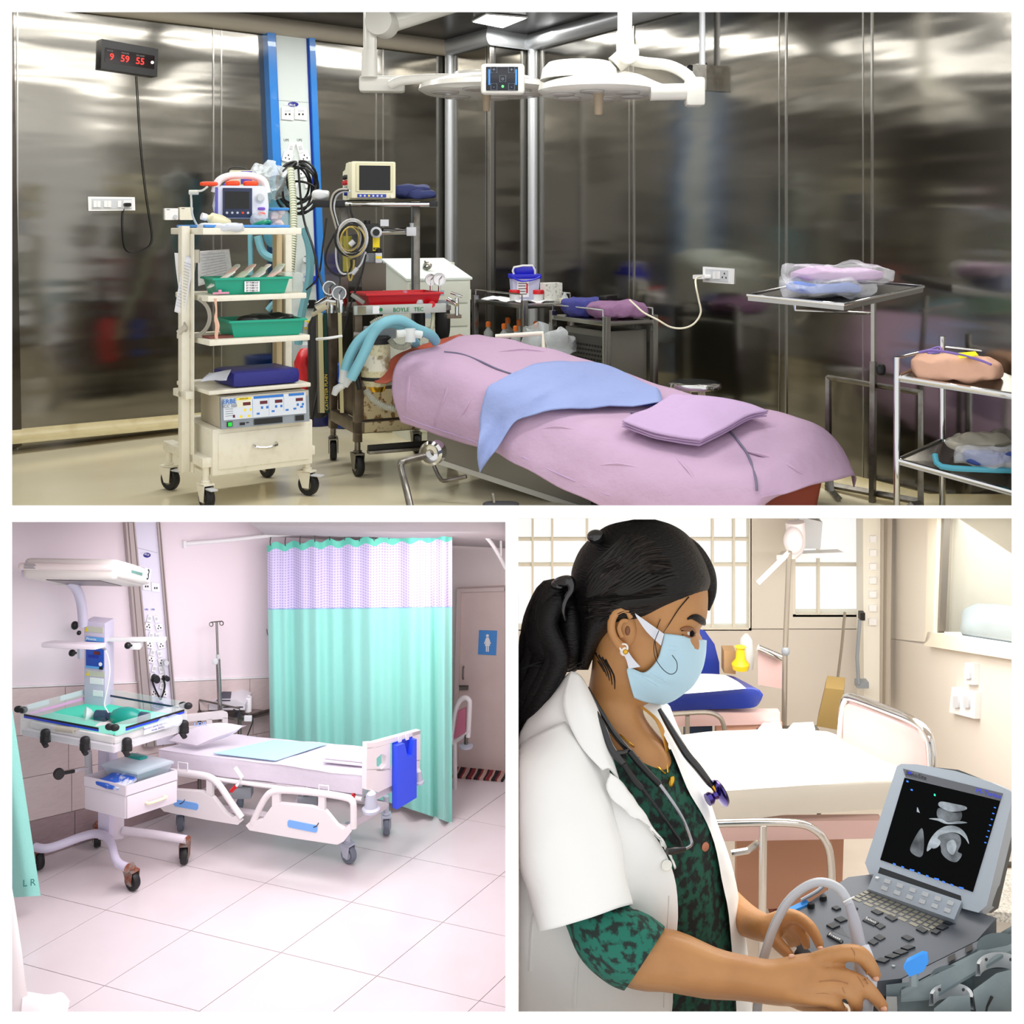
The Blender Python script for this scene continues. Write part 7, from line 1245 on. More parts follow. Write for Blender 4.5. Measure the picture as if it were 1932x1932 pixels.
part(lid, 'screen', mp(MB().prism([lpx(*p, .6) for p in ((1707, 1467), (1888, 1511), (1836, 1683), (1661, 1622))], q(-.2, .1, .8))), mat('scan black', '#020304', .3, spec=.05))
part(lid, 'hinge_bar', mp(MB().prism([lpx(*p, -2) for p in ((1656, 1630), (1822, 1690), (1818, 1712), (1650, 1650))], q(0, 0, -20))), usd)
scan = mat('scan glow', '#a9b4bd', .5, emis=.42, var=(11, .3, .75), col2='#39424a'); scan2 = mat('scan glow dim', '#6f7880', .5, emis=.26, var=(11, .32, .7), col2='#161b20'); uib = mat('screen blue', '#2a6ad0', .5, emis=.7)
for m_ in (scan, scan2):
    nt = m_.node_tree; b_ = nt.nodes['Principled BSDF']; rr = [n for n in nt.nodes if n.type == 'VALTORGB'][0]; nt.links.new(rr.outputs[0], b_.inputs['Emission Color'])
def sp(px, m, n='scan_echo', h=1.6):
    h = 1.5 + (h - 1.2) * 2.2; o_ = [lpx(*p, h) for p in px]
    return part(lid, n, mp(MB().prism(smooth(o_, 4, True) if len(px) > 4 else o_, q(-.1, .05, .3))), m)
sp([(1776, 1512), (1800, 1516), (1822, 1521), (1824, 1527), (1806, 1531), (1790, 1530), (1772, 1520)], scan); sp([(1772, 1524), (1800, 1533), (1815, 1532), (1812, 1548), (1790, 1550), (1770, 1542)], scan2, h=1.4); sp([(1754, 1544), (1775, 1544), (1790, 1551), (1812, 1549), (1826, 1552), (1806, 1554), (1786, 1554), (1770, 1548)], scan, h=2.0)
arc = [(1750, 1606), (1752, 1592), (1760, 1577), (1772, 1565), (1787, 1558), (1802, 1558), (1816, 1565), (1825, 1577), (1829, 1592), (1822, 1582), (1811, 1573), (1797, 1570), (1782, 1573), (1770, 1582), (1762, 1596)]
sp(arc, scan); sp([(1770, 1580), (1784, 1572), (1800, 1571), (1812, 1577), (1814, 1592), (1808, 1606), (1816, 1612), (1806, 1626), (1790, 1622), (1778, 1610), (1776, 1598)], scan2, h=1.8); sp([(1758, 1590), (1768, 1582), (1776, 1588), (1770, 1598), (1760, 1600)], scan, h=2.0); sp([(1788, 1590), (1800, 1584), (1806, 1596), (1800, 1612), (1790, 1606)], scan, h=2.2)
sp([(1740, 1562), (1744, 1584), (1742, 1612), (1732, 1616), (1718, 1604), (1726, 1582)], scan2)
sp([(1763, 1497), (1766, 1498), (1766, 1502), (1763, 1501)], mat('screen green', '#18c890', .4, emis=1.2))
for i in range(9): x = 1686 + i * 15.5; y = 1627.5 + i * 5.6; sp([(x, y), (x + 5 + 4 * (i % 3 == 2), y + 2), (x + 5 + 4 * (i % 3 == 2), y + 5), (x, y + 3)], uib, 'screen_text')
for i in range(7): x = 1880 - i * 3; y = 1522 + i * 11; sp([(x - 4, y), (x, y + 1), (x, y + 3), (x - 4, y + 2)], uib, 'screen_text')
for x, y in ((1711, 1472), (1719, 1488)): sp([(x, y), (x + 4, y + 1), (x + 4, y + 4), (x, y + 3)], uib, 'screen_text')
def ltext(s, x, y, sz, m): X = V(*[c for c in (lambda p: (p.x, -p.z, -p.y))(lpx(x + 20, y + 5.2, 2))]) ; o = V(*[c for c in (lambda p: (p.x, -p.z, -p.y))(lpx(x, y, 2))]); Y = V(*[c for c in (lambda p: (p.x, -p.z, -p.y))(lpx(x + 3, y - 12, 2))]); return ftext(lid, 'lettering', s, o, X - o, Y - o, sz, m)
ltext('SonoSite', 1729, 1463, .03, inkb); ltext('M-Turbo', 1866, 1497, .034, mat('logo blue', '#3848e0', .4)); part(lid, 'logo_dot', mp(MB().lathe([(4.5, 0), (4.5, .8)], lpx(1717, 1460, 1.2), 14, q(-.35, .12, .9))), MATS['logo blue'])
# ---------- docking cart with probe holders ----------
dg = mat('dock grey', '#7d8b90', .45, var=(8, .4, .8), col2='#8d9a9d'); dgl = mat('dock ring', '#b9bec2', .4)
t = thing('docking_cart', 'grey docking cart with round probe holders and a blue latch', 'cart', V(1800, 1960, 100))
part(t, 'dock_body', mp(MB().prism([q(*p) for p in ((1672, 1858, 150), (1740, 1850, 150), (1770, 1836, 148), (1800, 1818, 140), (1830, 1800, 132), (1860, 1776, 126), (1960, 1716, 110), (1960, 1990, 110), (1672, 1990, 150))], q(0, 30, -60))), dg)
part(t, 'upper_ledge', mp(MB().prism([q(*p) for p in ((1700, 1868, 152), (1850, 1792, 136), (1960, 1735, 118), (1960, 1760, 128), (1870, 1815, 148), (1760, 1880, 165), (1700, 1885, 165))], q(0, 6, 0))), dg)
part(t, 'front_block', mp(MB().prism([q(*p) for p in ((1836, 1868, 190), (1880, 1836, 182), (1920, 1826, 178), (1960, 1826, 175), (1960, 1900, 175), (1842, 1910, 190))], q(0, 60, -30))), dg); part(t, 'front_block', mp(MB().prism([q(*p) for p in ((1762, 1903, 195), (1790, 1880, 195), (1830, 1878, 192), (1836, 1990, 192), (1762, 1990, 195))], q(0, 20, -20))), dg)
part(t, 'silver_block', mp(MB().prism([q(*p) for p in ((1672, 1880, 168), (1692, 1880, 168), (1695, 1990, 168), (1668, 1990, 168))], q(4, 0, -30))), mat('dock silver', '#b4b7b8', .3, .5))
for cx, cy, rx, ry, z in ((1795, 1878, 41, 24, 185), (1884, 1822, 42, 26, 172)):
    part(t, 'holder_ring', mp(MB().loft([[q(cx + (rx + o) * math.cos(a), cy + (ry + o) * math.sin(a) + dy, z + 30 * math.sin(a)) for a in [math.pi + .25 + (math.pi * 1.0) * i / 14 - .1 for i in range(15)]] for o, dy in ((0, 0), (-6, 0), (-7, 22), (2, 24), (0, 0))], 2, 1)), dgl)
    for s in (-.55, .55): part(t, 'screw', mp(MB().sup(q(cx + rx * s, cy - ry * .45, z + 6), 3, 2, 3.4, 1, 10, 6)), usd)
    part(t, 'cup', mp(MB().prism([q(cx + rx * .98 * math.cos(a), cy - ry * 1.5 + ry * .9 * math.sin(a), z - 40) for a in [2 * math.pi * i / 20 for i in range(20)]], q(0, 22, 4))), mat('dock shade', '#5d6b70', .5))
lt = part(t, 'latch', mp(MB().prism([q(*p) for p in ((1705, 1820, 182), (1712, 1808, 178), (1740, 1794, 172), (1750, 1796, 172), (1752, 1808, 176), (1742, 1826, 184), (1716, 1836, 188))], q(0, 7, 6))), MATS['tab blue']); part(lt, 'latch_neck', mp(MB().prism([q(*p) for p in ((1712, 1832, 188), (1736, 1828, 186), (1732, 1842, 186), (1718, 1844, 188))], q(0, 2, -10))), MATS['tab blue']); part(lt, 'latch_post', mp(MB().tube([q(1724, 1838, 182), q(1724, 1862, 182)], 9, 12)), dg)
part(t, 'red_pack', mp(MB().box(1870, 1960, -150, -120, -1990, -1893)), mat('dock red', '#b02030', .5)); part(t, 'cable_loop', mp(MB().tube([q(1872, 1880, 185), q(1862, 1900, 185), q(1855, 1940, 185)], 3.5, 8)), rubber)
part(t, 'column', mp(MB().box(1740, 1860, -120, -60, -2500, -1980)), dg)
# ---------- masked woman in a white coat ----------
skin = mat('brown skin', '#b8844f', .5, var=(5, .35, .75), col2='#ab7646', bump=(60, .06)); hairm = mat('black hair', '#0b0909', .46, spec=.3, bump=(26, .5, 4), stretch=(1, 1, 6)); coat = mat('white coat cloth', '#f2f1ee', .85, bump=(4, .7, 3))
dress = mat('green patterned cloth shaded', '#0a4d3c', .8, var=(24, .42, .56), col2='#030a08'); dress2 = mat('sleeve patterned cloth', '#0c6a58', .75, var=(24, .47, .58), col2='#05201a'); maskm = mat('mask blue', '#b3d3e2', .75, bump=(60, .06)); strapm = mat('mask strap', '#d8dae2', .7)  # shading on the torso is put into the darker dress green
woman = thing('person', 'woman in a white coat and blue face mask scanning with an ultrasound probe', 'person', V(1150, 2300, 0))
def ring(y, xb, xf, hz, n=14, zc=0, sq=.85, tilt=0):
    c, r = (xb + xf) / 2, (xf - xb) / 2; sg = lambda t: math.copysign(abs(t) ** sq, t)
    return [q(c + r * sg(math.cos(a)), y + tilt * math.cos(a), zc + hz * sg(math.sin(a))) for a in [2 * math.pi * i / n for i in range(n)]]
body = MB()
body.loft([ring(*r) for r in ((1062, 1180, 1290, 50), (1090, 1135, 1326, 88), (1112, 1126, 1335, 95), (1140, 1122, 1336, 98), (1163, 1120, 1334, 98), (1174, 1119, 1330, 97), (1188, 1118, 1320, 94), (1198, 1118, 1321, 95), (1208, 1118, 1326, 95), (1235, 1118, 1326, 92), (1262, 1116, 1312, 86), (1288, 1112, 1292, 76), (1308, 1108, 1268, 66), (1322, 1104, 1236, 60), (1334, 1100, 1214, 60), (1355, 1104, 1218, 64), (1380, 1112, 1236, 72), (1405, 1100, 1258, 84), (1430, 1070, 1272, 96), (1460, 1050, 1280, 100), (1560, 1040, 1300, 100), (1700, 1040, 1330, 105), (1900, 1040, 1350, 105))], 3, 4, closed=True, cap=True)
# near shoulder, arm and forearm
body.tube([q(*p) for p in ((1120, 1420, 20), (1064, 1440, 60), (1070, 1520, 110), (1085, 1620, 140), (1126, 1728, 142), (1164, 1788, 162), (1205, 1808, 170), (1262, 1813, 172), (1340, 1836, 176), (1400, 1845, 180), (1446, 1852, 184), (1475, 1853, 186), (1520, 1848, 188), (1560, 1842, 186), (1580, 1838, 182))], [44, 48, 54, 46, 38, 50, 60, 60, 50, 44, 43, 46, 50, 44, 28], 18, k=3)
def fingers(L):
    for pts, rr in L: body.tube([q(*p) for p in pts], rr, 12, k=4)
fingers([
    ([(1530, 1822, 196), (1568, 1806, 210), (1598, 1798, 216), (1624, 1802, 216), (1641, 1822, 206), (1650, 1840, 196), (1651, 1850, 190)], [24, 21, 18, 17, 15, 13, 8]),
    ([(1530, 1844, 212), (1570, 1842, 222), (1602, 1846, 226), (1630, 1860, 224), (1650, 1880, 216), (1664, 1898, 208), (1669, 1910, 203)], [25, 21, 17, 16, 14, 12, 8]),
    ([(1510, 1860, 214), (1545, 1860, 228), (1582, 1860, 234), (1602, 1868, 232), (1612, 1884, 222), (1616, 1902, 212), (1612, 1914, 206)], [25, 21, 18, 17, 15, 13, 9]),
    ([(1490, 1872, 206), (1530, 1880, 220), (1560, 1884, 226), (1576, 1894, 222), (1582, 1908, 212), (1580, 1920, 204)], [24, 20, 16, 15, 13, 9]),
    ([(1480, 1866, 196), (1510, 1888, 186), (1545, 1900, 176), (1580, 1908, 172), (1600, 1910, 172)], [24, 19, 15, 14, 9])])
# far arm and hand
body.tube([q(*p) for p in ((1300, 1600, -70), (1350, 1690, -80), (1392, 1726, -51), (1425, 1745, 16), (1450, 1752, 51), (1472, 1750, 57))], [40, 40, 33, 29, 27, 22], 14, k=4)
fingers([
    ([(1455, 1744, 53), (1485, 1730, 61), (1508, 1733, 69), (1527, 1748, 79), (1538, 1764, 87), (1546, 1783, 95), (1549, 1794, 99)], [22, 17, 13, 12, 10.5, 9, 6]),
    ([(1455, 1748, 45), (1488, 1740, 47), (1508, 1752, 53), (1518, 1770, 61), (1522, 1790, 69)], [20, 14, 11, 10, 7]),
    ([(1452, 1752, 39), (1484, 1750, 37), (1500, 1764, 41), (1506, 1784, 47)], [18, 13, 10, 7]),
    ([(1452, 1754, 35), (1478, 1758, 29), (1490, 1772, 33), (1494, 1788, 37)], [16, 11, 9, 6]),
    ([(1448, 1758, 59), (1462, 1774, 71), (1478, 1791, 83), (1490, 1803, 91), (1496, 1809, 95)], [20, 14, 12, 10, 6])])
mp(body); bodyv = body.bvh()
bo = part(woman, 'body', body, skin)
rm = bo.modifiers.new('one surface', 'REMESH'); rm.mode = 'VOXEL'; rm.voxel_size = .0105; rm.use_smooth_shade = True
sm_ = bo.modifiers.new('soften', 'SMOOTH'); sm_.factor = .5; sm_.iterations = 3
def on_b(x, y, h, bv=None): return onto(bv or bodyv, x, y, h / KP, D0)
# nails and knuckle creases
nail = mat('nail', '#d3a184', .35)
for x, y, a in ((1652, 1846, 1.2), (1667, 1903, 1.0), (1548, 1790, 1.3), (1494, 1805, .8)):
    p = on_b(x, y, 1); part(woman, 'nail', MB().sup(p, .016, .01, .011, .8, 12, 8), nail)
for pts in ([(1618, 1842), (1623, 1850), (1630, 1862)], [(1626, 1838), (1632, 1847), (1638, 1856)], [(1592, 1850), (1590, 1864), (1594, 1874)], [(1606, 1788), (1612, 1798), (1612, 1810)], [(1560, 1826), (1590, 1828), (1612, 1836)], [(1545, 1852), (1575, 1850), (1600, 1856)], [(1535, 1874), (1560, 1874), (1580, 1880)]):
    part(woman, 'crease', MB().tube([on_b(x, y, -.6) for x, y in pts], .0026, 5, k=4), mat('crease brown', '#9c6a40', .6))
# ear
earc = mp(MB().sup(q(1176, 1184, 92), 25, 12, 38, .95, 24, 16, R=Matrix.Rotation(-.12, 3, 'Y')).tube([q(*p) for p in ((1190, 1166, 106), (1182, 1153, 110), (1166, 1153, 111), (1155, 1168, 110), (1154, 1190, 109), (1162, 1208, 107), (1173, 1220, 104), (1182, 1222, 100))], [5, 7, 8, 8, 8, 8, 10, 7], 10, k=4).tube([q(*p) for p in ((1184, 1172, 108), (1174, 1172, 111), (1168, 1186, 110), (1174, 1202, 108))], 4.5, 8, k=4))
part(woman, 'ear', earc, skin); part(woman, 'ear_hollow_shade', mp(MB().sup(q(1184, 1190, 103), 5, 3, 9, 1)), mat('ear shade', '#7a4c2e', .6))  # dark blob paints the shade in the ear's hollow
t_ = part(woman, 'earring', mp(MB().sup(q(1177, 1228, 108), 8, 6, 10, 1, 16, 10)), mat('pearl', '#efe6dc', .25, coat=.5)); part(t_, 'gold_stud', mp(MB().sup(q(1180, 1230, 114), 5, 3, 5, 1, 12, 8)), brass); part(t_, 'stone_ring', mp(MB().tube([q(1177 + 7 * math.cos(a), 1222 + 7 * math.sin(a), 112) for a in [2 * math.pi * i / 16 for i in range(16)]], 2, 6, closed=True)), MATS['pearl'])
# eye and brow
eye = part(woman, 'eye', MB().sup(on_b(1299, 1194, -1), .026, .012, .017, 1, 18, 12), mat('eye white', '#e6dfd8', .25)); part(eye, 'iris', MB().sup(on_b(1299, 1194, -1) + Vector((.015, -.0085, -.001)), .0125, .007, .0165, 1, 14, 10), mat('iris brown', '#140a06', .6, spec=.1))
part(woman, 'eyelid', MB().tube([on_b(x, y, 2) for x, y in ((1284, 1187), (1292, 1185.5), (1300, 1186.5), (1308, 1190), (1312, 1193))], [.005, .012, .014, .011, .005], 8, k=4), mat('eyelid skin', '#8a5a38', .5)); part(woman, 'lashes', MB().tube([on_b(x, y, 4.5) for x, y in ((1286, 1190), (1294, 1188.5), (1302, 1190), (1311, 1195))], [.003, .005, .005, .004], 6, k=4), hairm); part(woman, 'lower_lid', MB().tube([on_b(x, y, 2) for x, y in ((1288, 1198), (1296, 1201), (1304, 1202), (1311, 1199))], .005, 6, k=4), MATS['eyelid skin'])
part(woman, 'eyebrow', MB().tube([on_b(x, y, 1) for x, y in ((1297, 1168), (1306, 1164), (1316, 1166), (1325, 1172), (1329, 1178))], [.005, .012, .018, .018, .007], 8, k=4), hairm)
# hair
hair = MB()
hr = [(980, 1196, 1236, 24, 0), (990, 1150, 1268, 62, 0), (1008, 1122, 1296, 86, 0), (1036, 1095, 1318, 106, 0), (1070, 1080, 1334, 116, 0), (1098, 1077, 1340, 119, 4), (1122, 1077, 1322, 118, 8), (1145, 1080, 1284, 116, 6), (1162, 1086, 1246, 112, 4), (1180, 1090, 1178, 104, 0), (1205, 1092, 1142, 88, 0), (1235, 1092, 1122, 70, 0), (1264, 1090, 1110, 52, 0)]
hair.loft([ring(y, a, b, z, 16, 0, .9, t) for y, a, b, z, t in hr], 3, 4, amp=0, closed=True, cap=True)
mp(hair); hv = hair.bvh(); ho = part(woman, 'hair', hair, hairm, sm=80)
strand = mat('hair strand', '#15120f', .45, spec=.3)
# combed locks following the head
def lock(pts, r, off=-.6): part(ho, 'lock', MB().tube([on_b(x, y, off, hv) for x, y in pts], r, 7, k=5), strand)
for i in range(13):
    u = i / 12; a = (1326 - 120 * u, 1088 - 100 * math.sin(u * 1.3)); lock([(a[0], a[1]), (1262 - 90 * u, 1090 - 60 * u), (1190 - 70 * u, 1118 - 26 * u), (1120 - 12 * u, 1122 + 4 * u)], [.005, .011, .012, .007])
for i in range(8): u = i / 7; lock([(1300 - 30 * u, 1118 + 16 * u), (1240 - 20 * u, 1128 + 12 * u), (1180 - 12 * u, 1134 + 10 * u), (1112, 1140 + 14 * u)], [.004, .009, .011, .008])
part(ho, 'front_lock', mp(MB().tube([q(*p) for p in ((1262, 1012, 0), (1304, 1042, -14), (1332, 1080, -30), (1343, 1118, -40), (1337, 1152, -42))], [18, 22, 18, 9, 2], 10, k=5)), hairm)
part(ho, 'temple_wisp', MB().tube([on_b(x, y, 2) for x, y in ((1300, 1126), (1280, 1150), (1262, 1178), (1250, 1196))], [.003, .0025, .002, .001], 6, k=4), hairm); part(ho, 'temple_wisp', MB().tube([on_b(x, y, 3) for x, y in ((1246, 1168), (1238, 1190), (1236, 1212), (1242, 1245))], .0018, 5, k=4), hairm)
hb = [MB(), MB(), MB()]; random.seed(11); fr_ = [(1345, 1100), (1332, 1066), (1306, 1026), (1262, 996), (1205, 984)]; lo_ = [(1330, 1106), (1300, 1124), (1268, 1148), (1232, 1166), (1196, 1150), (1160, 1152)]
def pol(P, u): i = min(int(u * (len(P) - 1)), len(P) - 2); f = u * (len(P) - 1) - i; return (P[i][0] * (1 - f) + P[i + 1][0] * f, P[i][1] * (1 - f) + P[i + 1][1] * f)
for i in range(330):
    u = random.random(); a = pol(fr_ if i % 2 else lo_, u); e_ = (1086 + random.uniform(-4, 6), 1122 + random.uniform(-26, 46) if i % 2 else 1150 + random.uniform(-24, 50)); bu = (34 if i % 2 else 10) * (1 - u * .6)
    P_ = [(a[0] + (e_[0] - a[0]) * s, a[1] + (e_[1] - a[1]) * s - bu * math.sin(math.pi * s) + random.uniform(-2, 2)) for s in (.02, .3, .55, .8, 1)]
    if random.random() < .4: P_ = P_[:4] if i % 3 else P_[1:]
    pts = [onto(hv, x, y, random.uniform(-.3, .9) / KP, -1) for x, y in P_]
    if min(p.y for p in pts) > 1: hb[i % 3].tube(pts, [.0012] + [.0032] * (len(pts) - 2) + [.0012], 4, k=4)
for h_, c_ in zip(hb, ('#060505', '#1d1917', '#2e2825')): part(ho, 'hair_sheen_strands', h_, mat('strand ' + c_[1:], c_, .42, spec=.35), kind='stuff')  # lighter strand tones paint a sheen into the hair
pt = MB(); pt.sup(q(1078, 1195, 5), 34, 60, 74, 1); random.seed(3)
for i in range(26):
    j = random.uniform(-1, 1); k_ = random.uniform(-1, 1)
    pt.tube([q(1072 + 6 * j, 1136 + 18 * k_, 10 + 25 * j), q(1040 + 10 * j, 1135 + 24 * k_, 20 + 40 * j), q(1018 + 14 * j, 1180 + 20 * k_, 25 + 45 * j), q(1022 + 34 * j, 1240 + 16 * k_, 30 + 40 * j), q(1005 + 34 * j, 1290 + 20 * k_, 30 + 35 * j), q(980 + 30 * j, 1345 + 24 * k_, 25 + 30 * j), q(950 + 20 * j, 1410, 20)], [14, 20, 21, 20, 18, 14, 6], 8, k=4)
part(ho, 'ponytail', mp(pt), hairm, sm=80)
for i in range(7): part(ho, 'flyaway', mp(MB().tube([q(1050 + 9 * i, 1240 + 2 * i, 60), q(1015 + 8 * i, 1250 + 3 * i, 66), q(985 + 8 * i, 1262 - 4 * i, 62)], 1.4, 5, k=4)), hairm)
for i in range(5): part(ho, 'nape_wisp', MB().tube([on_b(1118 + 6 * i, 1228 + 4 * i, 1), on_b(1130 + 7 * i, 1250 + 6 * i, 1), on_b(1140 + 5 * i, 1268 + 8 * i, 1)], [.006, .004, .002], 5, k=3), hairm)
clipm = mat('hair clip', '#101012', .18, coat=.6)
part(woman, 'hair_clip', mp(MB().tube([q(*p) for p in ((1046, 1104, 60), (1058, 1098, 72), (1074, 1098, 78), (1078, 1112, 80), (1068, 1130, 76), (1062, 1150, 70), (1066, 1170, 60))], [8, 11, 12, 8, 6, 6, 4], 10, k=4).sup(q(1055, 1104, 66), 15, 12, 10, .9)), clipm)
part(woman, 'hair_clip', mp(MB().sup(q(1124, 1013, 82), 17, 20, 14, 1)), clipm)
# loose hair loop over the mask
# face mask
mk = MB().loft([[q(*p) for p in r] for r in ([(1253, 1195, 92), (1285, 1199, 82), (1313, 1206, 48), (1332, 1208, 2), (1318, 1206, -50)], [(1248, 1222, 98), (1288, 1228, 82), (1316, 1234, 46), (1330, 1237, 0), (1316, 1234, -50)], [(1238, 1249, 98), (1280, 1258, 80), (1308, 1263, 44), (1323, 1265, 0), (1308, 1262, -50)], [(1214, 1270, 94), (1262, 1284, 76), (1292, 1290, 42), (1307, 1293, 0), (1290, 1288, -45)], [(1184, 1260, 92), (1216, 1284, 84), (1258, 1300, 60), (1288, 1309, 4), (1262, 1300, -40)], [(1188, 1288, 84), (1212, 1303, 70), (1244, 1315, 45), (1270, 1321, 0), (1250, 1314, -40)], [(1196, 1316, 66), (1215, 1323, 48), (1236, 1327, 24), (1252, 1328, 0), (1238, 1324, -30)])], 6, 5)
mp(mk); mkv = mk.bvh(); mo = part(woman, 'face_mask', mk, maskm, sm=80); solid(mo, .008, 0)
for a, b in (((1249, 1216), (1328, 1228)), ((1247, 1224), (1328, 1234)), ((1243, 1240), (1326, 1258)), ((1222, 1272), (1312, 1290))):
    part(mo, 'pleat', MB().tube([on_b(a[0] + (b[0] - a[0]) * i / 6, a[1] + (b[1] - a[1]) * i / 6, .6, mkv) for i in range(1, 6)], .0035, 5), mat('pleat blue', '#a5c6d8', .7))
for pts in ([(1212, 1275), (1240, 1292), (1262, 1316)], [(1228, 1268), (1256, 1284), (1284, 1306)]): part(mo, 'fold', MB().tube([on_b(x, y, .4, mkv) for x, y in pts], .006, 6, k=4), maskm)
part(mo, 'strap', mp(MB().loft([[q(1198, 1157, 112), q(1200, 1163, 112)], [q(1225, 1176, 108), q(1220, 1192, 108)], [q(1253, 1196, 97), q(1247, 1218, 100)]], 2, 4)), strapm); part(mo, 'strap', mp(MB().loft([[q(1176, 1234, 104), q(1186, 1230, 104)], [q(1182, 1246, 98), q(1194, 1242, 98)], [q(1186, 1262, 95), q(1208, 1258, 95)]], 2, 4)), strapm)
part(ho, 'loose_loop', mp(MB().tube([q(*p) for p in ((1243, 1190, 108), (1234, 1215, 112), (1236, 1240, 112), (1250, 1262, 108), (1265, 1272, 104), (1276, 1266, 102), (1277, 1250, 102), (1268, 1236, 104))], .8, 5, k=6)), strand)
# green dress: torso front and near sleeve
dr_ = MB().loft([[q(*p) for p in r] for r in ([(1165, 1420, 100), (1205, 1428, 92), (1238, 1430, 70), (1266, 1412, 20), (1270, 1400, -60)], [(1140, 1480, 118), (1200, 1480, 112), (1260, 1485, 84), (1310, 1485, 20), (1310, 1480, -60)], [(1150, 1560, 120), (1230, 1560, 112), (1300, 1560, 78), (1350, 1560, 10), (1340, 1560, -70)], [(1160, 1660, 116), (1260, 1660, 104), (1320, 1660, 70), (1366, 1660, 0), (1350, 1660, -80)], [(1160, 1780, 114), (1260, 1780, 100), (1330, 1780, 66), (1382, 1780, 0), (1366, 1780, -80)], [(1160, 1960, 110), (1260, 1960, 100), (1340, 1960, 60), (1392, 1960, 0), (1376, 1960, -80)])], 5, 5)
mp(dr_); drv = dr_.bvh(); dro = part(woman, 'dress', dr_, dress, sm=80)
part(woman, 'mustard_lining', mp(MB().loft([[q(1208, 1335, 56), q(1214, 1333, 40)], [q(1236, 1360, 50), q(1243, 1358, 34)], [q(1250, 1395, 48), q(1258, 1390, 30)], [q(1256, 1420, 52), q(1262, 1414, 34)]], 2, 4)), mat('mustard cloth', '#c78a2a', .7))
part(woman, 'dress_button', MB().lathe([(.022, 0), (.022, .006), (.01, .008)], on_b(1330, 1597, 2, drv), 14, (.5, -1, .1)), mat('copper button', '#b9785c', .35, .4))
slv = mp(MB().tube([q(*p) for p in ((1098, 1690, 138), (1120, 1724, 146), (1150, 1766, 160), (1184, 1790, 170), (1208, 1804, 172), (1216, 1809, 172))], [50, 58, 70, 76, 74, 72], 22, k=5, cap=False)); so = part(woman, 'dress_sleeve', slv, dress2, sm=80); solid(so, .012, -1)
# white coat
ct_ = MB().loft([[q(*p) for p in r] for r in ([(1040, 1304, 20), (1060, 1284, 62), (1080, 1268, 76), (1096, 1286, 78)], [(990, 1366, 60), (1035, 1344, 100), (1085, 1330, 108), (1126, 1348, 96)], [(955, 1450, 80), (1030, 1425, 122), (1095, 1415, 132), (1150, 1428, 118)], [(940, 1530, 92), (1040, 1512, 132), (1110, 1500, 142), (1158, 1492, 132)], [(940, 1610, 95), (1050, 1600, 130), (1135, 1585, 146), (1226, 1566, 128)], [(945, 1710, 95), (1060, 1700, 122), (1165, 1685, 138), (1277, 1670, 118)], [(950, 1810, 95), (1060, 1800, 116), (1170, 1800, 130), (1271, 1800, 118)], [(950, 1960, 95), (1060, 1960, 116), (1170, 1960, 126), (1265, 1960, 116)])], 6, 6, amp=5, fr=.012)
mp(ct_); ctv = ct_.bvh(); co = part(woman, 'coat', ct_, coat, sm=80); solid(co, .014, -1)
part(co, 'far_front', mp(MB().loft([[q(*p) for p in r] for r in ([(1206, 1324, 20), (1236, 1322, -6), (1262, 1330, -40), (1270, 1350, -80)], [(1244, 1372, 36), (1268, 1372, 6), (1288, 1390, -50), (1292, 1420, -90)], [(1268, 1420, 46), (1290, 1425, 16), (1312, 1450, -50), (1318, 1480, -100)], [(1304, 1500, 54), (1326, 1500, 20), (1342, 1520, -50), (1346, 1540, -100)], [(1342, 1570, 42), (1360, 1580, 10), (1372, 1610, -50), (1374, 1640, -100)], [(1366, 1680, 34), (1384, 1690, 0), (1396, 1700, -50), (1396, 1720, -100)], [(1382, 1800, 30), (1400, 1800, -4), (1411, 1810, -50), (1410, 1820, -100)], [(1392, 1960, 26), (1412, 1960, -6), (1422, 1960, -50), (1420, 1960, -100)])], 5, 5, amp=3, fr=.015)), coat, sm=80)
lp = part(co, 'lapel', mp(MB().loft([[q(*p) for p in r] for r in ([(1078, 1268, 84), (1088, 1272, 88), (1100, 1288, 86)], [(1064, 1330, 118), (1100, 1325, 122), (1130, 1352, 106)], [(1092, 1402, 142), (1124, 1400, 140), (1152, 1428, 126)], [(1136, 1452, 150), (1148, 1450, 148), (1164, 1470, 136)])], 4, 5)), coat, sm=80); solid(lp, .012, 1)
lp = part(co, 'lapel', mp(MB().loft([[q(*p) for p in r] for r in ([(1150, 1458, 152), (1160, 1466, 146), (1170, 1480, 138)], [(1146, 1497, 154), (1176, 1500, 150), (1196, 1512, 138)], [(1180, 1530, 156), (1205, 1540, 148), (1226, 1556, 134)], [(1222, 1562, 146), (1240, 1578, 138), (1252, 1596, 126)], [(1256, 1598, 132), (1266, 1618, 126), (1274, 1640, 120)])], 4, 5, amp=3, fr=.05)), coat, sm=80); solid(lp, .012, 1)
sl = part(co, 'sleeve', mp(MB().loft([[q(c[0] + r * (math.cos(a) * nx[0]) , c[1] + r * math.cos(a) * nx[1], c[2] + r * .82 * math.sin(a)) for a in [2 * math.pi * i / 14 for i in range(14)]] for c, r, nx in (((1042, 1372, 76), 58, (.8, -.35)), ((1040, 1430, 98), 88, (.98, -.1)), ((1056, 1520, 118), 104, (1, .02)), ((1074, 1610, 138), 100, (1, -.1)), ((1092, 1680, 152), 92, (1, -.22)), ((1105, 1732, 160), 88, (1, -.29)))], 5, 5, closed=True, amp=4, fr=.014)), coat, sm=80); solid(sl, .014, -1)
bt_ = part(co, 'coat_button', MB().lathe([(.024, 0), (.027, .008), (.022, .011), (.012, .008)], on_b(1257, 1632, 2, ctv), 20, (.3, -1, .1)), mat('pearl button', '#ecebe2', .3))
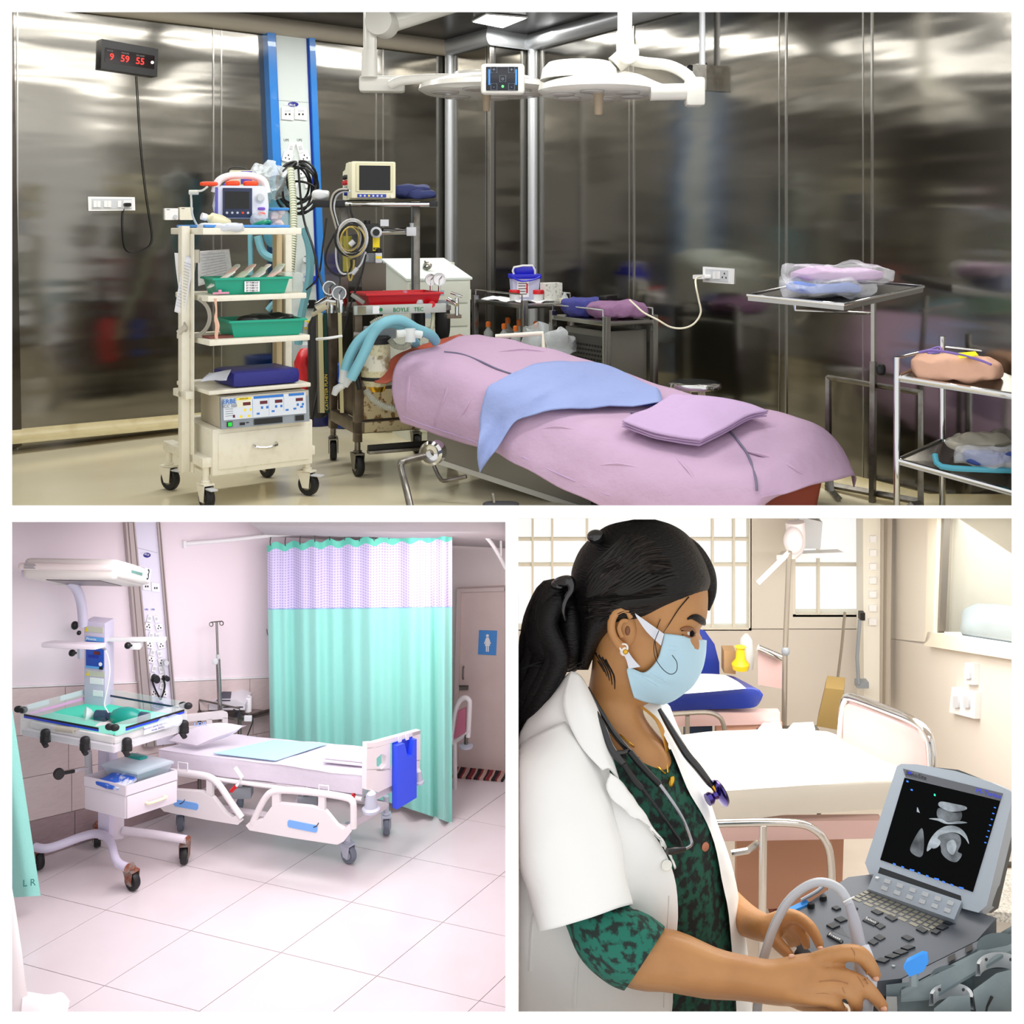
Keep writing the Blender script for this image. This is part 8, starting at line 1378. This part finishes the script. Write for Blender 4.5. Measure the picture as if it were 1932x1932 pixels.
part(co, 'front_seam', MB().tube([on_b(x, y, .6, ctv) for x, y in ((1262, 1690), (1258, 1760), (1254, 1830), (1252, 1900))], .003, 5, k=3), mat('stitch grey', '#d9d8d4', .8))
for pts in ([(1066, 1430), (1082, 1480), (1120, 1540), (1140, 1600)], [(1150, 1690), (1140, 1760), (1138, 1840)], [(1092, 1800), (1086, 1850), (1084, 1900)], [(1010, 1700), (1004, 1760), (1000, 1830)]): part(co, 'cloth_fold', MB().tube([on_b(x, y, -1, ctv) for x, y in pts], [.004, .012, .012, .004], 7, k=5), coat)
# necklace
gold = brass; part(woman, 'necklace', MB().tube([on_b(x, y, 1.5, None if y < 1425 else drv) for x, y in ((1170, 1386), (1196, 1408), (1222, 1428), (1240, 1446), (1256, 1460))], .0042, 6, k=3).tube([on_b(x, y, 1.5, drv) for x, y in ((1254, 1424), (1258, 1440), (1260, 1458))], .006, 6, k=3), gold)
part(woman, 'pendant', MB().sup(on_b(1266, 1475, 5, drv), .017, .012, .03, 1, 14, 10, R=Matrix.Rotation(.35, 3, 'Y')), gold)
# stethoscope
sth = thing('stethoscope', 'black stethoscope hung round the neck of the masked woman', 'stethoscope', V(1250, 1640, 100))
def onc(x, y, h): 
    a = onto(ctv, x, y, h / KP, D0); b = onto(drv, x, y, h / KP, D0); return a if a.y < b.y else b
part(sth, 'tubing', mp(MB().tube([q(*p) for p in ((1104, 1300, 84), (1120, 1340, 104), (1138, 1375, 118), (1152, 1410, 128), (1168, 1432, 130), (1180, 1444, 128))], [5, 7, 8, 8, 8, 6], 12, k=5)), mat('stethoscope black', '#17191c', .25, coat=.4))
part(sth, 'tubing', mp(MB().tube([q(*p) for p in ((1108, 1298, 80), (1132, 1342, 92), (1156, 1380, 100), (1176, 1405, 106), (1190, 1420, 110))], [4, 6, 6, 6, 5], 12, k=5)), MATS['stethoscope black'])
part(sth, 'yoke', mp(MB().tube([q(*p) for p in ((1160, 1420, 132), (1174, 1420, 128), (1188, 1416, 122))], 5, 10, k=4)), MATS['stethoscope black'])
for pts in ([(1178, 1442, 130), (1190, 1462, 132), (1202, 1478, 132), (1212, 1488, 130)], [(1188, 1418, 124), (1206, 1440, 124), (1226, 1462, 118), (1244, 1480, 112)]): part(sth, 'sleeve', mp(MB().tube([q(*p) for p in pts], 6.5, 12, k=4)), black)
part(sth, 'ear_tube', mp(MB().tube([q(*p) for p in ((1212, 1487, 130), (1240, 1525, 126), (1268, 1565, 116), (1285, 1590, 110), (1284, 1602, 112), (1270, 1604, 116))], 3.6, 8, k=5)), mat('tube dark', '#2a2b2e', .25, .5)); part(sth, 'ear_tube', mp(MB().tube([q(*p) for p in ((1244, 1479, 114), (1268, 1512, 110), (1288, 1545, 104), (1302, 1580, 98), (1304, 1594, 98), (1292, 1602, 102))], 3.6, 8, k=5)), mat('tube silver', '#a9abb0', .2, .8))
part(sth, 'ear_tip', mp(MB().tube([q(1292, 1602, 128), (q(1272, 1605, 142)), q(1258, 1606, 150)], [5, 8, 6.5], 12, k=3)), black)
part(sth, 'tubing', mp(MB().tube([q(*p) for p in ((1244, 1338, 40), (1258, 1362, 46), (1276, 1392, 52), (1296, 1424, 54), (1316, 1448, 50), (1336, 1474, 44), (1344, 1484, 40))], [4, 6, 7, 8, 8, 7, 5], 12, k=5)), MATS['stethoscope black'])
cp_ = part(sth, 'chest_piece', mp(MB().lathe([(28, 0), (29, 3), (24, 6), (9, 9), (7, 16), (13, 22), (13, 30)], q(1360, 1496, 34), 26, q(-.86, .45, .3))), mat('iridescent metal', '#5a4a9c', .15, 1)); part(cp_, 'stem', mp(MB().tube([q(1340, 1478, 42), q(1352, 1494, 38)], 5, 10)), gold); part(cp_, 'diaphragm', mp(MB().lathe([(26, -3), (27, -1), (27, 1)], q(1360, 1496, 34), 26, q(-.86, .45, .3))), mat('diaphragm', '#1d2a28', .3))
# probe in her hand
pr = thing('ultrasound_probe', 'white ultrasound probe on a grey cable held in her near hand', 'probe', V(1625, 1900, 180))
part(pr, 'cable', mp(MB().tube([q(*p) for p in ((1424, 1960, 120), (1430, 1890, 120), (1436, 1830, 124), (1446, 1790, 126), (1462, 1745, 130), (1486, 1702, 136), (1518, 1674, 142), (1550, 1664, 148), (1582, 1676, 154), (1600, 1702, 160), (1606, 1720, 163))], 9, 14, k=5)), mat('cable grey', '#b9bcc2', .4))
part(pr, 'strain_relief', mp(MB().tube([q(*p) for p in ((1603, 1708, 162), (1612, 1740, 170), (1618, 1770, 176), (1621, 1792, 180))], [9, 12, 13, 15], 16, k=3)), mat('relief grey', '#a9a9b2', .4)); part(pr, 'tie', mp(MB().tube([q(1591, 1702, 170), q(1603, 1696, 172), q(1612, 1692, 166)], 1.4, 6)), white)
part(pr, 'probe_body', mp(MB().tube([q(*p) for p in ((1621, 1788, 180), (1628, 1810, 182), (1634, 1845, 186), (1630, 1885, 190), (1622, 1930, 190))], [19, 21, 22, 20, 22], 16, k=3)), mat('probe white', '#d3d8e2', .35))
solo('chrome_ring', mp(MB().tube([q(1518 + 20 * math.cos(a), 1806 + 18 * math.sin(a), 30 + 14 * math.sin(a)) for a in [2 * math.pi * i / 24 for i in range(24)]], 6.5, 10, closed=True)), chrome, 'chrome ring beneath her far hand', 'ring')  # plain chrome ring, not a lamp
